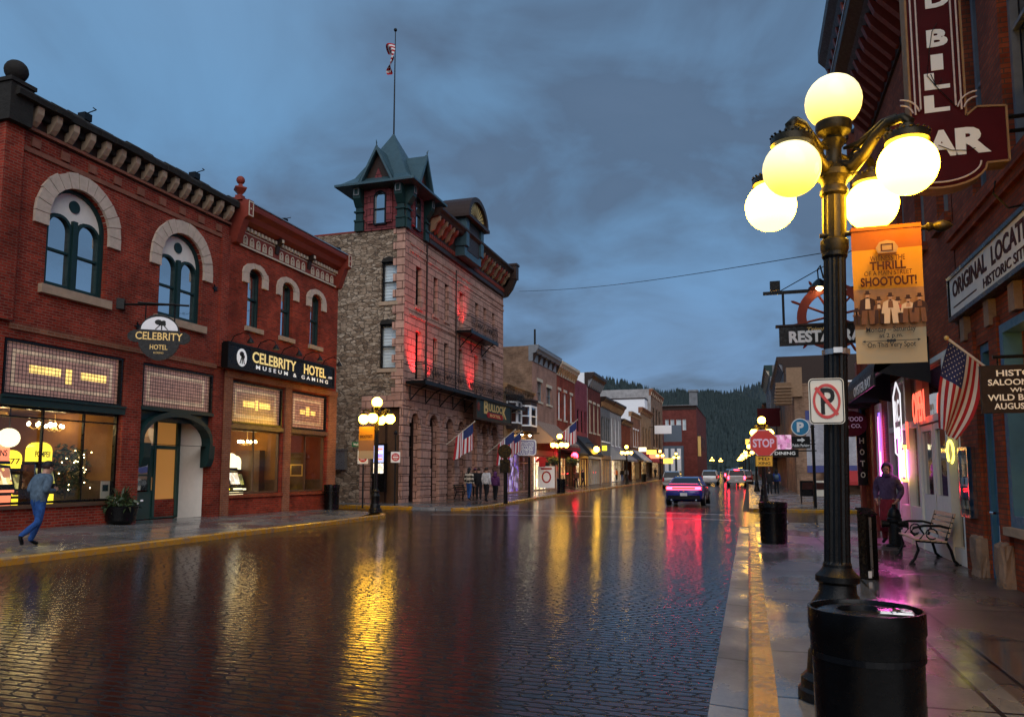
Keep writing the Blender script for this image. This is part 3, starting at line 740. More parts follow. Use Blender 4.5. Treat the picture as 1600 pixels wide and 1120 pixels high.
# ------------------------------------------------------------------ red brick hotel, bracketed-cornice half
Y2 = 22.0; W2 = 29.4 - Y2; x = lambda Y: Y - Y2
h2 = left('brick_building', 'red brick hotel with three narrow arched windows under a painted bracket cornice', Y2)
WN = [(23.08, 23.86), (25.14, 25.92), (27.22, 28.0)]
A0, A1, B0, B1 = x(22.4), x(25.5), x(26.05), x(28.72)
holes = [archpts(x(a), x(b), 6.95, 8.85, .22, 10) for a, b in WN] + [rect(A0, A1, .98, 4.95), rect(B0, B1, .98, 4.95)]
m = MB(); m.wall(rect(0, W2, -.2, 9.75), holes, .28)
m.f([(0, 13, -.2), (0, 0, -.2), (0, 0, 9.75), (0, 13, 9.75)]); m.f([(W2, 0, -.2), (W2, 13, -.2), (W2, 13, 9.75), (W2, 0, 9.75)]); m.f([(W2, 13, -.2), (0, 13, -.2), (0, 13, 9.75), (W2, 13, 9.75)])
m.build('wall', 'red2', h2)
MB().box(.02, W2 - .02, .3, 12.9, 9.5, 9.7).build('roof', 'roof', h2)
for a, b in WN:
    w = window(h2, x(a), x(b), 6.95, 9.07, rise=.22, depth=.2, sill='buff', frame='green')
    MB().box(x(a) + .08, x(a) + .3, .262, .27, 7.05, 8.0).build('curtain', 'blind', w)
    cx = (x(a) + x(b)) / 2
    voussoirs(h2, cx, 8.85, .42, .74, 'arch', 7, rise=.62, drop=.35)
m = MB()
m.prof([(-.62, 11.02), (-.6, 10.92), (-.42, 10.78), (-.34, 10.6), (-.2, 10.52), (-.06, 10.5), (-.06, 9.78), (.3, 9.78), (.3, 11.1), (-.62, 11.12)], .32, W2 - .3)
c2 = m.build('cornice', 'redw', h2)
MB().box(.3, W2 - .28, -.66, .3, 11.125, 11.16).build('metal_coping', 'steel', c2)
m = MB(); m.box(.3, W2 - .3, -.09, -.062, 9.74, 9.80); m.box(.3, W2 - .3, -.08, -.062, 10.26, 10.29)
for g in range(3):
    for k in range(5):
        cx = .75 + g * 2.22 + k * .38; m.ring(archpts(cx - .12, cx + .12, 9.84, 10.0, .18, 6), archpts(cx - .085, cx + .085, 9.87, 10.0, .14, 6), -.085, -.062)
        m.ring(archpts(cx - .05, cx + .05, 9.88, 9.98, .08, 4), archpts(cx - .03, cx + .03, 9.9, 9.98, .05, 4), -.085, -.062)
m.build('painted_arcade', 'cream', c2)
m = MB()
for k in range(31): m.box(.52 + k * .215, .62 + k * .215, -.16, -.062, 10.34, 10.46)
m.build('dentil_border', 'cream', c2)
for xx in (.06, W2 - .34):
    m = MB(); m.prof([(-.66, 11.2), (-.66, 10.62), (-.5, 10.55), (-.2, 9.75), (-.02, 9.7), (.3, 9.7), (.3, 11.2)], xx, xx + .30); b = m.build('bracket', 'redw', c2)
    m = MB(); m.ring(rect(xx + .02, xx + .28, 10.64, 11.16), rect(xx + .05, xx + .25, 10.68, 11.12), -.68, -.662); m.box(xx + .12, xx + .18, -.675, -.662, 10.87, 10.93)
    for k in range(5):
        u = xx + .03 + k * .055; m.prism([(u, 0), (u + .03, 0), (u + .03, .82), (u, .82)], 0, .012, Matrix.Translation((0, -.198, 9.78)) @ Matrix.Rotation(-.358, 4, 'X') @ Matrix.Translation((0, -.014, 0)))
    m.build('painted_border', 'cream', b)
for k in (2.55, 4.78):
    m = MB(); m.prof([(-.34, 10.55), (-.3, 10.4), (-.16, 10.3), (-.1, 10.0), (-.062, 9.98), (-.062, 10.55)], k, k + .2); b = m.build('bracket', 'darkw', c2)
    MB().box(k + .04, k + .16, -.36, -.34, 10.41, 10.53).build('painted_border', 'cream', b)
m = MB(); m.box(-.02, .44, -.42, .02, 11.2, 11.3); m.box(.08, .34, -.3, -.08, 11.3, 11.42)
m.lathe([(.09, 0), (.09, .06), (.28, .26), (.28, .29), (.10, .36), (.08, .46)], (.21, -.19, 11.4), 4); m.sphere((.21, -.19, 11.98), .15, 14); m.build('urn_finial', 'redw', h2)
for Yp in (24.6, 28.6):
    m = MB(); m.box(x(Yp) - .1, x(Yp) + .1, -.5, -.3, 11.162, 11.34); m.tube([(x(Yp), -.4, 11.34), (x(Yp) + .1, -.62, 11.4)], .015); m.build('roof_lamp', 'iron', h2)
# shop front
for (a, b, lit, mul) in ((A0, A1, [(.24, .47, .42, .58), (.49, .54, .36, .64), (.57, .8, .42, .58)], [A0 + 1.55]), (B0, B1, [(.28, .42, .42, .56), (.45, .56, .38, .66), (.6, .74, .42, .56)], [B0 + 1.3])):
    transom(h2, a + .1, b - .1, 3.52, 4.86, lit)
    MB().box(a - .01, b + .01, -.04, .26, 3.28, 3.44).build('shopfront_beam', 'dwood', h2)
    shopfront(h2, a + .02, b - .02, 1.0, 3.28, mul, .2, 'dwood')
    MB().box(a - .05, b + .05, -.07, .18, .88, .978).build('window_ledge', 'rbrick', h2)
    MB().box(b + .02 if a == A0 else b - .02, b + .35 if a == A0 else b + .04, 1.0, 2.1, .45, 2.6).build('inner_door', 'dwood', h2)
M['redroom'] = flat('maroon_room', (.20, .045, .02), .7, var=.35, sc=1.5)
room(h2, A0 - .1, A1 + .4, .29, 4.2, .4, 3.4, 'warmwall', 'dwood', 'cream')
room(h2, B0 - .1, B1 + .1, .29, 3.6, .4, 3.4, 'redroom', 'dwood', 'cream')
for a, b in ((-.02, .36), (A1 + .06, B0 - .06), (B1 + .06, W2)): MB().box(a, b, -.06, -.002, -.1, 5.0).build('pier', 'orange', h2)
m = MB(); m.box(-.02, W2 + .02, -.09, -.002, 5.0, 5.2); m.build('string_course', 'orange', h2)

# things in the gaming rooms
def slot(Y, dx, screen, topm, letters, label, X=LX, rz=PI / 2, sc=1, z=.45):
    t = thing('slot_machine', label, 'slot machine', (X - dx, Y, z), rz, 'slot machines in the hotel windows'); t.scale = (sc,) * 3
    m = MB(); m.box(-.3, .3, 0, .55, 0, .62); m.prof([(-.14, .62), (-.06, .78), (.12, 1.3), (.5, 1.34), (.55, .62)], -.32, .32); m.box(-.30, .30, .1, .5, 1.34, 1.42); m.build('cabinet', 'black', t)
    tilt = Matrix.Translation((0, -.065, .80)) @ Matrix.Rotation(-.33, 4, 'X')
    MB().box(-.25, .25, -.02, -.005, .04, .46, tilt).build('screen', screen, t)
    MB().box(-.2, .2, -.2, -.12, .64, .70).build('button_panel', topm, t)
    MB().box(-.26, .26, -.03, -.004, .3, .56).build('belly_panel', topm, t)
    g = MB().prism(archpts(-.3, .3, 1.42, 1.72, .22, 8), .14, .4).build('top_sign', topm, t)
    if letters: text(g, letters, 0, .138, 1.62, .46, .16, 'blackl', .01)
    MB().box(-.34, -.31, .0, .4, .7, 1.34).build('side_trim', 'chrome', t)
    return t
M['sc1'] = litmat('amber_game_screen', [(1, .6, .15), (.6, .3, .05), (1, .85, .5), (.3, .1, .05)], 1.2, 9)
M['sc2'] = litmat('olive_game_screen', [(.5, .42, .05), (.2, .2, .03), (.7, .6, .2), (.1, .1, .04)], .7, 9)
M['sc3'] = litmat('pale_game_screen', [(1, .9, .7), (.9, .6, .3), (1, 1, .9), (.5, .4, .3)], 1.2, 9)
M['ty'] = glow('yellow_lit_panel', (1, .72, .04), 1.3); M['tr'] = glow('red_lit_panel', (1, .25, .12), 1.1); M['tw'] = glow('cream_lit_panel', (1, .85, .5), 1.6)
slot(14.62, .75, 'sc1', 'tr', 'LIONS', 'slot machine with a red lit sign behind the walking man', z=.62)
slot(16.05, .95, 'sc2', 'ty', 'POMPEII', 'slot machine with a yellow domed sign, middle of the wide window', z=.62)
slot(22.75, .55, 'sc3', 'ty', '', 'slot machine with a yellow sign, nearer of the pair in the second window', z=.5)
slot(23.5, .6, 'sc3', 'tw', '', 'slot machine with a cream sign, farther of the pair in the second window', z=.5)
slot(26.5, .7, 'sc2', 'tr', '', 'dim slot machine alone in the window nearest the alley', z=.4)
t = thing('lit_sign', 'round yellow glowing sign hanging over the red-topped slot machine', 'sign', (LX - .8, 14.75, 2.62), PI / 2)
m = MB(); m.lathe([(.2, 0), (.24, .03), (.24, .08), (.2, .1)], n=18, sx=1.25); q = m.build('panel', 'tw', t); q.rotation_euler = (PI / 2, 0, 0)
MB().tube([(0, -.05, .2), (0, -.05, .75)], .012).build('hanger', 'iron', t)
for Y, dx, a, b, s_, lab in ((14.95, 2.6, 'sc1', 'tr', 'BAR', 'dim slot machine deep in the wide window behind the red-topped one'), (16.9, 3.0, 'sc2', 'ty', '777', 'slot machine marked 777 deep in the wide window behind the potted tree'), (15.6, 3.4, 'sc3', 'tw', '', 'pale slot machine against the back wall of the wide window'), (24.4, 2.4, 'sc1', 'tr', 'SLOTS', 'slot machine with red sign deep in the second window'), (25.1, 1.6, 'sc2', 'tw', '', 'slot machine near the mullion of the second window'), (28.2, 1.8, 'sc1', 'ty', '', 'far slot machine in the window nearest the alley')):
    slot(Y, dx, a, b, s_, lab, z=.45)
for Y, dx, lab in ((16.0, 1.7, 'round stool before the yellow-domed slot machine'), (14.7, 1.5, 'round stool before the red-topped slot machine'), (23.4, 1.8, 'round stool behind the pair of slot machines'), (25.0, 2.6, 'round stool in the middle of the second gaming room'), (27.5, 1.9, 'round stool in the dim window nearest the alley')):
    t = thing('bar_stool', lab, 'stool', (LX - dx, Y, .45), 0, 'stools in the gaming rooms'); MB().lathe([(.19, .7), (.2, .73), (.19, .79), (.1, .8)], n=16).build('seat', 'fred' if 'fred' in M else 'redroom', t); MB().tube([(0, 0, .03), (0, 0, .7)], .03, 8).build('stem', 'chrome', t); MB().lathe([(.2, 0), (.2, .02), (.05, .05)], n=16).build('foot', 'chrome', t)
for Y0_, dep, z0_, w_, h_, mt, lab in ((15.0, 4.85, 1.5, 1.3, .8, 'sc2', 'wide framed picture on the back wall of the wide gaming room'), (16.9, 4.85, 1.4, .7, 1.0, 'sc1', 'tall framed picture on the back wall beside the potted tree'), (24.2, 4.4, 1.5, .9, .7, 'sc1', 'framed picture on the back wall behind the slot machine pair')):
    t = thing('picture_frame', lab, 'picture', (LX - dep, Y0_, z0_), PI / 2); MB().ring(rect(-w_ / 2, w_ / 2, 0, h_), rect(-w_ / 2 + .06, w_ / 2 - .06, .06, h_ - .06), -.05, .0).build('frame', 'gold', t); MB().box(-w_ / 2 + .05, w_ / 2 - .05, -.02, .0, .05, h_ - .05).build('print', 'dwood', t)
def chandelier(Y, dx, z, label, n=7, r=.32):
    t = thing('chandelier', label, 'chandelier', (LX - dx, Y, z), 0, 'chandeliers in the hotel windows')
    m = MB(); m.tube([(0, 0, .1), (0, 0, .55)], .012); m.lathe([(.02, -.1), (.07, -.02), (.03, .12)], n=10)
    for k in range(n):
        a = 2 * PI * k / n; m.tube([(0, 0, 0), (r * .6 * math.cos(a), r * .6 * math.sin(a), -.07), (r * math.cos(a), r * math.sin(a), .02)], .01, 6)
    m.build('arms', 'gold', t)
    for k in range(n):
        a = 2 * PI * k / n; MB().sphere((r * math.cos(a), r * math.sin(a), .065), .042, 8, 1.3).build('bulb', 'bulb', t)
    return t
t = thing('neon_sign', 'violet neon tube bent upright at the street end of the wide window', 'neon sign', (LX - .7, 14.12, 2.0), PI / 2); MB().tube([(0, 0, -.5), (.05, 0, 0), (-.02, 0, .35), (.08, 0, .6)], .03, 8).build('tube', 'pneon', t)
chandelier(16.05, 1.2, 2.98, 'lit chandelier above the yellow-domed slot machine')
chandelier(14.35, 1.5, 3.0, 'lit chandelier at the street-end of the wide window')
chandelier(17.2, 2.0, 3.0, 'small lit chandelier behind the potted tree in the wide window', 5, .22)
chandelier(25.0, 1.2, 2.85, 'lit chandelier at the far side of the second window')
chandelier(23.3, 2.2, 2.55, 'lit chandelier above the pair of slot machines')
for Y, dx, e in ((15.7, 2.2, 26), (24.0, 1.9, 30), (27.4, 1.5, 18)):
    l = bpy.data.lights.new('ceiling_lamp', 'POINT'); l.energy = e; l.color = (1, .62, .26); l.shadow_soft_size = .15
    t = thing('ceiling_lamp', {15.7: 'brass ceiling lamp lighting the wide gaming window', 24.0: 'brass ceiling lamp lighting the pair of slot machines', 27.4: 'brass ceiling lamp lighting the dim window nearest the alley'}[Y], 'lamp', (LX - dx, Y, 3.3 if Y < 20 else 3.25))
    MB().lathe([(.02, 0), (.16, -.02), (.14, .08), (.03, .1)], n=14).build('shade', 'gold', t)
    o = bpy.data.objects.new('lamp_light', l); C.objects.link(o); o.parent = t; o.location = (0, 0, -.2)
for Y_, dx, z_, w_, h_, lab in ((25.83, 1.3, 1.5, .5, .8, 'framed print on the side wall of the second gaming room'), (25.83, 2.6, 1.5, .7, .7, 'square framed print deep on the side wall of the second gaming room'), (28.74, 1.4, 1.6, .6, .5, 'framed print on the side wall by the alley window'), (17.58, 1.5, 1.6, .6, .8, 'framed print on the side wall of the wide gaming room')):
    t = thing('picture_frame', lab, 'picture', (LX - dx, Y_, z_), 0); MB().ring(rect(-w_ / 2, w_ / 2, 0, h_), rect(-w_ / 2 + .05, w_ / 2 - .05, .05, h_ - .05), -.05, .0).build('frame', 'gold', t); MB().box(-w_ / 2 + .04, w_ / 2 - .04, -.02, .0, .04, h_ - .04).build('print', 'cream', t)
# potted indoor tree and wall picture, notice cards
def leafy(par, name, mat, n, c, r, size, seed, droop=0):
    rn = random.Random(seed); m = MB()
    for _ in range(n):
        while True:
            p = Vector((rn.uniform(-1, 1), rn.uniform(-1, 1), rn.uniform(-1, 1)))
            if p.length < 1 and p.length > rn.random() * .7: break
        p = Vector((p.x * r[0], p.y * r[1], p.z * r[2])) + Vector(c); q = Matrix.Rotation(rn.random() * 6.3, 3, 'Z') @ Matrix.Rotation(rn.uniform(-1, 1), 3, 'X') @ Matrix.Rotation(rn.uniform(-1, 1), 3, 'Y'); s = size * rn.uniform(.6, 1.4)
        m.f([p + q @ Vector(v) for v in ((0, 0, 0), (s * .5, s * .25, .02), (s * 1.2, 0, -droop * s), (s * .5, -s * .25, .02))])
    return m.build(name, mat, par)
M['leaf'] = flat('dark_green_leaf', (.03, .05, .016), .45, var=.5, sc=8)
t = thing('potted_tree', 'leafy indoor tree with small lights beside the yellow-domed slot machine', 'plant', (LX - 1.3, 17.0, .45))
leafy(t, 'crown', 'leaf', 700, (0, 0, 1.35), (.55, .55, .75), .13, 2); MB().tube([(0, 0, .2), (.02, 0, .7), (0, 0, 1.2)], .025).build('trunk', 'dwood', t); MB().lathe([(.15, 0), (.22, .32), (.24, .34)], n=16).build('pot', 'black', t)
for k in range(26):
    rn = random.Random(k); MB().sphere((rn.uniform(.05, .5), rn.uniform(-.45, .45), rn.uniform(.8, 2)), .013, 6).build('string_light', 'bulb', t)
t = thing('picture_frame', 'small framed notice on the back wall of the second window', 'picture', (LX - 4.1, 26.0, 2.1), PI / 2)
MB().ring(rect(-.25, .25, -.35, .35), rect(-.2, .2, -.3, .3), -.04, 0).build('frame', 'gold', t); MB().box(-.2, .2, -.02, -.005, -.3, .3).build('notice', 'cream', t)
for Y, z, lab in ((17.42, 1.25, 'pale green poster inside the wide window by the brick pier'), (22.62, 1.3, 'white notice card low in the second window beside the slot machines')):
    t = thing('notice_card', lab, 'poster', (LX - .3, Y, z), PI / 2); MB().box(-.16, .16, 0, .01, -.26, .26).build('card', 'cream', t); MB().box(-.1, .1, -.004, 0, -.02, .16).build('print', 'green', t)

# ------------------------------------------------------------------ hanging oval sign and long sign board of the brick hotel
pS = onX(249, 527, -15.9)
t = thing('hanging_sign', 'black oval hanging sign with a pale half-moon panel over the arched entry', 'sign', (pS.x, pS.y, pS.z), PI / 2 - .95)
ov = lambda a, b, n=28: [(a * math.cos(2 * PI * k / n), b * math.sin(2 * PI * k / n)) for k in range(n)]
m = MB(); m.prism(ov(.56, .66), -.05, .05)
for s in (-1, 1): m.prism([(s * .62 + .2 * math.cos(2 * PI * k / 14), .17 * math.sin(2 * PI * k / 14)) for k in range(14)], -.052, .052)
m.box(-.66, .66, -.054, .054, -.17, .17); m.build('board', 'black', t)
MB().prism([(.48 * math.cos(PI * k / 14), .2 + .38 * math.sin(PI * k / 14)) for k in range(15)], -.062, -.05).build('half_moon', 'white', t)
m = MB(); m.prism(ov(.10, .075, 12), -.07, -.063, Matrix.Translation((-.03, 0, .42))); m.prism(ov(.06, .05, 10), -.07, -.063, Matrix.Translation((.1, 0, .43))); m.box(-.02, .16, -.07, -.063, .33, .40)
for a in (-.16, 0, .16): m.prism([(a * .3 + .04, .34), (a + .04, .21), (a + .07, .21), (a * .3 + .07, .34)], -.069, -.063)
m.build('camera_emblem', 'blackl', t)
text(t, 'CELEBRITY', 0, -.056, .02, 1.22, .22, 'gold', .012); text(t, 'HOTEL', 0, -.052, -.29, .46, .14, 'gold', .01); text(t, '& CASINO', 0, -.052, -.45, .26, .05, 'gold', .004)
m = MB(); d = Vector((pS.x, pS.y, 0))
inv = Matrix.Rotation(-(PI / 2 - .95), 3, 'Z')
q = inv @ Vector((LX - pS.x, -.35, 0)); q2 = inv @ Vector((-LX + pS.x - .35, .3, 0))
m.tube([(q.x, q.y, .95), (q2.x * .5, q2.y * .5, .95)], .035); m.tube([(-.38, 0, .45), (-.38, 0, .96)], .018); m.tube([(.38, 0, .45), (.38, 0, .96)], .018); m.tube([(-.6, 0, .96), (.75, 0, .96)], .03); m.box(q.x - .12, q.x + .12, q.y - .12, q.y + .12, .8, 1.1); m.build('bracket', 'iron', t)

pa, pb = onX(357, 545, LX + .35), onX(521, 588, LX + .35)
t = thing('sign_board', 'long black fascia sign with gold lettering under gooseneck lamps', 'sign', (LX + .25, (pa.y + pb.y) / 2, 5.72), PI / 2)
w = pb.y - pa.y
m = MB(); m.box(-w / 2, w / 2, -.1, .24, -.42, .40); m.build('board', 'black', t)
MB().ring(rect(-w / 2 - .05, w / 2 + .05, -.46, .44), rect(-w / 2 + .03, w / 2 - .03, -.38, .36), -.13, .1).build('frame', 'iron', t)
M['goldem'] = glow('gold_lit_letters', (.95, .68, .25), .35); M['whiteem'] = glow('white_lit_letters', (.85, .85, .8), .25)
text(t, 'CELEBRITY', -.75, -.102, .10, 2.75, .40, 'goldem', .022); text(t, 'HOTEL', 2.0, -.102, .10, 1.65, .40, 'goldem', .022); text(t, '.com', w / 2 - .28, -.102, -.03, .32, .09, 'whiteem', .004)
text(t, 'MUSEUM & GAMING', .55, -.102, -.24, 4.9, .15, 'whiteem', .02, space=1.7)
e = MB().prism(ov(.27, .31), -.115, -.102, Matrix.Translation((-w / 2 + .72, 0, -.02))).build('emblem', 'whiteem', t)
m = MB(); m.prism(ov(.12, .09, 12), -.125, -.117, Matrix.Translation((-w / 2 + .70, 0, .10))); m.box(-w / 2 + .68, -w / 2 + .86, -.125, -.117, -.03, .07)
for a in (-.12, 0, .12): m.prism([(a * .4 - w / 2 + .72, -.02), (a - w / 2 + .71, -.24), (a - w / 2 + .75, -.24), (a * .4 - w / 2 + .77, -.02)], -.124, -.117)
m.build('camera_emblem', 'blackl', e)
for k in range(5):
    u = -w / 2 + .55 + k * (w - .9) / 4
    m = MB(); m.tube([(u, .24, .5), (u, .1, .72), (u, -.25, .82), (u, -.5, .74), (u, -.56, .62)], .017, 6); m.lathe([(.03, .1), (.06, .06), (.13, -.08), (.12, -.08)], (u, -.56, .52), 12); m.build('gooseneck_lamp', 'iron', t)

# ------------------------------------------------------------------ stone hotel
YB = 36.1; WB = 53.2 - YB; x = lambda Y: Y - YB; ZT = 14.6
hb = left('stone_hotel', 'three-storey stone hotel with a corner turret, balconies and red floodlit front', YB)
r3 = [(37.6, 38.35), (40.05, 40.65), (41.75, 42.35), (44.2, 44.8), (47.1, 47.75), (48.75, 49.35), (50.6, 51.2)]
r2 = [(37.65, 38.4), (40.05, 40.7), (41.75, 42.4), (44.1, 44.8), (47.0, 47.7), (48.7, 49.35), (50.55, 51.2)]
ar = [(37.0, 38.1), (39.45, 40.75), (41.9, 43.1), (43.9, 45.0), (46.1, 47.1), (48.2, 49.4), (50.3, 51.6)]
ho = [rect(x(a), x(b), 10.75, 12.95) for a, b in r3] + [rect(x(a), x(b), 6.75, 9.4) for a, b in r2] + [archpts(x(a), x(b), .12, 4.35, (b - a) / 2, 10) for a, b in ar]
m = MB(); m.wall(rect(0, WB, -.3, ZT), ho, .34)
m.i = 1
m.f([(0, 16, -.3), (0, 0, -.3), (0, 0, ZT), (0, 16, ZT)]); m.f([(WB, 0, -.3), (WB, 16, -.3), (WB, 16, ZT), (WB, 0, ZT)]); m.f([(WB, 16, -.3), (0, 16, -.3), (0, 16, ZT), (WB, 16, ZT)])
m.b.faces.ensure_lookup_table()
hole_faces = [f for f in m.b.faces if f.material_index == 1 and all(v.co.x < 1e-6 for v in f.verts)]
bmesh.ops.delete(m.b, geom=hole_faces, context='FACES_ONLY')
sidew = [(1.0 + .35, 1.0 + 1.18, 10.7, 12.8), (1.35, 2.18, 7.15, 9.45)]          # side wall windows, measured back from the corner
SH = [rect(a, b, c, d) for a, b, c, d in ((.42, 1.32, 10.7, 12.85), (.42, 1.36, 7.15, 9.5))] + [rect(.15, 1.75, .15, 5.1)]
def sideface(pts): return [(0, p[0], p[1]) for p in pts]
polys = [[Vector((a, b, 0)) for a, b in rect(0, 16, -.3, ZT)]] + [[Vector((a, b, 0)) for a, b in h] for h in SH]
fl = [p for q in polys for p in q]; V = [m.b.verts.new((0, p.x, p.y)) for p in fl]
for tr in geometry.tessellate_polygon(polys): m.f([V[k] for k in tr])
for h in SH:
    a = [m.b.verts.new((0, u, v)) for u, v in h]; b = [m.b.verts.new((.3, u, v)) for u, v in h]
    for k in range(4): m.f([a[k], b[k], b[(k + 1) % 4], a[(k + 1) % 4]])
m.build('wall', ['pinkstone', 'rubble'], hb)
MB().box(.02, WB - .02, .4, 15.9, 14.2, 14.4).build('roof', 'roof', hb)
MB().box(-.02, .04, 1.3, 16, ZT + .002, ZT + .09).build('parapet_cap', 'redw', hb)
# quoins up the corner, alternate long and short
m = MB()
rnd = random.Random(9); z = 5.3; k = 0
while z < ZT - .1:
    h = min(.43, ZT - z); l = .62 if k % 2 else .4; j = rnd.uniform(0, .03)
    m.box(-.045 - j, .02, -.035 - j, l, z, z + h - .02); z += h; k += 1
qn = m.build('quoin', 'quoin', hb); qn['label'] = 'pale pink corner quoin stones'
# rock-faced ground floor stones round corner and door
def rough_blocks(name, x0, x1, y0, y1, z0, z1, h, par, mat='quoin', seed=1):
    m = MB(); rn = random.Random(seed); z = z0; k = 0
    while z < z1 - .05:
        hh = min(h, z1 - z); p = rn.uniform(.02, .075)
        a = [m.b.verts.new(v) for v in ((x0 - p, y0 - p, z + .03), (x1 + p, y0 - p, z + .03), (x1 + p, y1, z + .03), (x0 - p, y1, z + .03))]
        b = [m.b.verts.new(v) for v in ((x0 - p, y0 - p, z + hh - .03), (x1 + p, y0 - p, z + hh - .03), (x1 + p, y1, z + hh - .03), (x0 - p, y1, z + hh - .03))]
        c = [m.b.verts.new(v) for v in ((x0, y0, z), (x1, y0, z), (x1, y1, z), (x0, y1, z))]; d = [m.b.verts.new(v) for v in ((x0, y0, z + hh), (x1, y0, z + hh), (x1, y1, z + hh), (x0, y1, z + hh))]
        for q in range(4):
            w = (q + 1) % 4; m.f([c[q], c[w], a[w], a[q]]); m.f([a[q], a[w], b[w], b[q]]); m.f([b[q], b[w], d[w], d[q]])
        z += hh; k += 1
    return m.build(name, mat, par)
rough_blocks('corner_pier', .0, .75, -.02, .14, .0, 5.28, .52, hb, seed=3)
rough_blocks('door_pier', -.02, .24, 1.78, 2.35, .0, 5.1, .5, hb, seed=4)
MB().box(-.06, .28, -.02, 2.3, 5.12, 5.72).build('door_lintel', 'quoin', hb)
d = MB().box(.27, .3, .2, 1.72, .15, 5.05).build('side_door', 'dwood', hb)
m = MB(); m.box(.2, .27, .17, .27, .15, 5.05); m.box(.2, .27, .95, 1.05, .15, 5.05); m.box(.2, .27, .2, 1.7, 2.7, 2.85); m.build('door_frame', 'darkw', d)
prev = x(36.85)
for k, (a, b) in enumerate(ar):
    nx = ar[k + 1][0] if k + 1 < len(ar) else 53.15
    rough_blocks('stone_pier', x(b) + .03, x(nx) - .03, -.14, .0, .0, 4.3, .5, hb, seed=20 + k)
    voussoirs(hb, x((a + b) / 2), 4.35, (b - a) / 2 + .002, (b - a) / 2 + .34, 'quoin', 9, y0=-.1, y1=.0, drop=0)
    w = window(hb, x(a), x(b), .15, 4.35 + (b - a) / 2, rise=(b - a) / 2, depth=.34, frame='darkw', rail=.62, pane='lit2' if k == 4 else 'glass2')
    if k == 4: w['label'] = 'doorway lit red'
for a, b in r3: window(hb, x(a), x(b), 10.75, 12.95, depth=.3, frame='black', sill='quoin', silld=.08, pane='glass2')
for a, b in r2: window(hb, x(a), x(b), 6.75, 9.4, depth=.3, frame='black', pane='glass2')
MB().prism([(x(44.5) + .55 * math.cos(PI * k / 10), 12.96 + .55 * math.sin(PI * k / 10)) for k in range(11)], -.07, -.002).build('arched_head', 'quoin', hb)
for s0, s1 in ((13.55, 13.68), (13.95, 14.02), (10.1, 10.18)): MB().box(0.7, WB, -.055, -.002, s0, s1).build('string_course', 'pinkstone', hb)
m = MB(); m.tube([(x(38.95), -.06, 6.6), (x(38.95), -.06, 14.5)], .05, 8); m.build('downpipe', 'darkw', hb)
m = MB(); m.tube([(x(43.5), -.06, 6.6), (x(43.5), -.06, 14.2)], .04, 8); m.build('downpipe', 'darkw', hb)
# windows of the side wall: built on a helper frame turned to face the alley
def side_window(a, b, c, d):
    w = bpy.data.objects.new('window', None); m = MB()
    m.ring(rect(-b, -a, c, d), rect(-b + .08, -a - .08, c + .08, d - .08), .14, .28); m.box(-b + .05, -a - .05, .16, .26, (c + d) / 2 - .03, (c + d) / 2 + .03)
    w = m.build('window', 'black', hb); w.rotation_euler = (0, 0, -PI / 2)
    MB().box(-b + .05, -a - .05, .27, .28, c + .05, d - .05).build('pane', 'shopglass', w)
    q = MB(); q.box(-b, -a, .36, .37, c, d); h = c + .1
    while h < d - .1: q.box(-b + .03, -a - .03, .33, .358, h, h + .015); h += .17
    q.build('blind', 'blind', w); MB().box(-b - .1, -a + .1, -.08, .1, c - .2, c - .003).build('sill', 'buff', w)
    MB().prism([(-b - .02, d), (-a + .02, d), (-a - .1, d + .2), (-(a + b) / 2, d + .28), (-b + .1, d + .2)], -.03, .1).build('lintel', 'darkstone', w)
for q in ((.42, 1.32, 10.7, 12.85), (.42, 1.36, 7.15, 9.5)): side_window(*q)
m = MB(); m.box(-.3, -.02, 3.1, 4.2, 1.9, 2.9); m.box(-.34, -.02, 3.05, 4.25, 2.9, 2.97); m.build('meter_box', 'steel', hb)
# main cornice with brackets
m = MB(); cz = 14.62
m.prof([(-.95, 16.62), (-.95, 16.5), (-.8, 16.36), (-.7, 16.2), (-.15, 16.1), (-.1, 14.9), (-.2, 14.85), (-.2, 14.62), (.4, 14.62), (.4, 16.72)], 2.9, WB + .15)
cor = m.build('cornice', 'darkw', hb)
for k in range(26):
    a = 3.1 + k * .55
    if 6.0 < a < 8.8: continue
    m = MB(); m.prof([(-.74, 16.2), (-.7, 15.95), (-.5, 15.8), (-.35, 15.45), (-.12, 15.3), (-.12, 16.2)], a, a + .16); m.build('bracket', 'redw' if k % 2 else 'tanp', cor)
m = MB()
for k in range(52): m.box(3.0 + k * .27, 3.1 + k * .27, -.17, -.1, 14.95, 15.2)
m.build('frieze_border', 'redw', cor)
m = MB(); m.box(WB - .3, WB + .3, -1.1, .3, 15.9, 17.0); m.box(WB - .36, WB + .36, -1.16, .36, 16.9, 17.05); m.prof([(-1.0, 15.9), (-.7, 15.2), (-.3, 14.7), (.2, 14.6), (.2, 15.9)], WB - .25, WB + .25); m.build('end_bracket', 'darkw', cor)
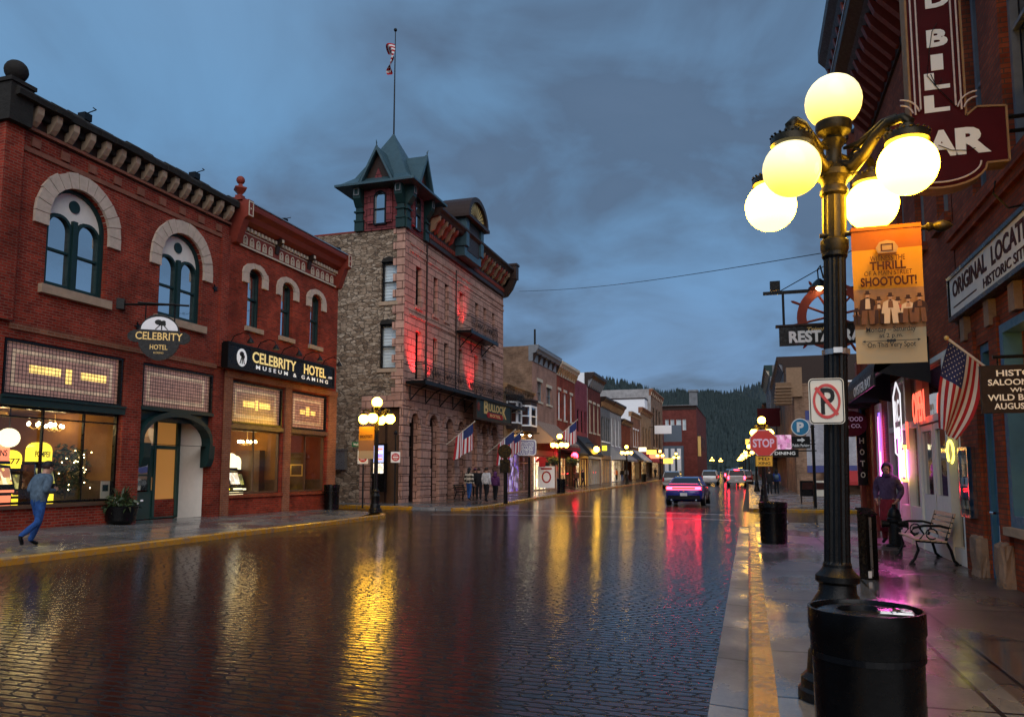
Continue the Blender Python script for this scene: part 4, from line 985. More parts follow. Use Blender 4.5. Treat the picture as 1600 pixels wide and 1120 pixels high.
# round-headed dormer
dx = x(44.6)
dm = MB(); dm.box(dx - 1.5, dx + 1.5, -.75, .9, 15.0, 17.5); dm.box(dx - 1.6, dx - 1.1, -.9, .4, 15.6, 17.4); dm.box(dx + 1.1, dx + 1.6, -.9, .4, 15.6, 17.4)
dr = dm.build('dormer', 'slate', hb)
m = MB(); m.ring([(dx + 1.85 * math.cos(PI * k / 14), 17.5 + 1.5 * math.sin(PI * k / 14)) for k in range(15)] + [(dx - 1.85, 17.35), (dx + 1.85, 17.35)][:0], [(dx + 1.55 * math.cos(PI * k / 14), 17.5 + 1.2 * math.sin(PI * k / 14)) for k in range(15)], -1.15, .9); m.box(dx - 1.95, dx + 1.95, -1.2, .9, 17.32, 17.52); m.build('arched_hood', 'darkw', dr)
MB().prism([(dx + 1.56 * math.cos(PI * k / 14), 17.52 + 1.2 * math.sin(PI * k / 14)) for k in range(15)], -.95, .9).build('sunburst_panel', 'gold', dr)
m = MB()
for k in range(1, 14): m.prism([(dx, 17.53), (dx + 1.5 * math.cos(PI * (k - .12) / 14), 17.53 + 1.15 * math.sin(PI * (k - .12) / 14)), (dx + 1.5 * math.cos(PI * (k + .12) / 14), 17.53 + 1.15 * math.sin(PI * (k + .12) / 14))], -.97, -.955)
m.build('sunburst_ribs', 'darkw', dr)
MB().box(dx - 1.0, dx + 1.0, -.78, -.74, 15.4, 17.2).build('dormer_panel', 'darkw', dr)

# corner turret (local: tower over the corner, x along the front, y back)
TX0, TX1, TY0, TY1 = -.25, 2.9, -.2, 2.95
tc = Vector(((TX0 + TX1) / 2, (TY0 + TY1) / 2, 0))
tw = MB().box(TX0 + .15, TX1 - .15, TY0 + .15, TY1 - .15, ZT, 17.6).build('turret', 'turretstone', hb)
def tface(ang): return Matrix.Translation(tc) @ Matrix.Rotation(ang, 4, 'Z')
hw = (TX1 - TX0) / 2
for ang in (0, -PI / 2, PI / 2):
    T = tface(ang)
    o = archpts(-.36, .36, ZT + .25, 16.35, .36, 12)
    a = MB().ring(o, inset(o, .08), -hw + .02, -hw + .16); a.box(-.3, .3, -hw + .04, -hw + .13, 15.68, 15.74); w = a.build('window', 'black', tw); w.matrix_local = T
    MB().prism(inset(o, .05), -hw + .12, -hw + .14).build('pane', 'glass', w)
    v = voussoirs(tw, 0, 16.35, .38, .72, 'turretstone', 9, y0=-hw + .03, y1=-hw + .16, drop=1.4); v.matrix_local = T
    for s in (-1, 1):
        m = MB(); c = s * (hw - .36)
        m.box(c - .26, c + .26, -hw - .0, -hw + .2, ZT, ZT + .5); m.box(c - .2, c + .2, -hw + .03, -hw + .2, ZT + .5, 15.9)
        m.prof([(-hw - .02, 15.9), (-hw - .3, 16.3), (-hw - .34, 16.95), (-hw + .2, 16.95), (-hw + .2, 15.9)], c - .22, c + .22)
        m.box(c - .27, c + .27, -hw - .06, -hw + .2, 15.6, 15.68); m.box(c - .27, c + .27, -hw - .06, -hw + .2, ZT + .5, ZT + .6)
        b = m.build('corner_bracket', 'green', tw); b.matrix_local = T
        q = MB(); q.ring(rect(c - .15, c + .15, 16.45, 16.85), rect(c - .11, c + .11, 16.49, 16.81), -hw - .36, -hw - .34); q.build('painted_border', 'grey', b)
    # gable over each face
    m = MB(); g = [(-.95, 16.95), (.95, 16.95), (0, 18.75)]; m.prism(g, -hw - .15, -hw + .6); q = m.build('gable', 'darkw', tw); q.matrix_local = T
    m = MB()
    for s in (-1, 1):
        m.prism([(s * 1.12, 16.85), (s * 1.0, 16.8), (0, 18.78), (0, 19.05)][::s], -hw - .5, -hw - .34)
        a = [(-hw - .5, ), ]
        p0, p1 = Vector((s * 1.12, -hw - .48, 16.95)), Vector((0, -hw - .48, 19.0)); q0, q1 = Vector((s * 1.12, .0 - .6, 16.95)), Vector((0, -.35, 19.0))
        m.f([p0, p1, q1, q0])
    m.tube([(0, -hw - .45, 18.95), (0, -hw - .45, 19.15), (0, -hw - .52, 19.3)], [.05, .04, .012], 6)
    q2 = m.build('gable_roof', 'slate', q)
    MB().prism([(-.34, 17.0), (.34, 17.0), (0, 17.9)], -hw - .2, -hw - .155).build('gable_panel', 'turretstone', q)
# flared pyramid roof
m = MB(); prev = None
for r_, z_ in ((hw + .72, 16.98), (hw + .45, 17.12), (hw - .05, 17.55), (hw - .5, 18.4), (hw - .95, 19.3), (.12, 20.3), (.02, 20.55)):
    ring = [m.b.verts.new((tc.x + sx_ * r_, tc.y + sy_ * r_, z_)) for sx_, sy_ in ((-1, -1), (1, -1), (1, 1), (-1, 1))]
    if prev:
        for k in range(4): m.f([prev[k], prev[(k + 1) % 4], ring[(k + 1) % 4], ring[k]])
    else: m.f(ring)
    prev = ring
m.box(tc.x - hw - .74, tc.x + hw + .74, tc.y - hw - .74, tc.y + hw + .74, 16.86, 16.975); m.build('turret_roof', 'slate', tw)

# flagpole on the turret and its wrapped flag
t = thing('flagpole', 'tall thin flagpole rising from the turret roof', 'flagpole', (LX - tc.y, YB + tc.x, 20.5))
MB().tube([(0, 0, -.3), (0, 0, 6.05)], [.05, .025], 8).build('pole', 'iron', t); MB().sphere((0, 0, 6.13), .1, 12).build('ball', 'iron', t)
M['fred'] = flat('flag_red_cloth', (.35, .02, .025), .8, var=.1); M['fwhite'] = flat('flag_white_cloth', (.6, .58, .58), .8, var=.08); M['fblue'] = flat('flag_blue_cloth', (.025, .035, .12), .8, var=.1)
def flagcloth(par, P, nu=26, nv=13, stars=True, canton=.4):
    """P(u, v) -> point; u along the stripes, v across them (0 at the canton edge); stripes and canton by face"""
    m = MB(); G = [[m.b.verts.new(P(i / nu, j / nv)) for j in range(nv + 1)] for i in range(nu + 1)]
    for i in range(nu):
        for j in range(nv):
            m.f([G[i][j], G[i + 1][j], G[i + 1][j + 1], G[i][j + 1]], 2 if (i / nu < canton and j < 7) else j % 2)
    if stars:
        for r_ in range(9):
            for c_ in range(6 if r_ % 2 == 0 else 5):
                u, v = canton * ((c_ + (.5 if r_ % 2 == 0 else 1)) / 6.1), (r_ + .8) / 10 * 7 / 13; s = .012
                p = P(u, v); du = (P(u + s, v) - p); dv = (P(u, v + s * 1.6) - p); nn = du.cross(dv).normalized() * .004
                for g in (1, -1):
                    pts = [p + nn * g + (du * math.cos(k * PI / 5 + PI / 2) + dv * math.sin(k * PI / 5 + PI / 2)) * (1 if k % 2 == 0 else .42) for k in range(10)]
                    m.f([m.b.verts.new(q) for q in pts], 1)
    return m.build('cloth', ['fred', 'fwhite', 'fblue'], par, smooth=True)
t = thing('flag', 'striped flag twisted and wrapped round the turret flagpole', 'flag', (LX - tc.y, YB + tc.x, 24.25), 0, 'national flags along the street')
def P(u, v):
    a = u * 1.6; return Vector((-.05 - .55 * math.sin(u * 2.0) * (1 - v) ** .6 + .35 * math.sin(v * 5) * (.3 + u * .6), -.25 * math.sin(u * 5 + v * 2), 1.55 - v * 1.5 - .4 * u * u + .2 * u * math.sin(v * 3)))
flagcloth(t, P, 18, 13, False, .0)

# balconies of the stone hotel
def balcony(par_label, Ya, Yb, z, dep, railh):
    L = Yb - Ya; b = MB(); b.box(x(Ya), x(Yb), -dep, -.06, z - .14, z); b.box(x(Ya) - .03, x(Yb) + .03, -dep - .04, -dep + .06, z - .2, z + .02)
    o = b.build('balcony', 'iron', hb); o['label'] = par_label
    r_ = MB(); zz = z + railh
    for q in (zz, zz - .12, z + .1):
        r_.box(x(Ya), x(Yb), -dep, -dep + .035, q, q + .03); r_.box(x(Ya), x(Ya) + .03, -dep + .036, -.06, q, q + .03); r_.box(x(Yb) - .03, x(Yb), -dep + .036, -.06, q, q + .03)
    n_ = int(L / .13)
    for k in range(n_ + 1):
        u = x(Ya) + .01 + (L - .03) * k / n_; r_.box(u, u + .014, -dep + .008, -dep + .022, z + .13, zz - .12)
    k = 0; u = x(Ya) + .35
    while u < x(Yb) - .3:
        r_.tube([(u + .16 * math.cos(a), -dep - .006, z + .48 + .22 * math.sin(a)) for a in [PI * 2 * q / 12 for q in range(13)]], .012, 5, False)
        r_.tube([(u + .02 + (.13 - .02 * q) * math.cos(q * .9), -dep - .008, z + .48 + (.18 - .025 * q) * math.sin(q * .9)) for q in range(7)], .01, 5, False); u += .42
    r_.build('railing', 'iron', o)
    u = x(Ya) + .5
    while u < x(Yb):
        q = MB(); q.tube([(u, -.06, z - 1.0), (u, -.25, z - .8), (u, -.6, z - .42), (u, -dep + .1, z - .2)], .035, 6); q.tube([(u, -.08, z - .9), (u, -.08, z - .2)], .03, 6); q.build('bracket', 'iron', o); u += 2.05
    return o
balcony('long first-floor balcony', 36.35, 55.0, 6.5, 1.15, .95)
balcony('short upper balcony', 43.6, 48.9, 10.45, 1.0, .95)

# hotel sign under the balcony
t = left('sign_board', 'dark green hotel sign with gold lettering and red plaque under the long balcony', 48.0, 'sign', LX + 1.0, 5.78)
MB().box(-3.6, 3.6, -.08, .1, -.68, .62).build('board', 'green', t)
MB().ring(rect(-3.68, 3.68, -.76, .7), rect(-3.56, 3.56, -.64, .58), -.12, .1).build('frame', 'darkw', t)
text(t, 'B', -1.75, -.085, .12, .85, .85, 'gold', .03); text(t, 'ULLOC', .15, -.085, .16, 2.8, .5, 'gold', .03); text(t, 'K', 2.1, -.085, .02, .9, .85, 'gold', .03)
p_ = MB().prism([(-1.5, -.52), (1.6, -.52), (1.75, -.36), (1.6, -.18), (-1.5, -.18), (-1.65, -.36)], -.11, -.082).build('plaque', 'fred', t)
text(p_, 'HOTEL', .05, -.112, -.35, 2.2, .2, 'gold', .03, space=1.3)
MB().prism([(-3.2 + .22 * math.cos(k), .05 + .3 * math.sin(k)) for k in [PI * q / 5 for q in range(10)]], -.1, -.082).build('emblem', 'redw', t)
m = MB()
for u in (-3.4, 0, 3.4): m.tube([(u, 0, .6), (u, 0, 1.0)], .03, 6)
m.build('hanger', 'iron', t)

# red floodlights standing on the balconies
def redlamp(Y, z, lab, e=90, dx_=.7, spread=1.5):
    t = thing('floodlight', lab, 'floodlight', (LX + dx_, Y, z), PI / 2, 'red floodlights on the balconies')
    m = MB(); m.box(-.08, .08, -.06, .06, .005, .05); m.lathe([(.07, .05), (.1, .16), (.09, .18)], n=12); m.build('housing', 'iron', t)
    MB().lathe([(.08, .15), (.08, .155)], n=12).build('lens', 'rneon', t)
    l = bpy.data.lights.new('red_beam', 'SPOT'); l.energy = e; l.color = (1, .035, .05); l.spot_size = spread; l.spot_blend = .9; l.shadow_soft_size = .05
    o = bpy.data.objects.new('red_beam', l); C.objects.link(o); o.parent = t; o.location = (0, 0, .22); o.rotation_euler = (PI - .42, 0, 0)
redlamp(37.4, 6.52, 'red floodlight at the corner end of the long balcony', 650)
redlamp(39.3, 6.52, 'red floodlight between the first two balcony windows', 160)
redlamp(46.2, 6.52, 'red floodlight behind the balcony railing above the sign', 330)
redlamp(44.5, 10.47, 'red floodlight on the short upper balcony', 260)
redlamp(46.6, .25, 'red floodlight by the hotel doorway', 420, .35, 1.0)
# angled flags on the stone hotel front
def wallflag(Y, z, lab, X=LX, size=1.5, side=1):
    t = thing('flag', lab, 'flag', (X, Y, z), PI / 2, 'national flags along the street')
    tip = Vector((.85, -1.05, 1.05)) * size * .95; m = MB(); m.tube([(0, -.05, 0), tip], .022, 6); m.sphere(tip, .05, 8); m.build('pole', 'cream', t)
    a = tip * .98; b = tip * .42
    def P(u, v):
        q = a.lerp(b, v); return q + Vector((.05 * math.sin(v * 14 + u * 3) * (u ** .5) - .25 * u * v, .06 * math.cos(v * 11 + u), -u * size * (1.02 - .12 * v)))
    flagcloth(t, P, 20, 13, False)
wallflag(41.55, 3.2, 'first flag on an angled pole from the hotel piers', size=1.55)
wallflag(49.3, 3.0, 'second flag on an angled pole beside the round black sign', size=1.7)

# ------------------------------------------------------------------ the row of shops beyond the stone hotel
def awning(par, x0, x1, z0, z1, out, mats, stripes=0, val=.22, name='awning'):
    """sloping cloth from the wall at z1 down to z0, with a hanging front and closed sides"""
    m = MB(); n = stripes or 1
    for k in range(n):
        a, b = x0 + (x1 - x0) * k / n, x0 + (x1 - x0) * (k + 1) / n; m.i = k % 2 if stripes else 0
        m.prof([(-.02, z1), (-out, z0), (-out, z0 - val), (-out + .025, z0 - val), (-out + .025, z0 - .02), (-.02, z1 - .04)], a, b)
    m.i = 0
    for e in (x0, x1): m.f([(e, -.02, z1), (e, -out, z0), (e, -.02, z0)])
    return m.build(name, mats, par)
def cornice(par, w, z0, z1, out, mat, trim=None, n=0, bmat=None):
    m = MB(); h = z1 - z0
    m.prof([(-out, z1 - h * .08), (-out, z1 - h * .2), (-out * .75, z1 - h * .32), (-out * .6, z1 - h * .45), (-.08, z1 - h * .5), (-.06, z0), (.3, z0), (.3, z1), (-out, z1)], -.04, w + .04)
    c = m.build('cornice', mat, par)
    for k in range(n):
        a = .1 + (w - .4) * k / max(1, n - 1); q = MB(); q.prof([(-out * .7, z1 - h * .42), (-out * .6, z1 - h * .6), (-.12, z0 + .05), (-.062, z0 + .05), (-.062, z1 - h * .42)], a, a + .18); q.build('bracket', bmat or mat, c)
    if trim: MB().box(-.05, w + .05, -out - .02, .3, z1 + .002, z1 + .05).build('metal_coping', trim, c)
    return c
def shop(label, Ya, Yb, zt, wallm, sidem, wins=(), frame='black', sill=None, head=None, lit='lit2', front='darkw', corn=None, awn=None, side='L', X=None, fz=3.1, rise=0, blind=None, d=14):
    g = gr((Ya + Yb) / 2); w = Yb - Ya; zt -= g
    if side == 'L': t = thing('shop_building', label, 'building', (LX if X is None else X, Ya, g), PI / 2, 'shop buildings along the street'); lx = lambda Y: Y - Ya
    else: t = thing('shop_building', label, 'building', (3.4 if X is None else X, Yb, g), -PI / 2, 'shop buildings along the street'); lx = lambda Y: Yb - Y
    ws = [tuple(sorted((lx(a), lx(b)))) + (c - g, e - g) for a, b, c, e in wins]
    m = MB(); m.wall(rect(0, w, -.6, zt), [outl(a, b, c, e, rise) for a, b, c, e in ws] + [rect(.35, w - .35, .22, fz)], .25); m.i = 1
    m.f([(0, d, -.6), (0, 0, -.6), (0, 0, zt), (0, d, zt)]); m.f([(w, 0, -.6), (w, d, -.6), (w, d, zt), (w, 0, zt)]); m.f([(w, d, -.6), (0, d, -.6), (0, d, zt), (w, d, zt)])
    m.build('wall', [wallm, sidem], t)
    MB().box(.02, w - .02, .26, d - .02, zt - .25, zt - .15).build('roof', 'roof', t)
    for a, b, c, e in ws: window(t, a, b, c, e, rise=rise, frame=frame, sill=sill, head=head, depth=.18, blind=blind)
    n = max(2, int(w / 1.3))
    shopfront(t, .37, w - .37, .24, fz - .02, [.37 + (w - .74) * k / n for k in range(1, n)], .2, front, fz - .7)
    MB().box(.3, w - .3, 1.0, 1.04, .2, fz + .05).build('lit_interior', lit, t)
    m = MB(); m.box(-.01, w + .01, -.06, -.002, fz + .05, fz + .5); m.box(-.01, .33, -.05, -.002, 0, fz + .05); m.box(w - .33, w + .01, -.05, -.002, 0, fz + .05); m.build('shopfront_surround', front, t)
    if corn: cornice(t, w, corn[0] - g, zt, corn[1], *corn[2:])
    if awn: awning(t, awn[0], w - awn[0], awn[1] - g, awn[2] - g, awn[3], awn[4], awn[5] if len(awn) > 5 else 0)
    return t
M['stripe1'] = flat('tan_awning_cloth', (.36, .25, .18), .8, var=.1); M['stripe2'] = flat('brown_awning_cloth', (.15, .09, .075), .8, var=.1)
M['greyawn'] = flat('grey_awning_cloth', (.30, .31, .34), .7, var=.1); M['blackawn'] = flat('black_awning_cloth', (.015, .016, .02), .6, var=.3); M['redawn'] = flat('red_awning_cloth', (.32, .03, .03), .7, var=.2)
# low tan building with bay windows
ta = shop('low tan brick shop with two white bay windows beside the stone hotel', 53.35, 61.0, 8.35, 'tan', 'tan', [], lit=litmat('violet_lit_goods', [(.15, .08, .5), (.08, .03, .1), (.4, .3, .6), (.03, .02, .05)], 1.0), front='pinkstone', fz=3.2)
for a, b in ((.55, 2.6), (4.2, 6.9)):
    m = MB(); o = [(a, -.01), (a + .45, -.75), (b - .45, -.75), (b, -.01)]
    for z0, z1, e in ((4.95, 5.35, 0), (7.0, 7.35, 0), (7.35, 7.5, .1)):
        A = [m.b.verts.new((px + (e if k > 1 else -e), py - e * (0 < k < 3), z0)) for k, (px, py) in enumerate(o)]; B = [m.b.verts.new((px + (e if k > 1 else -e), py - e * (0 < k < 3), z1)) for k, (px, py) in enumerate(o)]
        for k in range(4): m.f([A[k], A[(k + 1) % 4], B[(k + 1) % 4], B[k]])
        m.f(A); m.f(B)
    by = m.build('bay_window', 'darkw', ta)
    for (p, q) in zip(o, o[1:]):
        L = math.dist(p, q); an = math.atan2(q[1] - p[1], q[0] - p[0]); T = Matrix.Translation((p[0], p[1], 0)) @ Matrix.Rotation(an, 4, 'Z')
        r_ = MB(); r_.ring(rect(.02, L - .02, 5.35, 7.0), rect(.12, L - .12, 5.47, 6.88), -.03, .05); r_.box(.1, L - .1, -.02, .04, 6.12, 6.2); f_ = r_.build('window', 'white', by); f_.matrix_local = T
        MB().box(.1, L - .1, .03, .04, 5.42, 6.95).build('pane', 'glass', f_)
cornice(ta, 7.65, 7.65 - gr(57), 8.3 - gr(57), .35, 'tan', None, 12, 'brown')
for k, u in enumerate((2.9, 5.1)):
    t = thing('wall_lamp', ['lit wall lamp between the bay windows, nearer the stone hotel', 'lit wall lamp between the bay windows, nearer the striped awning'][k], 'lamp', (LX, 53.35 + u, 4.6 + gr(57)), PI / 2)
    m = MB(); m.tube([(0, -.02, .1), (0, -.3, .25), (0, -.55, .2)], .02, 6); m.lathe([(.02, .12), (.14, 0), (.14, -.02)], (0, -.55, .1), 10); m.build('arm', 'iron', t); MB().sphere((0, -.55, .06), .10, 10).build('bulb', 'spot', t)
s1 = shop('dusty pink brick shop with a striped tan awning and brown brick side wall', 61.1, 69.6, 12.3, 'pinkb', 'brown', [(62.7, 64.3, 7.8, 9.5), (65.9, 67.6, 7.8, 9.3)], 'grey', 'cream', 'cream', 'lit3', 'cream', (11.0, .55, 'grey', 'steel', 6, 'darkw'), (.15, 4.15, 6.1, 2.2, ['stripe1', 'stripe2'], 26))
m = MB(); m.box(.2, 8.3, -2.26, -2.23, 3.62, 3.92); m.build('red_valance', 'redawn', s1)
m = MB(); m.tube([(2.0, .3, 12.2), (2.0, .3, 14.0)], .09, 8); m.build('vent_pipe', 'iron', s1)
shop('red brick shop with three tall windows and a cream cornice', 69.7, 77.5, 12.2, 'red', 'brown', [(70.2, 71.2, 6.8, 9.5), (72.6, 73.7, 6.8, 9.5), (75.3, 76.4, 6.8, 9.5)], 'white', 'cream', 'cream', 'lit', 'darkw', (10.9, .6, 'cream', None, 9, 'tan'), (.3, 3.6, 5.2, 1.5, ['blackawn']))
shop('purple painted brick shop with a plain flat top', 77.6, 84.0, 11.45, 'purple', 'brown', [(78.6, 79.6, 6.0, 8.4), (80.6, 81.6, 6.0, 8.4), (82.5, 83.4, 6.0, 8.4)], 'black', None, None, 'lit3', 'gold', None, (.2, 3.6, 5.6, 1.8, ['blackawn']))
shop('maroon brick shop with a heavy bracketed cornice and white side wall', 84.1, 92.0, 12.9, 'maroon', 'white', [(85.0, 86.2, 6.3, 9.6), (87.4, 88.6, 6.3, 9.6), (89.9, 91.1, 6.3, 9.6)], 'cream', 'cream', 'cream', 'lit2', 'cream', (11.3, .8, 'darkw', 'steel', 8, 'grey'))
shop('grey painted brick shop with four arched windows', 92.1, 98.7, 10.95, 'greyb', 'greyb', [(92.6, 93.6, 5.6, 8.7), (94.3, 95.2, 5.6, 8.7), (95.9, 96.8, 5.6, 8.7), (97.4, 98.3, 5.6, 8.7)], 'black', 'white', None, 'lit3', 'tan', (9.7, .7, 'darkw', None, 7, 'tan'), rise=.4)
shop('pale painted brick shop with a wide dark cornice and grey awning', 98.8, 107.8, 10.95, 'paleb', 'paleb', [(99.6, 100.7, 5.3, 8.9), (102.5, 103.6, 5.3, 8.9), (105.3, 106.4, 5.3, 8.9)], 'white', 'white', None, 'lit3', 'white', (9.6, .8, 'darkw', None, 9, 'tan'), (.1, 3.4, 5.2, 2.3, ['greyawn', 'stripe2'], 20))
shop('small rust brick shop next to the pale one', 107.9, 117.0, 9.3, 'rbrick', 'rbrick', [], lit='lit2', corn=(8.5, .5, 'darkw', None, 8, 'tan'), awn=(.2, 3.6, 5.2, 1.9, ['blackawn']))
shop('orange brick shop with three white windows and a white side wall', 117.1, 128.0, 11.0, 'orange', 'white', [(119.5, 120.6, 5.8, 8.4), (122, 123.1, 5.8, 8.4), (124.6, 125.7, 5.8, 8.4)], 'white', 'white', 'white', 'lit', 'darkw', (10.3, .3, 'tan', 'steel'), (.2, 3.6, 5.2, 1.9, ['greyawn']))
shop('tan brick shop with chimneys on its flat roof', 128.1, 143.0, 12.6, 'tan', 'white', [(131, 132.6, 5.8, 9.5), (135, 136.6, 5.8, 9.5), (139, 140.6, 5.8, 9.5)], 'black', 'cream', None, 'lit', 'darkw', (11.6, .5, 'orange', None, 8, 'tan'), (.2, 3.6, 5.4, 2, ['redawn']))
shop('tall brown brick block with pale piers at the end of the row', 143.1, 163.0, 17.2, 'brown', 'paleb', [(146, 148.5, 6.5, 14), (151, 153.5, 6.5, 14), (156, 158.5, 6.5, 14)], 'darkw', 'cream', None, 'lit', 'darkw', (16.0, .4, 'orange', 'cream', 8, 'cream'))
# white blocks behind the row
t = thing('white_building', 'white rooftop block with one dark window rising behind the maroon shop', 'building', (-21.5, 103, 0), PI / 2)
MB().box(0, 7, 0, 6, 0, 13.9).build('wall', 'white', t); MB().box(-.1, 7.1, -.1, 6.1, 13.9, 14.1).build('roof', 'roof', t); window(t, 2.6, 4.2, 11.2, 13.2, depth=-.02, frame='black', rail=0)
t = thing('white_building', 'long white side wall rising behind the orange shop', 'building', (-17.6, 139.0, 0), PI / 2)
MB().box(0, 4, 0, 34, 0, 15.0).build('wall', 'white', t); MB().box(-.1, 4.1, -.1, 34, 15.0, 15.2).build('roof', 'darkw', t)

# red brick block where the street bends, side wall towards us
YK = 172.0; kx0, kx1 = onY(1034, 650, YK).x, onY(1088, 650, YK).x; kz = onY(1060, 634, YK).z; g = gr(YK)
t = thing('brick_block', 'dark red brick block closing the left row with white windows facing us', 'building', (kx0, YK, g), 0); w = kx1 - kx0; kz -= g
wz = [onY(1060, yy, YK).z - g for yy in (672, 655)]
W_ = [(w * .1, w * .2), (w * .42, w * .56), (w * .60, w * .70), (w * .2 + .4, w * .36)]
m = MB(); m.wall(rect(0, w, -1, kz), [rect(a, b, wz[0], wz[1]) for a, b in W_], .2)
m.f([(w, 0, -1), (w, 40, -1), (w, 40, kz), (w, 0, kz)]); m.f([(0, 40, -1), (0, 0, -1), (0, 0, kz), (0, 40, kz)]); m.build('wall', 'maroon', t)
MB().box(0, w, .1, 40, kz - .3, kz - .1).build('roof', 'roof', t); cornice(t, w, kz - .9, kz + .1, .3, 'darkw', 'steel')
for a, b in W_: window(t, a, b, wz[0], wz[1], frame='white', blind='blind')
m = MB(); m.box(w - 1.4, w + .3, -.4, 1, kz, kz + 3); m.box(w - 1.6, w + .5, -.6, 1.2, kz + 3, kz + 3.4); m.build('corner_turret', 'greyb', t)
for k in range(4):
    q = MB().box(w + .002, w + .05, 3 + k * 9, 6 + k * 9, 6.0, 9.5).build('window', 'darkw', t); MB().box(w + .051, w + .07, 3.3 + k * 9, 5.7 + k * 9, 6.3, 9.2).build('pane', 'glass', q)
M['dullblue'] = flat('dull_grey_blue_paint', (.10, .13, .17), .6, var=.2)
q = MB().box(w * .05, w * .62, -2.2, -.01, -.5, onY(1050, 697, YK).z - g).build('blue_shopfront', 'dullblue', t)
for k in range(3): MB().box(w * .09 + k * w * .18, w * .20 + k * w * .18, -2.23, -2.2, 1, 6).build('window', 'white', q)

# ------------------------------------------------------------------ right side beyond the side street
YM = 61.0; g = gr(YM); zt = onY(1280, 598, YM).z - g
t = thing('brick_building', 'brick building with a whitewashed and blue striped side wall facing the side street', 'building', (3.4, YM, g), 0)
m = MB(); m.wall(rect(0, 26, -.5, zt), [], .1); m.f([(0, 40, -.5), (0, 0, -.5), (0, 0, zt), (0, 40, zt)]); m.f([(26, 0, -.5), (26, 40, -.5), (26, 40, zt), (26, 0, zt)]); m.build('wall', 'brown', t)
MB().box(.1, 26, .1, 40, zt - .3, zt - .1).build('roof', 'roof', t); MB().box(1.2, 26.1, -.08, .4, zt + .002, zt + .12).build('parapet_cap', 'white', t)
hz = lambda y: onY(1280, y, YM).z - g
MB().box(.75, 26, -.03, -.004, hz(727), hz(650)).build('whitewash_panel', 'mural', t); M['navy'] = flat('navy_painted_wall', (.06, .07, .2), .7)
MB().box(.75, 26, -.034, -.004, hz(656), hz(641)).build('blue_stripe', 'navy', t); MB().box(.75, 26, -.034, -.004, hz(738), hz(727)).build('blue_stripe', 'navy', t)
m = MB(); m.box(-.5, .6, -.2, .6, zt - 1.0, zt + 1.2); m.prof([(-.2, zt + .1), (-.9, zt + .0), (-.7, zt - .8), (-.2, zt - 1.6), (.4, zt - 1.6), (.4, zt + .1)], -1.3, -.2); m.build('corner_bracket', 'tanp', t)
m = MB()
for k in range(6): m.box(-1.35 - .02 * k, -.15, -1.0 + k * .14, -.9 + k * .14, zt - .4 - k * .22, zt - .28 - k * .22)
m.build('bracket_rib', 'tanp', t)
aw = MB(); aw.prof([(-.02, hz(735)), (-1.5, hz(752)), (-1.5, hz(757)), (-.02, hz(757))], 1.9, 9); aw.build('awning', 'redawn', t)
zz = onX(1222, 610, 3.4)
shop('dark brown shop front with tall boarded panel beyond the striped wall', 76, 101, 12.6, 'darkw', 'darkw', [(80, 82, 5.5, 9), (86, 88, 5.5, 9), (92, 94, 5.5, 9)], 'cream', lit='lit3', front='dwood', corn=(11.2, .6, 'darkw', None, 12, 'grey'), side='R', awn=(.2, 3.4, 4.6, 1.6, ['redawn']))
shop('grey green shop with a tall white framed window high above the stop sign', 101.2, 125, 15.2, 'greyb', 'greyb', [(104, 108, 7, 13.5), (112, 116, 7, 13.5)], 'white', lit='lit', front='darkw', corn=(13.8, .7, 'green', None, 9, 'cream'), side='R', X=2.9)
shop('brown shop far along the street past the white framed one', 125.2, 160, 12.5, 'brown', 'brown', [(130, 133, 6, 9), (140, 143, 6, 9)], 'white', lit='lit', corn=(11.5, .6, 'darkw'), side='R', X=2.9)
shop('farthest brick shop on the side of the stop sign', 160.2, 210, 10.5, 'red', 'red', [(166, 169, 6, 8.5), (180, 183, 6, 8.5)], 'white', lit='lit', side='R', X=2.4)

# ------------------------------------------------------------------ saloon block on the right
def right(name, label, Yfar, cat='building', z=.17, group=None, X=3.4): return thing(name, label, cat, (X, Yfar, z), -PI / 2, group)
# saloon: red brick, blue door, grey sash windows
YR = 14.15; x = lambda Y: YR - Y
rs = right('saloon_building', 'red brick saloon with blue door and grey upper windows behind the tall bar sign', YR)
WR = YR - 3.0
uw = [(12.95, 12.25), (11.35, 10.35), (9.4, 8.4), (7.4, 6.4), (5.4, 4.4)]
DB = (x(13.22), x(12.5)); WB_ = (x(12.02), x(8.2))
holes = [rect(x(a), x(b), 5.75, 9.2) for a, b in uw] + [rect(DB[0], DB[1], .0, 3.5), rect(WB_[0], WB_[1], .85, 3.6)]
m = MB(); m.wall(rect(0, WR, -.4, 13.5), holes, .26); m.f([(0, 14, -.4), (0, 0, -.4), (0, 0, 13.5), (0, 14, 13.5)]); m.f([(WR, 0, -.4), (WR, 14, -.4), (WR, 14, 13.5), (WR, 0, 13.5)]); m.build('wall', 'rbrick', rs)
MB().box(0, WR, .3, 14, 13.2, 13.4).build('roof', 'roof', rs)
for a, b in uw:
    w = window(rs, x(a), x(b), 5.75, 9.2, frame='grey', depth=.2, sill=None, fw=.09, head='rbrick')
    MB().box(x(a) + .12, x(a) + .28, .255, .262, 5.9, 9.0).build('curtain', 'grey', w)
m = MB(); m.box(-.05, WR, -.12, -.002, 5.42, 5.62); m.box(-.05, WR, -.07, -.002, 5.28, 5.42); m.build('string_course', 'rbrick', rs)
MB().box(-.05, WR, -.16, -.002, 9.75, 10.05).build('string_course', 'rbrick', rs)
cornice(rs, WR, 12.2, 13.6, .8, 'darkw', None, 12, 'redw')
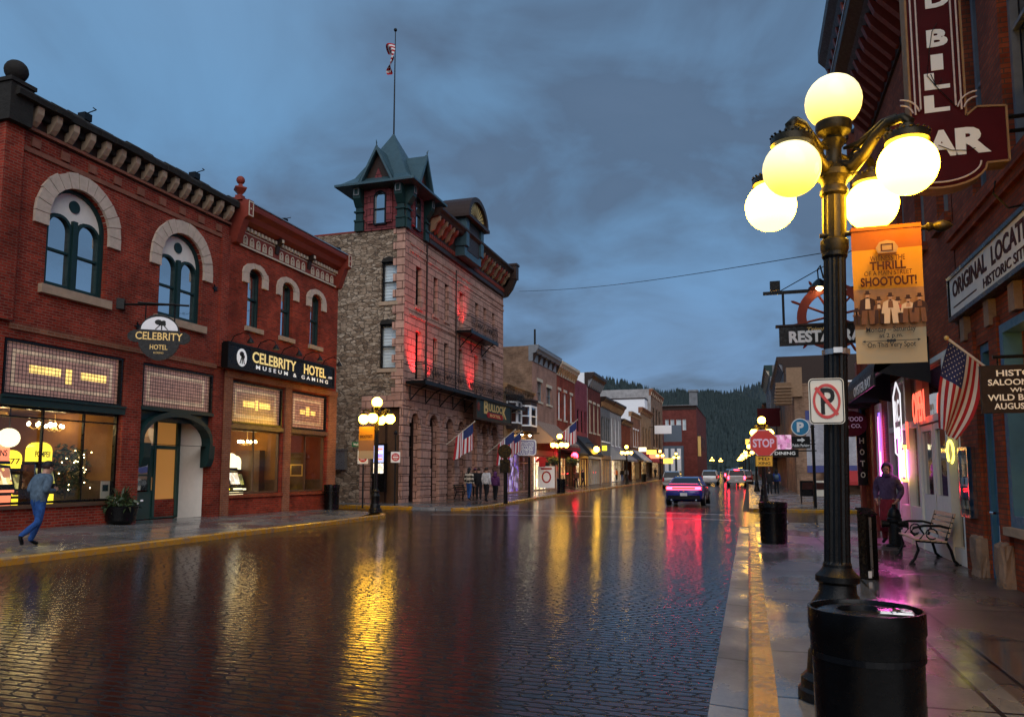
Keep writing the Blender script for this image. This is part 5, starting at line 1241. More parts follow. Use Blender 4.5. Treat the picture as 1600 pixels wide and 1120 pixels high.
m = MB(); m.ring(rect(DB[0], DB[1], .02, 3.5), rect(DB[0] + .1, DB[1] - .1, .02, 3.38), .04, .2); m.box(DB[0] + .1, DB[1] - .1, .1, .2, 2.5, 2.62); m.build('door_frame', 'bluep', rs)
d = MB(); d.ring(rect(DB[0] + .1, DB[1] - .1, .04, 2.5), rect(DB[0] + .22, DB[1] - .22, .95, 2.38), .1, .16); d.box(DB[0] + .22, DB[1] - .22, .11, .15, .1, .95); d = d.build('door', 'bluep', rs)
MB().box(DB[0] + .2, DB[1] - .2, .13, .14, .95, 2.4).build('pane', 'glass', d); MB().box(DB[0] + .2, DB[1] - .2, .095, .108, .3, .8).build('kick_plate', 'white', d)
MB().tube([(DB[1] - .2, .1, 1.0), (DB[1] - .2, -.05, 1.0), (DB[1] - .34, -.05, 1.0)], .02, 6).build('handle', 'chrome', d)
MB().box(DB[0] + .1, DB[1] - .1, .15, .16, 2.62, 3.38).build('fanlight', 'glass', rs)
w = MB().ring(rect(WB_[0], WB_[1], .85, 3.6), rect(WB_[0] + .14, WB_[1] - .14, 1.0, 3.48), -.03, .2).build('shop_window', 'bluep', rs)
MB().box(WB_[0] + .1, WB_[1] - .1, .18, .19, .95, 3.55).build('pane', 'shopglass', w)
n = NT('amber_drape'); wv = n.nd('ShaderNodeTexWave'); n.L.new(n.obj(), wv.inputs[0]); wv.inputs['Scale'].default_value = 6; wv.inputs['Distortion'].default_value = 1.5
n.L.new(n.mix(wv.outputs[1], (.55, .24, .06), (.28, .10, .02)), n.p.inputs['Emission Color']); n.p.inputs['Emission Strength'].default_value = 1.0  # glow put into the drape itself; no lamp stands behind this window
M['drape'] = n.out(n.mix(wv.outputs[1], (.55, .28, .08), (.3, .12, .03)), .9, n.bump(wv.outputs[1], .6, .05))
MB().box(WB_[0], WB_[1], .3, .34, .85, 3.6).build('curtain', 'drape', w); MB().box(WB_[0] - .05, WB_[1] + .05, -.12, .2, .74, .848).build('window_ledge', 'buff', rs)
def boulder(name, a, b, y0, y1, z0, z1, par, mat, seed):
    m = MB(); m.box(a, b, y0, y1, z0, z1); rn = random.Random(seed)
    bmesh.ops.bevel(m.b, geom=list(m.b.edges), offset=.05, segments=1, affect='EDGES'); bmesh.ops.subdivide_edges(m.b, edges=list(m.b.edges), cuts=2, use_grid_fill=True)
    for v in m.b.verts: v.co += Vector((rn.uniform(-.022, .022), rn.uniform(-.03, .02), rn.uniform(-.02, .02)))
    return m.build(name, mat, par)
for k, (a, b) in enumerate(((x(13.75), x(13.26)), (x(12.46), x(12.06)))): boulder('stone_base', a, b, -.14, .1, -.15, .62, rs, 'brownstone', k)
for a, b in ((x(14.1), x(13.26)), (x(12.46), x(12.06))): MB().box(a, b, -.05, -.002, .6, 3.75).build('pier', 'rbrick', rs)
for Yp in (13.6, 12.3, 11.2): MB().box(x(Yp) - .12, x(Yp) + .12, -.1, -.002, 3.65, 4.02).build('pier_cap', 'brownstone', rs)
MB().box(0, WR, -.06, -.002, 4.02, 4.2).build('shopfront_beam', 'darkw', rs)
# sign on the wall
t = right('sign_board', 'long white slanting-lettered sign fixed high on the saloon wall', 13.98, 'sign', 0, None, 3.28)
L = 5.1; MB().box(0, L, -.03, .08, 4.27, 4.88).build('board', 'offw', t); MB().ring(rect(-.06, L + .06, 4.2, 4.94), rect(.0, L, 4.27, 4.88), -.06, .09).build('frame', 'black', t)
text(t, 'ORIGINAL', 1.12, -.032, 4.68, 1.85, .27, 'brownl', .03); text(t, 'LOCATION', 3.25, -.032, 4.68, 1.95, .27, 'brownl', .03); text(t, 'HISTORIC SITE', 2.75, -.032, 4.40, 1.8, .14, 'brownl', .015)
m = MB(); m.box(.2, 1.5, -.036, -.03, 4.39, 4.41); m.box(3.9, 4.9, -.036, -.03, 4.39, 4.41); m.build('rule', 'brownl', t)

# oyster bar: white framed front under a curved black awning
YO = 22.0; x = lambda Y: YO - Y
ro = right('restaurant_building', 'narrow restaurant front with white framed glass doors and curved black awning', YO)
WO = YO - 14.2
m = MB(); oh = [rect(x(21.3), x(14.5), .02, 3.75)] + [rect(x(a), x(a - .8), 6, 9) for a in (20.8, 18.9, 17.0, 15.2)]
m.wall(rect(0, WO, -.4, 11.2), oh, .3); m.f([(0, 14, -.4), (0, 0, -.4), (0, 0, 11.2), (0, 14, 11.2)]); m.build('wall', 'rbrick', ro); MB().box(0, WO, .3, 14, 11, 11.1).build('roof', 'roof', ro)
for a in (20.8, 18.9, 17.0, 15.2): window(ro, x(a), x(a - .8), 6, 9, frame='grey', sill='rbrick')
cornice(ro, WO, 10.6, 12.1, 1.0, 'darkw', 'steel', 16, 'redw')
room(ro, x(21.3), x(14.5), .75, 5, .02, 3.7, 'dwood', 'dwood', 'darkw', 'bar_room')
m = MB(); m.ring(rect(x(21.3), x(14.5), .02, 3.75), rect(x(21.2), x(14.6), .3, 3.65), .0, .14)
for Yp in (20.1, 18.95, 17.75, 15.35): m.box(x(Yp) - .08, x(Yp) + .08, -.02, .14, .02, 3.7)
m.box(x(21.2), x(14.6), -.01, .13, 2.55, 2.68); m.box(x(20), x(17.8), .0, .12, .3, .85); m.build('shopfront_frame', 'offw', ro)
for a, b in ((17.65, 16.6), (16.52, 15.45)):
    d = MB().ring(rect(x(a), x(b), .05, 2.52), rect(x(a) + .13, x(b) - .13, 1.15, 2.4), .02, .1); d.box(x(a), x(b), .03, .09, 1.0, 1.15)
    for k in range(4): d.box(x(a) + .1 + k * .24, x(a) + .2 + k * .24, .03, .085, .1, 1.0)
    d = d.build('glass_door', 'offw', ro); MB().box(x(a) + .1, x(b) - .1, .06, .07, .1, 2.45).build('pane', 'glass', d)
for a, b in ((21.2, 18.95), (18.95, 17.75), (15.3, 14.6)): MB().box(x(a), x(b), .1, .11, .3, 2.56).build('pane', 'shopglass', ro)
MB().box(x(21.2), x(14.6), .1, .11, 2.68, 3.66).build('fanlight', 'glass', ro)
m = MB(); pts = []
for k in range(9): a = PI / 2 * k / 8; pts.append((-1.0 * math.sin(a), 3.55 + .65 * math.cos(a)))
m.prof(pts + [(-1.0, 3.28), (-.97, 3.28), (-.97, 3.5), (0, 4.1)], x(20.7), x(16.4)); aw = m.build('awning', 'blackawn', ro)
a_ = math.atan2(.5, .9)
text(aw, 'OYSTER BAY', (x(20.7) + x(16.4)) / 2 + .5, -1.005, 3.42, 2.6, .22, 'whitel', .02)
for e in (20.7, 16.4):
    m = MB(); m.f([(x(e), 0, 4.2)] + [(x(e), py, pz) for py, pz in pts[1:]] + [(x(e), 0, 3.3)]); m.build('awning_side', 'blackawn', aw)
# third front: red piers and a pink-lit door, corner turret
YT = 26.2; x = lambda Y: YT - Y
rt = right('corner_building', 'tall corner building with red piers, pink-lit white doorway and a dark conical turret', YT)
WT = YT - 22.05
m = MB(); m.wall(rect(0, WT, -.4, 15.4), [rect(x(22.95), x(22.2) , .02, 3.4), rect(x(25.6), x(23.6), .5, 3.4), rect(x(25.2), x(24.2), 6, 9), rect(x(23.6), x(22.8), 6, 9)], .3); m.f([(0, 14, -.4), (0, 0, -.4), (0, 0, 15.4), (0, 14, 15.4)]); m.f([(WT, 0, -.4), (WT, 14, -.4), (WT, 14, 15.4), (WT, 0, 15.4)]); m.build('wall', 'rbrick', rt)
MB().box(0, WT, .3, 14, 15, 15.2).build('roof', 'roof', rt)
for a, b in ((25.2, 24.2), (23.6, 22.8)): window(rt, x(a), x(b), 6, 9, frame='grey', sill='rbrick')
shopfront(rt, x(25.6), x(23.6), .5, 3.4, [x(24.6)], .2, 'redw'); MB().box(x(25.6), x(23.6), .9, .94, .3, 3.5).build('lit_interior', 'lit2', rt)
for Yp in (25.85, 23.25): MB().box(x(Yp) - .2, x(Yp) + .2, -.12, -.002, -.1, 5.0).build('pier', 'redw', rt)
m = MB(); m.ring(rect(x(22.95), x(22.2), .02, 3.4), rect(x(22.85), x(22.3), .02, 3.25), -.06, .2); m.build('door_frame', 'offw', rt)
d = MB().box(x(22.85), x(22.3), .12, .18, .04, 3.2).build('door', 'offw', rt); MB().tube([(x(22.38), .08, 1.0), (x(22.38), .08, 1.3)], .02, 6).build('handle', 'iron', d)
aw = MB(); aw.prof([(-.02, 4.1), (-.8, 3.7), (-.8, 3.45), (-.02, 3.45)], x(25.6), x(22.4)); aw = aw.build('awning', 'blackawn', rt); text(aw, 'SALOON', (x(25.6) + x(22.4)) / 2, -.805, 3.57, 1.8, .17, 'whitel', .02)
cornice(rt, WT, 13.6, 15.5, .8, 'darkw', None, 7, 'redw')
cx, cyy = .75, 1.15
m = MB(); m.lathe([(.3, 10.2), (.8, 10.9), (1.3, 11.6), (1.3, 14.6), (1.42, 14.7), (1.46, 15.0)], (cx, cyy, 0), 20); tu = m.build('turret', 'rbrick', rt)
MB().lathe([(1.6, 15.0), (1.57, 15.15), (1.3, 16.6), (.8, 18.5), (.05, 21)], (cx, cyy, 0), 20).build('turret_roof', 'slate', tu)
for k in range(5):
    a = -PI / 2 + (k - 2) * .62; q = MB().box(-.25, .25, -.03, .05, 12.0, 14.0); q = q.build('window', 'darkw', tu); q.matrix_local = Matrix.Translation((cx + 1.3 * math.cos(a), cyy + 1.3 * math.sin(a), 0)) @ Matrix.Rotation(a + PI / 2, 4, 'Z'); MB().box(-.19, .19, -.045, -.03, 12.1, 13.9).build('pane', 'glass', q)

# ------------------------------------------------------------------ five-globe street lamps
def street_lamp(loc, rz, label):
    t = thing('street_lamp', label, 'street lamp', loc, rz, 'five-globe street lamps')
    m = MB(); m.lathe([(.27, 0), (.27, .06), (.25, .08), (.25, .14), (.21, .18), (.2, .32), (.17, .36), (.165, .62), (.18, .66), (.13, .74), (.125, .8), (.15, .82), (.15, .86), (.11, .9), (.1, .92)], n=24); m.build('base', 'iron', t, True, auto=35)
    m = MB(); m.lathe([(.098, .9), (.098, .94), (.09, .96), (.078, 3.3), (.09, 3.32), (.09, 3.36)], n=32, flute=.09, fr=(.95, 3.31)); m.build('shaft', 'iron', t)
    m = MB(); m.lathe([(.088, 3.34), (.1, 3.38), (.1, 3.44), (.082, 3.46), (.085, 3.55), (.085, 3.78), (.1, 3.80), (.1, 3.83), (.085, 3.86), (.095, 3.9), (.125, 3.93), (.13, 3.97), (.1, 4.0), (.07, 4.03), (.055, 4.08), (.055, 4.16), (.08, 4.2), (.09, 4.22), (.06, 4.25), (.12, 4.285), (.13, 4.31), (.13, 4.36), (.1, 4.37)], n=24, flute=.09, fr=(3.46, 3.79)); m.build('capital', 'bronze', t, True, auto=35)
    for k in range(4):
        a = k * PI / 2; c, s = math.cos(a), math.sin(a); P = lambda r, z: (r * c, r * s, z)
        m = MB()
        m.tube([P(.07, 4.0), P(.16, 3.98), P(.24, 4.05), P(.32, 4.15), P(.42, 4.22), P(.52, 4.22), P(.575, 4.17), P(.57, 4.12), P(.53, 4.12)], [.05, .05, .045, .04, .036, .034, .034, .03, .02], 8)
        m.tube([P(.08, 4.14), P(.2, 4.13), P(.3, 4.19), P(.38, 4.245), P(.48, 4.26)], [.012, .03, .024, .018, .008], 6)
        m.tube([P(.18, 4.0), P(.13, 4.06), P(.17, 4.11), P(.22, 4.08)], [.028, .02, .02, .012], 6)
        for q in range(5): m.sphere(P(.2 + q * .07, 4.02 + q * .04 + .03), .022, 6)
        arm = m.build('arm', 'bronze', t, True)
        m = MB(); m.lathe([(.02, .14), (.05, .13), (.06, .09), (.135, .065), (.145, .05), (.145, .005), (.12, .0)], P(.55, 4.025), 20)
        for q in range(20): m.sphere((.55 * c + .142 * math.cos(q * PI / 10), .55 * s + .142 * math.sin(q * PI / 10), 4.09), .012, 5)
        m.build('globe_holder', 'bronze', arm, True, auto=40)
        MB().sphere(P(.55, 3.855), .2, 28).build('globe', 'globe', t, True)
    MB().sphere((0, 0, 4.535), .206, 28).build('globe', 'globe', t, True)
    for o in t.children_recursive:
        for v in o.data.vertices: v.co.z -= .12 * max(0, min(1, (v.co.z - 1) / 2.2))
    return t
LAMP = (.56, 6.05, .155)
FWD = Vector((-math.sin(YAW), math.cos(YAW), 0))
L0 = street_lamp(LAMP, R(54), 'nearest five-globe street lamp, carrying the orange banner and no-parking sign')
L0.rotation_euler = (0, R(1.9), R(54)) if 0 else (Matrix.Rotation(R(1.9), 4, Vector((-FWD.x, -FWD.y, 0)) * -1) @ Matrix.Rotation(R(54), 4, 'Z')).to_euler()   # the old post leans a little
gs = [o for o in L0.children if o.name.startswith('globe')]
for o in (gs[-1], ): o.data = o.data.copy(); o.data.materials[0] = M['globe2']
cand = sorted(gs[:-1], key=lambda o: 0)
lamps = []
def lampcopy(x_, y_, z_, lab, rz): lamps.append(dup(L0, (x_, y_, z_), rz, lab)); [setattr(c, 'data', gs[0].data if 0 else c.data) for c in lamps[-1].children]
GL = gs[0].data; TOPB = None
FARD = {}
def lampcopy(x_, y_, z_, lab, rz):
    c = dup(L0, (x_, y_, z_), rz, lab); k = 'globefar' if y_ > 55 else 'globemid'
    for o in c.children_recursive:
        if o.name.startswith('globe') and not o.name.startswith('globe_'):
            if (o.data.name, k) not in FARD: q = o.data.copy(); q.materials[0] = M[k]; FARD[(o.data.name, k)] = q
            o.data = FARD[(o.data.name, k)]
    return c
TOPD = gs[-1].data.copy(); TOPD.materials[0] = M['globe']
lampcopy(-14.3, 28.0, .16, 'five-globe street lamp with a banner at the alley corner between the brick and stone hotels', R(10))
lampcopy(-14.3, 59.5, .16 + gr(59), 'five-globe street lamp with a flower basket before the striped awning shop', R(30))
lampcopy(-13.9, 92, .16 + gr(92), 'five-globe street lamp standing before the grey awning shop', R(20))
for y_, l_ in ((122, 'five-globe street lamp before the orange brick shop'), (150, 'five-globe street lamp before the tall brown block at the row end'), (178, 'five-globe street lamp before the dark red brick block'), (208, 'five-globe street lamp just past the dark red brick block'), (240, 'second five-globe street lamp past the dark red brick block'), (280, 'last five-globe street lamp on the shop row side')):
    lampcopy(-13.2 + max(0, y_ - 150) * .03, y_, .16 + gr(y_), l_, R(y_ * 7))
for y_, l_ in ((44, 'five-globe street lamp just beyond the side street behind the stop sign'), (68, 'five-globe street lamp before the striped side wall building'), (98, 'five-globe street lamp before the boarded dark brown front'), (128, 'five-globe street lamp before the tall white framed window'), (160, 'five-globe street lamp past the far brown shop'), (195, 'five-globe street lamp before the farthest brick shop'), (235, 'last five-globe street lamp beyond the red pickup')):
    lampcopy(.75 - max(0, y_ - 60) * .018, y_, .16 + gr(y_), l_, R(y_ * 5))
# B globe (left front of the nearest lamp) glows amber like the top one
best = min((o for o in gs[:-1]), key=lambda o: abs(((Matrix.Rotation(R(54), 4, 'Z') @ (sum((v.co for v in o.data.vertices), Vector()) / len(o.data.vertices))) - Vector((-.42, -.35, 3.85))).length))
best.data = best.data.copy(); best.data.materials[0] = M['globe2']

# banner on the nearest lamp
lx, ly = LAMP[0], LAMP[1]
bl, br = onY(1329, 358, ly - .05), onY(1450, 565, ly - .05)
t = thing('banner', 'orange and cream lamp-post banner with a row of hatted men in brown', 'banner', ((bl.x + br.x) / 2, ly - .05, br.z), 0)
bw, bh = (br.x - bl.x) / 2, bl.z - br.z
M['borange'] = flat('banner_orange_cloth', (.44, .20, .016), .7, var=.08); M['brust'] = flat('banner_rust_cloth', (.24, .065, .012), .7, var=.1); M['bcream'] = flat('banner_cream_cloth', (.38, .28, .16), .7, var=.08); M['bmid'] = flat('banner_sepia_print', (.27, .13, .055), .7, var=.3, sc=20)
def bz(py): return onY(1390, py, ly - .05).z - br.z
def sheet(name, z0, z1, mat, par, y=0, wave=0, w=bw):
    m = MB(); n = 24; f = lambda u: wave * math.sin(u / w * 3.3)
    A = [(-w + 2 * w * k / n) for k in range(n + 1)]
    lo = [(a, y, z0 if not callable(z0) else z0(a)) for a in A]; hi = [(a, y, z1 if not callable(z1) else z1(a)) for a in A]
    for k in range(n): m.f([lo[k], lo[k + 1], hi[k + 1], hi[k]]); m.f([(lo[k][0], y + .004, lo[k][2]), (hi[k][0], y + .004, hi[k][2]), (hi[k + 1][0], y + .004, hi[k + 1][2]), (lo[k + 1][0], y + .004, lo[k + 1][2])])
    return m.build(name, mat, par)
cl = MB(); N_ = 20
def cz_(a, z): return .012 * math.sin(a * 9 + 1) * (1 - z / bh) + .006 * math.sin(z * 11 + a * 4)
G = [[cl.b.verts.new((-bw + 2 * bw * i / N_, cz_(-bw + 2 * bw * i / N_, bh * j / 24), bh * j / 24)) for j in range(25)] for i in range(N_ + 1)]
wave = lambda a: bz(391) + .02 * math.sin(a / bw * 3.2 + .4)
wtop = lambda a: bz(388) + .02 * math.cos(a / bw * 2.8)
for i in range(N_):
    for j in range(24):
        zc = bh * (j + .5) / 24; cl.f([G[i][j], G[i + 1][j], G[i + 1][j + 1], G[i][j + 1]], 0 if zc < bz(510) else 3 if zc < bz(450) else 1 if zc < bz(386) else 2)
cloth = cl.build('cloth', ['bcream', 'borange', 'brust', 'bmid'], t, True)
yy = -.024
def bt(s, py, wpx, hpx, mat='brownl', bold=.01, sp=1): text(cloth, s, 0, yy, bz(py), wpx * bw * 2 / 121, hpx * bh / 207, mat, bold, .003, space=sp)
bt('WITNESS THE', 404, 60, 8, bold=0); bt('THRILL', 415.5, 62, 13, bold=.03); bt('OF A MAIN STREET', 427, 82, 7, bold=0); bt('SHOOTOUT!', 440, 96, 14, bold=.035)
bt('Monday – Saturday', 516, 84, 10, 'blackl', .008); bt('at 2 p.m.', 525.5, 40, 8, 'blackl', .008); bt('On This Very Spot', 540, 82, 10, 'blackl', .008)
m = MB(); m.box(-.17, -.03, yy - .003, yy, bz(533.5), bz(532.5)); m.box(.03, .17, yy - .003, yy, bz(533.5), bz(532.5))
for s in (-1, 1): m.prism([(s * .17, bz(535)), (s * .19, bz(533)), (s * .17, bz(531))][::s], yy - .003, yy)
for a in (-.02, 0, .02): m.prism([(a + .012 * math.cos(k * PI / 4), bz(533) + .012 * math.sin(k * PI / 4)) for k in range(8)], yy - .003, yy)
m.build('ornament', 'blackl', cloth)
m = MB(); m.prism([(-.06, bz(396)), (.06, bz(396)), (.075, bz(388)), (.05, bz(379)), (0, bz(376)), (-.05, bz(379)), (-.075, bz(388))], yy - .003, yy); e = m.build('emblem', 'tanp', cloth)
m = MB(); m.ring(rect(-.04, .04, bz(393), bz(382)), rect(-.032, .032, bz(392), bz(383)), yy - .006, yy - .003); m.box(-.06, .06, yy - .006, yy - .003, bz(399), bz(397.5)); m.build('emblem_ring', 'brownl', e)
M['inkd'] = flat('dark_sepia_ink', (.035, .012, .008), .7); M['inkm'] = flat('mid_sepia_ink', (.15, .06, .028), .7); M['inkl'] = flat('pale_sepia_ink', (.55, .38, .24), .7); M['inkr'] = flat('faded_red_ink', (.38, .09, .06), .7); M['inkf'] = flat('face_sepia_ink', (.42, .22, .12), .7)
px = lambda v: (v - 1389.5) * bw * 2 / 121
men = [(1352, 452, 15, 'inkd', 'inkm', 'inkl'), (1371, 462, 10, 'inkm', 'inkd', 'inkl'), (1391, 457, 15, 'inkl', 'inkl', 'inkm'), (1404, 464, 10, 'inkr', 'inkd', 'inkr'), (1421, 462, 13, 'inkl', 'inkm', 'inkf'), (1440, 460, 13, 'inkd', 'inkm', 'inkm'), (1332, 478, 7, 'inkm', 'inkd', 'inkm')]
for k, (cx, ty, w_, coat, leg, shirt) in enumerate(men):
    w_ *= 1.5
    y0 = yy - .002 - .0012 * (k % 3); q = lambda a, b: (px(cx + a), bz(b)); T = ty + 16
    m = MB()
    m.i = 1
    for s in (-1, 1): m.prism([q(s * .5, 482), q(s * w_ * .48, 482), q(s * w_ * .55, 506), q(s * w_ * .12, 506)], y0, y0 + .001)
    m.i = 0; m.prism([q(-w_ * .55, T), q(-w_ * .72, 490), q(-w_ * .5, 491), q(-w_ * .45, 484), q(w_ * .45, 484), q(w_ * .5, 491), q(w_ * .72, 490), q(w_ * .55, T), q(w_ * .2, T - 3), q(-w_ * .2, T - 3)], y0 - .0005, y0 + .0005)
    m.i = 2; m.prism([q(-w_ * .16, T - 2), q(-w_ * .2, 482), q(w_ * .2, 482), q(w_ * .16, T - 2)], y0 - .001, y0)
    m.i = 3; m.prism([q(3.2 * math.cos(a), T - 6 + 4.2 * math.sin(a)) for a in [PI * 2 * z / 10 for z in range(10)]], y0 - .001, y0)
    m.i = 4; m.prism([q(-7, T - 9), q(-3.4, T - 10.5), q(-3, T - 14.5), q(3, T - 14.5), q(3.4, T - 10.5), q(7, T - 9), q(0, T - 8)], y0 - .0015, y0 - .0005); m.prism([q(-2.4, T - 4.4), q(2.4, T - 4.4), q(1.5, T - 2.4), q(-1.5, T - 2.4)], y0 - .0015, y0 - .0011)
    m.build('printed_figure', [coat, leg, shirt, 'inkf', 'inkd'], cloth)
m = MB(); ar = bz(357) + .0
m.tube([(lx - t.location.x, .05, ar), (bw + .05, .05, ar)], .018, 8); m.lathe([(.018, 0), (.035, .02), (.03, .04), (.022, .05), (.04, .08), (.045, .11), (.03, .15), (.005, .18)], n=12); 
for v in m.b.verts:
    if v.co.x ** 2 + v.co.y ** 2 < .003 and abs(v.co.z) < .2: v.co = Vector((bw + .04 + v.co.z, .05 + v.co.y, ar + v.co.x))
m.build('banner_arm', 'bronze', t, True, auto=40)
m = MB(); m.box(-bw, bw, -.01, .07, bh - .025, bh + .004); m.build('sleeve', 'brust', cloth)

# no-parking sign on the lamp post
a, b = onY(1265, 663, ly - .18), onY(1318, 590, ly - .18)
t = thing('no_parking_sign', 'white no-parking sign with red ring strapped to the nearest lamp post', 'sign', ((a.x + b.x) / 2, ly - .18, (a.z + b.z) / 2), R(4))
w_, h_ = (b.x - a.x) / 2, (b.z - a.z) / 2
def rrect(w, h, r, n=5): return [(sx_ * (w - r) + r * math.cos(q), sz_ * (h - r) + r * math.sin(q)) for sx_, sz_, a0 in ((1, 1, 0), (-1, 1, PI / 2), (-1, -1, PI), (1, -1, 1.5 * PI)) for q in [a0 + PI / 2 * k / n for k in range(n + 1)]]
M['signw'] = flat('reflective_white_sheet', (.72, .66, .54), .4, var=.06); M['signr'] = flat('sign_red', (.55, .03, .025), .4, var=.06)
MB().prism(rrect(w_, h_, .03), -.004, .004).build('plate', 'signw', t)
MB().ring(rrect(w_ - .006, h_ - .006, .026), rrect(w_ - .012, h_ - .012, .022), -.007, -.0045).build('border', 'blackl', t)
text(t, 'P', .008, -.0045, 0, w_ * .8, h_ * 1.15, 'blackl', .015, .002)
m = MB(); el = lambda k_: [(w_ * .78 * k_ * math.cos(2 * PI * q / 40), h_ * .76 * k_ * math.sin(2 * PI * q / 40)) for q in range(40)]
m.ring(el(1), el(.83), -.01, -.0065); an = math.atan2(h_ * .52, -w_ * .52); d_ = Vector((math.cos(an), math.sin(an))); n_ = Vector((-d_.y, d_.x)) * .011; e_ = math.hypot(w_, h_) * .60
m.prism([tuple(d_ * e_ + n_), tuple(-d_ * e_ + n_), tuple(-d_ * e_ - n_), tuple(d_ * e_ - n_)], -.0098, -.0066); m.build('red_ring', 'signr', t)
m = MB()
for s in (1, -1): m.lathe([(.008, 0), (.006, .005)], (0, 0, 0), 8)
m.b.free(); m = MB(); m.box(.02, .07, .004, .16, h_ * .6, h_ * .6 + .02); m.box(.02, .07, .004, .16, -h_ * .6, -h_ * .6 + .02); m.build('strap', 'steel', t)
t = thing('post_strap', 'steel band clamped round the nearest lamp post below its banner', 'strap', (lx + .033 * 2.6 * math.cos(YAW), ly + .033 * 2.6 * math.sin(YAW), onY(1308, 550, ly).z))
m = MB(); m.lathe([(.098, -.02), (.098, .02)], n=20); m.box(-.03, .03, -.14, -.09, -.02, .02); m.build('band', 'steel', t)
# litter bins
def bin_(loc, label, r=.30, h=.95, oval=1.0, rz=0):
    t = thing('litter_bin', label, 'bin', loc, rz, 'black litter bins along the pavements')
    m = MB(); m.lathe([(r * .93, 0), (r * .93, .04), (r * .97, .05), (r * .98, h * .72), (r, h * .74), (r * 1.02, h - .12), (r * 1.04, h - .11), (r * 1.04, h), (r * .99, h), (r * .97, h - .03), (r * .97, h - .1)], n=48, sy=oval); m.build('drum', 'binp', t, True, auto=30)
    m = MB(); m.lathe([(r * .985, h - .035), (r * .8, h - .015), (r * .5, h - .01), (r * .48, h - .06), (r * .1, h - .5)], n=40, sy=oval); m.build('lid', 'black', t, True, auto=30)
    m = MB(); m.ring([(r * 1.015 * math.cos(2 * PI * k / 40), r * 1.015 * oval * math.sin(2 * PI * k / 40)) for k in range(40)], [(r * .97 * math.cos(2 * PI * k / 40), r * .97 * oval * math.sin(2 * PI * k / 40)) for k in range(40)], 0, .03)
    for v in m.b.verts: v.co = Vector((v.co.x, v.co.z, h * .73 + v.co.y))
    m.build('hoop', 'black', t)
    return t
M['binp'] = flat('glossy_black_bin', (.003, .003, .0032), .25, var=.4, sc=5, bump=.1, spec=.25)
b0 = bin_((.555, 4.42, .155), 'large black litter bin in front of the nearest lamp post', .27, .9)
m = MB(); 
rn = random.Random(3)
for k in range(8):
    a = rn.uniform(-.5, .9); m.box(.12 + rn.uniform(-.05, .06), .2 + rn.uniform(-.05, .05), -.06 + rn.uniform(-.04, .04), .02 + rn.uniform(0, .05), .885 + k * .002, .890 + k * .002, Matrix.Rotation(a * .2, 4, 'Z'))
tag(m.build('crumpled_wrapper', 'chrome', None, loc=(.53, 4.36, .16)), 'crumpled shiny wrapper lying on the lid of the large bin', 'litter')
bin_((.5, 18.6, .16), 'black litter bin beside the stop sign post', .3, .92)
bin_((-16.6, 28.55, .2), 'black litter bin at the alley corner of the brick hotel', .32, 1.05)
bin_((-13.75, 57.6, .16 + gr(57)), 'black litter bin under the flower basket lamp', .33, 1.1)
bin_((-13.6, 105, .16 + gr(105)), 'black litter bin before the small rust brick shop', .33, 1.1)
t = thing('ash_bin', 'slim black box bin with slanted top and pale sticker beside the lamp post', 'bin', (1.66, 12.8, .165), R(28))
m = MB(); m.prof([(-.14, 0), (-.14, .94), (.06, 1.01), (.06, 0)], -.09, .09); m.build('housing', 'binp', t); MB().box(-.04, .0, -.146, -.141, .05, .92).build('door_edge', 'steel', t); MB().box(-.085, -.03, -.147, -.141, .03, .13).build('sticker', 'white', t); q = MB(); q.prof([(-.16, .95), (-.16, .97), (.08, 1.055), (.08, 1.035)], -.105, .105); q.build('lid', 'black', t)

# stop sign, crossing plate, parking signs
def pole(par, h, r=.035, mat='iron', x_=0, y_=.05): return MB().tube([(x_, y_, 0), (x_, y_, h)], r, 10).build('pole', mat, par)
ys_ = 23.5; c = onY(1193, 692, ys_)
t = thing('stop_sign', 'red octagonal stop sign with yellow crossing plate beneath', 'sign', (c.x, ys_, .16), 0); zc = c.z - .16; r_ = 20.5 / 1200 * 22.6
pole(t, zc + .3); oc = lambda r: [(r / math.cos(PI / 8) * math.cos(PI / 8 + k * PI / 4), zc + r / math.cos(PI / 8) * math.sin(PI / 8 + k * PI / 4)) for k in range(8)]
M['stopr'] = flat('stop_sign_red', (.62, .055, .035), .4, var=.06)
MB().prism(oc(r_), -.006, .006).build('border', 'signw', t); p_ = MB().prism(oc(r_ * .93), -.011, -.0065).build('plate', 'stopr', t); text(p_, 'STOP', 0, -.0115, zc, r_ * 1.55, r_ * .66, 'whitel', .035, .003)
z2 = onY(1194, 720, ys_).z - .16; M['signy'] = flat('sign_yellow', (.85, .66, .03), .4, var=.06)
p_ = MB().prism([(a_, z2 + b_) for a_, b_ in rrect(.235, .155, .02)], -.006, .006).build('crossing_plate', 'signy', t); text(p_, 'PED', 0, -.0065, z2 + .065, .3, .085, 'blackl', .02, .002); text(p_, 'XING', 0, -.0065, z2 - .065, .34, .085, 'blackl', .02, .002)
MB().ring([(a_, z2 + b_) for a_, b_ in rrect(.225, .145, .018)], [(a_, z2 + b_) for a_, b_ in rrect(.217, .137, .015)], -.008, -.0065).build('border', 'blackl', p_)
yp = 37.6; c = onY(1250.5, 667, yp); p0 = onY(1271, 700, yp); sc = 1200 / 36.6
t = thing('parking_sign', 'round blue parking sign above a black arrow plate on a pole', 'sign', (p0.x, yp, .17), 0); zc = c.z - .17; ox = c.x - p0.x
MB().tube([(0, .06, 0), (0, .06, zc + .1)], .07, 10).build('pole', 'iron', t)
ci = lambda r: [(ox + r * math.cos(2 * PI * k / 28), zc + r * math.sin(2 * PI * k / 28)) for k in range(28)]
M['signb'] = flat('sign_blue', (.02, .22, .40), .4, var=.06)
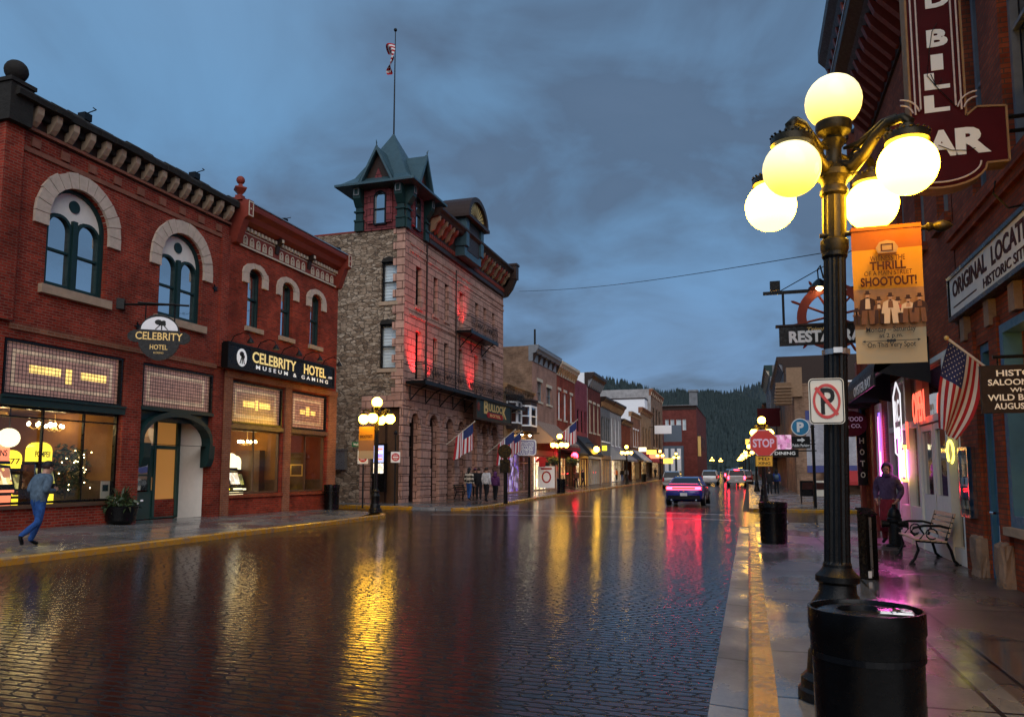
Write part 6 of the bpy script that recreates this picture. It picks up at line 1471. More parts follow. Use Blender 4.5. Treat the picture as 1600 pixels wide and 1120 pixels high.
MB().prism(ci(13.2 / sc), -.006, .006).build('border', 'whitel', t); p_ = MB().prism(ci(11.8 / sc), -.012, -.0065).build('plate', 'signb', t); text(p_, 'P', ox, -.0125, zc, 10 / sc, 15 / sc, 'whitel', .05, .003)
z3 = onY(1251, 691, yp).z - .17; p_ = MB().box(ox - 13 / sc, ox + 13 / sc, -.008, .006, z3 - 9 / sc, z3 + 9 / sc).build('arrow_plate', 'blackl', t); text(p_, 'Public Parking', ox, -.0085, z3 - 5 / sc, 24 / sc, 5.5 / sc, 'whitel', .02, .003)
m = MB(); a_ = 1 / sc; m.prism([(ox - 5 * a_, z3 + 2 * a_), (ox + 1 * a_, z3 + 2 * a_), (ox + 1 * a_, z3 - .2 * a_), (ox + 6 * a_, z3 + 3.5 * a_), (ox + 1 * a_, z3 + 7.2 * a_), (ox + 1 * a_, z3 + 5 * a_), (ox - 5 * a_, z3 + 5 * a_)], -.012, -.0085); m.build('arrow', 'whitel', p_)
m = MB()
for zz in (zc, z3 + .08, z3 - .08): m.box(ox * .5, .1, .012, .04, zz - .02, zz + .02)
m.build('bracket', 'iron', t)
# do-not-enter signs and street name plates by the alley
def dne(X, Y, z, lab, rz, sz):
    t = thing('do_not_enter_sign', lab, 'sign', (X, Y, .17), rz, 'do-not-enter signs at the alley'); z -= .17
    MB().tube([(0, .05, 0), (0, .05, z + 1.15)], .04, 8).build('pole', 'iron', t); MB().lathe([(.09, 0), (.1, .1), (.03, .22)], (0, .05, z + 1.1), 10).build('pole_cap', 'iron', t)
    p_ = MB().prism([(a, z + b) for a, b in rrect(sz, sz * 1.15, .03)], -.006, .006).build('plate', 'whitel', t)
    d_ = MB().prism([(sz * .86 * math.cos(2 * PI * k / 24), z + sz * .86 * math.sin(2 * PI * k / 24)) for k in range(24)], -.012, -.0065).build('red_disc', 'signr', p_)
    MB().box(-sz * .6, sz * .6, -.017, -.0125, z - sz * .14, z + sz * .14).build('white_bar', 'whitel', d_)
    text(d_, 'DO NOT', 0, -.0125, z + sz * .45, sz * .9, sz * .25, 'whitel', .02, .003); text(d_, 'ENTER', 0, -.0125, z - sz * .45, sz * .8, sz * .25, 'whitel', .02, .003)
    MB().prism([(sz * 1.1 * math.cos(2 * PI * k / 20), z + sz * 1.2 * math.sin(2 * PI * k / 20)) for k in range(20)], .008, .02).build('back_plate', 'iron', t)
    return t, z
c = onY(567, 714, 31); t, z = dne(c.x, 31, c.z, 'do-not-enter sign under the green street name plates', 0, .26)
M['signg'] = flat('sign_green', (.015, .15, .06), .4, var=.06)
z5 = onY(560, 694, 31).z - .17; p_ = MB().box(-.55, -.02, -.02, .02, z5 - .11, z5 + .11).build('street_plate', 'signg', t); text(p_, 'Wall St', -.28, -.021, z5, .4, .12, 'whitel', .01, .003)
MB().box(-.01, .3, .1, .13, z5 + .16, z5 + .42).build('street_plate', 'signg', t)
c = onY(618, 714, 34.5); dne(c.x, 34.5, c.z, 'smaller do-not-enter sign turned aside against the stone corner', R(38), .23)
# glowing info display by the alley door
c = onY(590, 722, 35.2); t = thing('lit_display', 'glowing tall information display beside the alley door of the stone hotel', 'display', (c.x, 35.4, .18), 0)
zc = c.z - .18; MB().box(-.34, .34, -.1, .2, .6, zc + .95).build('housing', 'black', t)
MB().box(-.28, .28, -.112, -.102, zc - .55, zc - .05).build('lower_screen', 'sc3', t); MB().box(-.28, .28, -.112, -.102, zc, zc + .85).build('upper_screen', glow('blue_white_screen', (.45, .5, .9), .9), t)
for k in range(4): MB().box(-.22, .22, -.12, -.113, zc + .12 + k * .17, zc + .2 + k * .17).build('lit_line', ['tr', 'bneon', 'tw', 'tr'][k], t)
# banner on the alley corner lamp
t = thing('banner', 'small orange banner with a sepia print on the alley corner lamp', 'banner', (-14.75, 28.0, 2.3), 0)
m = MB(); m.box(-.34, .34, -.01, .01, .75, 1.3); m.i = 1; m.box(-.34, .34, -.01, .01, .32, .749); m.i = 2; m.box(-.34, .34, -.01, .01, 0, .319); m.build('cloth', ['borange', 'bmid', 'bcream'], t); MB().tube([(.4, .02, 1.28), (-.38, .02, 1.28)], .02, 6).build('banner_arm', 'bronze', t)
text(t, 'SHOOTOUT!', 0, -.011, .9, .55, .12, 'brownl', .03)
# round black sign back and bare pole, hanging shop sign
c = onZ(789, 787, .16); t = thing('round_sign', 'round black sign seen from behind on a thick post', 'sign', (c.x, c.y, .16), 0)
zc = onY(787, 705, c.y).z - .16; MB().tube([(0, .1, 0), (0, .1, zc)], .11, 10).build('pole', 'iron', t); MB().prism([(.36 * math.cos(2 * PI * k / 28), zc + .36 * math.sin(2 * PI * k / 28)) for k in range(28)], -.06, .0).build('disc', 'black', t); MB().box(-.24, .24, -.12, .2, zc - 1.1, zc - .42).build('box', 'black', t)
c = onZ(827, 777, .16); t = thing('post', 'bare dark metal post standing by the yellow kerb', 'post', (c.x, c.y, .16), 0); MB().tube([(0, 0, 0), (0, 0, 2.6)], .08, 10).build('pole', 'iron', t); MB().lathe([(.13, 0), (.13, .05), (.08, .08)], n=12).build('foot', 'iron', t)
yh = 56.0; c = onY(823, 699, yh); t = thing('hanging_sign', 'lilac discount shop sign hanging from a bar over the pavement', 'sign', (c.x, yh, c.z), 0)
w_ = 15.5 / 1200 * 58.5; h_ = w_ * .8
M['lilac'] = flat('lilac_sign_paint', (.30, .27, .42), .5, var=.1)
MB().prism([(a, b) for a, b in rrect(w_, h_, .22, 3)], -.05, .05).build('board', 'lilac', t); MB().ring(rrect(w_, h_, .22, 3), rrect(w_ - .07, h_ - .07, .2, 3), -.07, -.051).build('border', 'whitel', t)
text(t, 'ARTHANTION', 0, -.052, h_ * .52, w_ * 1.5, .26, 'whitel', .02); text(t, 'DISCOUNT', 0, -.052, 0, w_ * 1.5, .34, 'whitel', .03); text(t, 'OUTLET', 0, -.052, -h_ * .55, w_ * 1.35, .36, 'whitel', .03)
m = MB(); m.tube([(-2.3, 0, h_ + .45), (1.0, 0, h_ + .45)], .05, 6); m.tube([(-.5, 0, h_), (-.5, 0, h_ + .45)], .02, 6); m.tube([(.5, 0, h_), (.5, 0, h_ + .45)], .02, 6); m.build('hanger', 'iron', t)
# flag before the striped awning, flower basket
wallflag(63.5, 4.5, 'far flag above the basket lamp by the striped awning', LX + 1.2, 1.8)
wallflag(52.4, 3.4, 'half hidden flag behind the round black sign by the tan shop', LX, 1.35)
M['flower'] = flat('yellow_green_flowers', (.35, .30, .05), .6, var=.6, sc=12)
for s, lab in ((-.55, 'hanging flower basket on the lamp before the striped awning, nearer side'), (1.0, 'hanging flower basket on the lamp before the striped awning, farther side')):
    t = thing('flower_basket', lab, 'flower basket', (-14.3 + s, 59.5 + .2, 2.55 + gr(59)), 0, 'hanging flower baskets on the lamp')
    leafy(t, 'foliage', 'leaf', 260, (0, 0, .1), (.5, .5, .34), .16, 5, .3); leafy(t, 'blossom', 'flower', 240, (0, 0, .16), (.52, .52, .34), .1, 6); MB().lathe([(.1, -.25), (.3, -.1), (.36, .1)], n=14).build('basket', 'dwood', t); MB().tube([(0, 0, .3), (0, 0, .9), (-s * .9, -.2, 1.0)], .02, 6).build('hanger', 'iron', t)
# planter by the entry
c = onZ(188, 820, .3); t = thing('planter', 'black round planter with spiky grass and blooms beside the entry', 'planter', (c.x, c.y, .33), 0)
MB().lathe([(.26, 0), (.38, .1), (.42, .35), (.45, .48), (.42, .5), (.38, .44)], n=24).build('pot', 'black', t, True, auto=40)
leafy(t, 'foliage', 'leaf', 260, (0, 0, .55), (.45, .45, .25), .15, 8, .5)
m = MB(); rn = random.Random(5)
for k in range(60):
    a, l, o_ = rn.random() * 6.28, rn.uniform(.4, .95), rn.uniform(.2, .65); d = Vector((math.cos(a), math.sin(a), 0)); n_ = Vector((-d.y, d.x, 0)) * .016; p = Vector((0, 0, .48)) + d * rn.uniform(0, .2)
    q = [p + d * o_ * l * t_ * t_ + Vector((0, 0, l * (t_ - .35 * t_ ** 3))) for t_ in (0, .35, .7, 1)]
    for i in range(3): w0, w1 = (1, .85, .55, .1)[i], (1, .85, .55, .1)[i + 1]; m.f([q[i] - n_ * w0, q[i] + n_ * w0, q[i + 1] + n_ * w1, q[i + 1] - n_ * w1])
m.build('grass_blades', 'leaf', t)
m = MB()
for k in range(14): m.sphere((rn.uniform(-.4, .4), rn.uniform(-.4, .4), rn.uniform(.5, .72)), .03, 6)
m.build('blossom', 'white', t)

# ------------------------------------------------------------------ signs, neon and furniture by the saloon block
yb = 10.4
def bz2(py): return onY(1500, py, yb).z
def bx2(px_, py=150): return onY(px_, py, yb).x
t = thing('bar_sign', 'tall dark red bar sign with white letters and bare neon tubes', 'sign', (0, yb, 0), 0)
M['barred'] = flat('dark_red_enamel', (.060, .004, .006), .5, var=.4, sc=3, spec=.1); M['rust'] = flat('weathered_tan_edge', (.30, .17, .08), .7, var=.4)
v0, v1, zb_ = bx2(1418), bx2(1503), bz2(188)
w0, w1, z0, z1 = bx2(1386, 220), bx2(1570, 220), bz2(264), bz2(180)
cxb = (v0 + v1) / 2
out = [(v0, zb_), (v0, 9.6), (v1, 9.6), (v1, zb_), (v1 + .12, z1 + .03), (w1, z1), (w1, z0), (cxb + .5, z0 + .0)] + [(cxb + .5 * math.cos(a), z0 - .26 * math.sin(a)) for a in [PI * k / 12 for k in range(1, 12)]] + [(cxb - .5, z0), (w0, z0), (w0, z1), (v0 - .12, z1 + .03)]
MB().prism(out[::-1], -.12, .12).build('cabinet', 'barred', t)
m = MB()
for a, b in zip(out, out[1:] + out[:1]):
    d = Vector((b[0] - a[0], b[1] - a[1])); n_ = Vector((-d.y, d.x)).normalized() * .012
    m.prism([(a[0] - n_.x, a[1] - n_.y), (b[0] - n_.x, b[1] - n_.y), (b[0] + n_.x, b[1] + n_.y), (a[0] + n_.x, a[1] + n_.y)], -.135, .135)
m.build('edge_trim', 'rust', t)
for ch, py, w_, h_ in (('B', 62, 31, 30), ('I', 100, 18, 27), ('L', 129, 37, 28), ('L', 164, 37, 29), ('D', 1, 36, 30), ('D', -60, 0, 0), ('L', -35, 36, 30), ('I', -72, 18, 28), ('W', -108, 42, 30)):
    if w_: text(t, ch, bx2(1460, py), -.122, bz2(py), w_ / 1200 * 9.15, h_ / 1200 * 9.15, 'whitel', .05, .006)
text(t, 'A', bx2(1468, 228), -.122, bz2(227), .34, .34, 'whitel', .05, .006); text(t, 'R', bx2(1516, 228), -.122, bz2(227), .38, .34, 'whitel', .05, .006); text(t, 'B', bx2(1424, 228), -.122, bz2(227), .32, .34, 'whitel', .05, .006)
M['tube'] = flat('unlit_neon_tube', (.62, .5, .45), .25, var=.1)
def neon(pts, name='neon_tube', mat='tube', r=.011, par=None): return MB().tube([(a, -.155, b) for a, b in pts], r, 6).build(name, mat, par or t)
for dx in (.05, .11): neon([(v0 + dx, 9.5), (v0 + dx, zb_ + .02 + dx)]); neon([(v1 - dx, 9.5), (v1 - dx, zb_ + .02 + dx)])
for s, e in ((-1, v0), (1, v1)):
    for r_ in (.16, .24): neon([(e + s * (.14 - r_ * math.cos(a) * .9) - s * .02, z1 - .0 + r_ * math.sin(a) * .9) for a in [PI / 2 * k / 8 for k in range(1, 9)]])
neon([(cxb + .43 * math.cos(a), z0 + .02 - .22 * math.sin(a)) for a in [PI * k / 16 for k in range(0, 17)]])
m = MB(); wire = lambda P_: m.tube([(a, -.14, b) for a, b in P_], .005, 5, False)
wire([(cxb + .04, bz2(40)), (cxb - .02, bz2(52)), (cxb - .06, bz2(80)), (cxb - .1, bz2(120)), (cxb, bz2(140)), (cxb + .18, bz2(170))]); wire([(cxb + .06, bz2(128)), (cxb, bz2(140)), (cxb - .06, bz2(118))]); wire([(cxb - .02, bz2(230)), (cxb + .12, bz2(240)), (cxb + .3, bz2(243)), (cxb + .38, bz2(240))])
m.build('loose_wire', 'iron', t)
m = MB()
for zz in (z1 - .1, z1 - .28, 8.8): m.tube([(w1 if zz < 7 else v1, 0, zz), (3.45, 0, zz)], .025, 6)
m.tube([(3.42, 0, z0 - .5), (3.1, 0, z0 - .55), (2.95, 0, z0 - .35), (2.98, 0, z0 - .2)], .014, 6); m.build('bracket', 'iron', t)

yh = 10.1; c0, c1 = onY(1530, 572, yh), onY(1530, 646, yh)
t = thing('hanging_sign', 'black wooden history board with white lettering hanging beside the saloon door', 'sign', (c0.x + .44, yh, (c0.z + c1.z) / 2), 0); h_ = (c0.z - c1.z) / 2
M['bwood'] = flat('black_stained_board', (.02, .012, .010), .6, var=.5, sc=5, bump=.2)
MB().box(-.44, .44, -.03, .03, -h_, h_).build('board', 'bwood', t)
for s, zf, w_, x_ in (('HISTORIC', .66, .56, .0), ('SALOON NO 10', .28, .74, .0), ('WHERE', -.05, .3, .0), ('WILD BILL DIED', -.36, .76, .0), ('AUGUST 2 1876', -.72, .64, .0)): text(t, s, x_, -.032, zf * h_, w_, .072 if s != 'WHERE' else .05, 'whitel', .02, .003)
m = MB(); m.tube([(-.3, 0, h_ + .1), (.5, 0, h_ + .1)], .022, 6)
for u in (-.25, .3): m.tube([(u, 0, h_), (u, 0, h_ + .1)], .01, 6)
m.build('bracket', 'iron', t)

# restaurant sign with a ship's wheel, hung across the pavement
yr = 20.0; c0, c1 = onY(1217, 512, yr), onY(1217, 541, yr)
t = thing('hanging_sign', 'black restaurant sign with a red ship wheel hanging from a long bar', 'sign', (c0.x, yr, (c0.z + c1.z) / 2), 0); h_ = (c0.z - c1.z) / 2; L = 3.32 - c0.x
MB().box(0, L, -.06, .06, -h_, h_).build('board', 'black', t); MB().box(-.08, L, -.1, .1, h_, h_ + .05).build('top_rail', 'darkw', t)
M['slab'] = M['whitel']
text(t, 'RESTAURANT', L / 2 + .05, -.062, -.03, L * .86, .30, 'whitel', .045, .006)
wx = L * .5; zc = h_ + .22
m = MB(); ci = lambda r, n=36: [(wx + r * math.cos(2 * PI * k / n), zc + r * math.sin(2 * PI * k / n)) for k in range(n)]
m.ring(ci(.82), ci(.6), -.045, .045)
for k in range(10):
    a = k * PI / 5 + .2; d = Vector((math.cos(a), 0, math.sin(a))); m.tube([Vector((wx, 0, zc)) + d * .12, Vector((wx, 0, zc)) + d * .8, Vector((wx, 0, zc)) + d * .98, Vector((wx, 0, zc)) + d * 1.04], [.03, .03, .035, .012], 6)
m.lathe([(.16, -.06), (.16, .06)], n=16)
for v in m.b.verts:
    if v.co.x ** 2 + v.co.y ** 2 < .03 and abs(v.co.z) < .07: v.co = Vector((wx + v.co.x, v.co.z, zc + v.co.y))
wh = m.build('ship_wheel', 'redw', t)
text(wh, 'OYSTER', wx, -.05, zc + .70, .7, .17, 'whitel', .02, .004); text(t, 'Trimline', .95, -.062, h_ * .62, .6, .1, 'gold', .01, .004, shear=.3)
m = MB(); zb3 = onY(1217, 457, yr).z - t.location.z
m.box(-.35, L + .05, -.03, .03, zb3 - .05, zb3 + .03); m.tube([(.12, 0, h_), (.12, 0, zb3)], .03, 6); m.tube([(L * .8, 0, h_), (L * .8, 0, zb3)], .03, 6); m.tube([(0, 0, zb3), (L + .05, 0, zb3 + 1.35)], .012, 5); m.box(-.18, .06, -.08, .1, zb3 + .06, zb3 + .28, Matrix.Rotation(.0, 4, 'Y')); m.build('bracket', 'iron', t)
t = thing('gooseneck_lamp', 'lit gooseneck lamp shining on the ship wheel restaurant sign', 'lamp', (onY(1279, 455, yr).x, yr - .25, onY(1279, 455, yr).z), 0)
m = MB(); m.tube([(.0, .1, .1), (-.02, .1, .5), (.05, .15, .62), (.12, .2, .3)], .02, 6); m.lathe([(.04, .25), (.1, .2), (.26, .03), (.25, .02)], n=16); m.build('shade', 'black', t); MB().sphere((0, 0, .04), .09, 12, .8).build('bulb', 'bulb', t)
# maroon oval sign and others hanging behind the lamp post
for Y, pxc, pyc, w_, h_, mat, lab, words_ in ((23.2, 1330, 662, .42, .36, 'barred', 'maroon oval hanging sign with white lettering behind the lamp post', (('WOOD', .13, .5, .13), ('& CO.', -.06, .4, .11))), (24.6, 1328, 636, .3, .3, 'bluep', 'small blue and white hanging sign above the maroon oval one', ())):
    c = onY(pxc, pyc, Y); t = thing('hanging_sign', lab, 'sign', (c.x, Y, c.z), 0)
    MB().prism(ov(w_, h_) if words_ else rect(-w_, w_, -h_, h_), -.03, .03).build('board', mat, t)
    for s, z_, ww, hh in words_: text(t, s, .05, -.032, z_, ww, hh, 'whitel', .02, .004)
    if not words_: MB().box(-.24, .24, -.036, -.031, -.2, .02).build('white_panel', 'whitel', t)
    m = MB(); m.tube([(-w_, 0, h_ + .12), (3.4 - c.x, 0, h_ + .12)], .02, 6)
    for u in (-.2, .2): m.tube([(u, 0, h_ * .7), (u, 0, h_ + .12)], .01, 5)
    m.build('hanger', 'iron', t)
Y = 25.2; c = onY(1346, 690, Y); t = thing('hanging_sign', 'narrow black upright sign with pale letters at the block corner', 'sign', (c.x, Y, c.z), 0)
MB().box(-.14, .14, -.04, .04, -1.3, 1.3).build('board', 'black', t)
for k, ch in enumerate('CAPHOTO'): text(t, ch, 0, -.042, 1.05 - k * .34, .13, .17, 'signw', .02, .004)
MB().tube([(.14, 0, 1.0), (3.45 - c.x, 0, 1.0)], .025, 6).build('bracket', 'iron', t)

# neon in the windows
def wn(name, label, Y, z, build, X=3.36): t = thing(name, label, 'neon sign', (X, Y, z), -PI / 2); build(t); return t
def rc(t):
    hx = [(-.42, -.75), (-.42, .55), (0, .85), (.42, .55), (.42, -.5), (0, -.85)]
    MB().tube([(a, -.02, b) for a, b in hx + hx[:1]], .018, 6).build('outline', 'wneon', t); text(t, 'RC', 0, -.02, .2, .55, .5, 'wneon', .0, .01); text(t, 'BEER', 0, -.02, -.3, .55, .26, 'wneon', .0, .01)
wn('neon_sign', 'white neon beer sign with a pointed outline in the window under the awning', 19.3, 2.95, rc, 3.3)
wn('neon_sign', 'red neon open sign in the fanlight over the glass doors', 17.0, 3.05, lambda t: text(t, 'OPEN', 0, -.02, 0, 1.1, .62, 'rneon', .02, .012), 3.3)
def pk(t):
    MB().box(-.2, .2, -.03, .03, -.3, .3).build('panel', 'pneon', t); MB().ring(rect(-.3, .3, -.4, .4), rect(-.26, .26, -.36, .36), -.04, .0).build('outline', 'yneon', t); MB().tube([(-.55, 0, -.7), (-.5, 0, 0), (-.45, 0, .8)], .03, 8).build('tube', 'pneon', t); MB().tube([(.5, 0, .3), (.52, 0, .9)], .025, 6).build('tube', 'rneon', t)
wn('neon_sign', 'pink and yellow glowing neon sign low in the window beside the hooded woman', 19.0, 1.95, pk, 3.32)
def yn(t): MB().tube([(.22 * math.cos(a) * (1 - a * .04), -.02, .2 * math.sin(a * 1.0) - .1) for a in [k * .4 - 1.2 for k in range(14)]], .02, 6).build('tube', 'yneon', t); MB().tube([(-.2, -.02, .3), (.0, -.02, .42), (.25, -.02, .36)], .018, 6).build('tube', 'yneon', t)
wn('neon_sign', 'yellow curling neon sign in the narrow pane beside the brick pier', 14.95, 2.2, yn, 3.36)
def strip_(t): MB().box(-.04, .04, -.06, -.02, -1.1, 1.1).build('tube', 'pneon', t); MB().box(.05, .1, -.06, -.02, .2, 1.2).build('tube', 'bneon', t)
wn('neon_sign', 'upright pink and violet neon tube beside the white doorway', 22.0, 2.1, strip_, 3.33)
l = bpy.data.lights.new('neon_light', 'AREA'); l.shape = 'RECTANGLE'; l.size = .5; l.size_y = 1.2; l.energy = 75; l.color = (1, .10, .55)
o = bpy.data.objects.new('neon_light', l); C.objects.link(o); o.location = (3.1, 19.9, 2.2); o.rotation_euler = (R(70), 0, R(100))
# poster case on the brick pier
t = right('poster_case', 'glass fronted steel notice case on the brick wall by the bench', 14.1, 'notice case', 1.05, None, 3.36)
MB().ring(rect(.05, .62, 0, 1.1), rect(.1, .57, .05, 1.05), -.12, .0).build('frame', 'chrome', t); MB().box(.08, .6, -.04, -.0, .03, 1.07).build('back', 'darkw', t); MB().box(.09, .58, -.10, -.095, .04, 1.06).build('pane', 'shopglass', t)
for k in range(5): MB().box(.13 + (k % 2) * .22, .3 + (k % 2) * .22, -.05, -.042, .12 + k * .18, .26 + k * .18).build('notice', ['cream', 'inkl', 'white', 'fred', 'cream'][k], t)
# near flag
t = thing('flag', 'large flag hanging from a slanted staff beside the history board', 'flag', (0, 0, 0), 0, 'national flags along the street')
ta_, tb_ = onY(1483, 531, 12.0), onY(1534, 569, 12.3)
MB().tube([tb_ + (tb_ - ta_) * .9, ta_ - (tb_ - ta_) * .06], .018, 8).build('staff', 'white', t); MB().sphere(ta_ - (tb_ - ta_) * .08, .035, 10).build('finial', 'gold', t)
low0, low1 = onY(1468, 668, 12.2), onY(1492, 688, 12.3)
def P(u, v):
    top = ta_.lerp(tb_, v); bot = low0.lerp(low1, v); p = top.lerp(bot, u); s = math.sin(PI * u)
    p.x += .10 * v * s - .05 * (1 - v) * s; p.y += .09 * math.sin(v * 9 + u * 2.5) * (u ** .6) ; p.z -= .10 * s * (v - .3)
    return p
flagcloth(t, P, 40, 26 // 2, True, .42)
# bench
t = thing('park_bench', 'wooden slat bench with scrolled black iron ends against the restaurant front', 'bench', (3.05, 15.55, .18), -PI / 2)
for xx in (-.68, .68):
    m = MB(); m.tube([(xx, -.42, .02), (xx, -.36, .1), (xx, -.30, .25), (xx, -.33, .4), (xx, -.05, .39), (xx, .14, .38), (xx, .2, .25), (xx, .24, .08), (xx, .3, .02)], .025, 8); m.tube([(xx, .12, .38), (xx, .2, .6), (xx, .28, .86)], .022, 8)
    m.tube([(xx, .2, .62), (xx, .05, .66), (xx, -.2, .66), (xx, -.36, .62), (xx, -.4, .55), (xx, -.35, .5), (xx, -.3, .53)], .022, 8); m.tube([(xx, -.28, .64), (xx, -.2, .52), (xx, -.26, .44), (xx, -.33, .4)], .016, 6)
    m.tube([(xx, -.08 + .09 * math.cos(a), .52 + .09 * math.sin(a)) for a in [k * .6 for k in range(10)]], .013, 6); m.box(xx - .04, xx + .04, -.46, -.36, 0, .025); m.box(xx - .04, xx + .04, .24, .34, 0, .025); m.build('end_frame', 'iron', t)
for k in range(6): MB().box(-.75, .75, -.36 + k * .085, -.29 + k * .085, .415 - .006 * k, .44 - .006 * k).build('seat_slat', 'wood', t)
for k in range(5): MB().box(-.75, .75, -.012, .012, -.034, .034, Matrix.Translation((0, .165 + k * .026, .50 + k * .085)) @ Matrix.Rotation(-.28, 4, 'X')).build('back_slat', 'wood', t)
# hydrant
t = thing('fire_hydrant', 'black fire hydrant standing before the hooded woman', 'hydrant', (2.95, 18.3, .175), 0)
MB().lathe([(.2, 0), (.2, .04), (.13, .06), (.12, .5), (.15, .54), (.15, .6), (.13, .62), (.14, .66), (.1, .78), (.04, .84), (.04, .9)], n=18).build('barrel', 'iron', t, True, auto=35)
for a in (0, PI / 2, PI):
    q = MB(); q.lathe([(.07, 0), (.07, .1), (.08, .1), (.08, .15), (.03, .16)], n=12); q = q.build('nozzle', 'iron', t); q.matrix_local = Matrix.Translation((0, 0, .48)) @ Matrix.Rotation(a, 4, 'Z') @ Matrix.Translation((.11, 0, 0)) @ Matrix.Rotation(PI / 2, 4, 'Y')
# overhead cable across the street
m = MB(); a, b = Vector((-16.0, 54, 15.2)), onX(1310, 392, 3.1) if 0 else Vector((2.6, 25.5, 0)); b = onY(1300, 393, 25.5)
m.tube([a.lerp(b, k / 16) - Vector((0, 0, .3 * math.sin(PI * k / 16))) for k in range(17)], .014, 5); tag(m.build('overhead_cable', 'iron'), 'thin dark cable strung across the street from the stone hotel cornice', 'cable')
# bench in front of the stone hotel, benches and stools as in the row
t = thing('park_bench', 'black bench before the stone hotel arches', 'bench', (-16.3, 43.2, .2), PI / 2)
for xx in (-.7, .7): m = MB(); m.tube([(xx, -.25, 0), (xx, -.22, .42), (xx, .15, .42), (xx, .3, .85)], .035, 6); m.tube([(xx, .15, .42), (xx, .28, 0)], .03, 6); m.build('end_frame', 'iron', t)
for k in range(4): MB().box(-.9, .9, -.25 + k * .1, -.17 + k * .1, .43, .46).build('seat_slat', 'black', t)
for k in range(3): MB().box(-.9, .9, .2 + k * .04, .23 + k * .04, .52 + k * .12, .61 + k * .12).build('back_slat', 'black', t)
# rear mural street: far hanging signs
M['lamp_y'] = glow('yellow_sign_light', (1, .55, .08), 1.6)
def fsign(px_, py_, Y, w_, h_, mat, lab, txt_=None, tm='blackl'):
    c = onY(px_, py_, Y); t = thing('shop_sign', lab, 'sign', (c.x, Y, c.z), 0, 'projecting shop signs along the street')
    MB().box(-w_, w_, -.08, .08, -h_, h_).build('board', mat, t); MB().tube([(-w_ - 1.2 if px_ < 1100 else w_ + 1.2, 0, h_ * .6), (0, 0, h_ * .6)], .05, 5).build('bracket', 'iron', t)
    if txt_: text(t, txt_, 0, -.085, 0, w_ * 1.6, h_ * .8, tm, .01)
    return t
fsign(1036, 671, 140, 1.5, .75, 'white', 'white projecting shop sign above the blue mural sign', None)
fsign(1051, 677, 150, 1.7, 1.6, 'dullblue', 'blue projecting sign with a pale horse-like smear')
t_ = C.objects[-1]; 
fsign(1018, 706, 112, .7, .3, 'lamp_y', 'yellow lit shop sign over the dark awning'); fsign(1004, 702, 104, .5, .28, 'tw', 'cream lit shop sign past the grey awning'); fsign(1044, 720, 150, .9, .5, 'lamp_y', 'large yellow lit sign near the end of the row')
fsign(1026, 712, 130, 1.2, .45, 'tr', 'red lit shop sign before the tan shop'); fsign(1085, 697, 175, 1.4, 2.2, 'gold', 'tall yellow sign on the corner of the dark red block')
fsign(1214, 692, 66, 1.1, .65, litmat('pink_lit_sign', [(.6, .2, .45), (.7, .3, .55), (.3, .08, .2), (.8, .5, .7)], .55, 5), 'pink glowing sign beside the stop sign'); fsign(1203, 652, 88, 1.3, 1.0, 'barred', 'dull mauve projecting sign above the stop sign'); fsign(1172, 690, 110, .6, .35, 'lamp_y', 'bright yellow lit sign left of the stop sign')
fsign(1222, 708, 58, 1.1, .28, 'black', 'black dining arrow board below the pink sign', '& DINING', 'whitel')
fsign(906, 708, 84, .6, .25, 'tw', 'cream lit sign over the purple shop front'); fsign(938, 700, 93, .8, .3, 'ty', 'yellow lit window sign of the grey shop')
for Y, px_, py_, lab in ((80, 932, 702, 'round lit wall globe between the maroon and grey shops'), (70, 898, 712, 'red lit lantern under the dark awning of the red shop')):
    c = onY(px_, py_, Y); t = thing('wall_lamp', lab, 'lamp', c, 0); MB().sphere((0, 0, 0), .32, 14).build('globe', 'globemid' if Y == 80 else 'tail', t); MB().tube([(0, 0, .3), (0, 0, .6), (-1.2, 0, .7)], .04, 6).build('arm', 'iron', t)
t = thing('sandwich_board', 'white shop board with red drawing under the striped awning', 'board', (-16.2, 62.6, .35 + gr(62)), R(20)); MB().box(-.7, .7, -.04, .04, .1, 1.9).build('panel', 'white', t); MB().ring([(.4 * math.cos(k * PI / 8), 1.0 + .5 * math.sin(k * PI / 8)) for k in range(16)], [(.28 * math.cos(k * PI / 8), 1.0 + .38 * math.sin(k * PI / 8)) for k in range(16)], -.06, -.042).build('red_drawing', 'fred', t); MB().box(-.45, .45, -.055, -.042, 1.62, 1.76).build('red_heading', 'fred', t)
for k, (u, mt, lab) in enumerate(((61.6, 'fred', 'red shirt hung for sale under the striped awning'), (63.0, 'blackl', 'black shirt hung for sale beside the red one'))):
    t = thing('hung_shirt', lab, 'shirt', (-16.3, u, 2.2 + gr(62)), R(15)); MB().prism([(-.26, 0), (.26, 0), (.28, .45), (.48, .34), (.54, .5), (.26, .76), (.1, .8), (-.1, .8), (-.26, .76), (-.54, .5), (-.48, .34), (-.28, .45)], -.04, .04).build('cloth', mt, t)
# motorbikes / railing before the striped wall: news boxes
for k, (px_, mt, lab) in enumerate(((1284, 'signw', 'pale newspaper box on the pavement before the striped wall'), (1262, 'black', 'dark newspaper box beside the pale one'))):
    c = onZ(px_, 785, .2); t = thing('news_box', lab, 'news box', (c.x, c.y, .18), 0); MB().box(-.35, .35, -.2, .2, .35, 1.15).build('case', mt, t); MB().box(-.25, .25, -.22, -.2, .7, 1.05).build('window', 'glass', t)
    for s in (-1, 1): MB().box(s * .3 - .03, s * .3 + .03, -.15, .15, 0, .35).build('leg', 'iron', t)

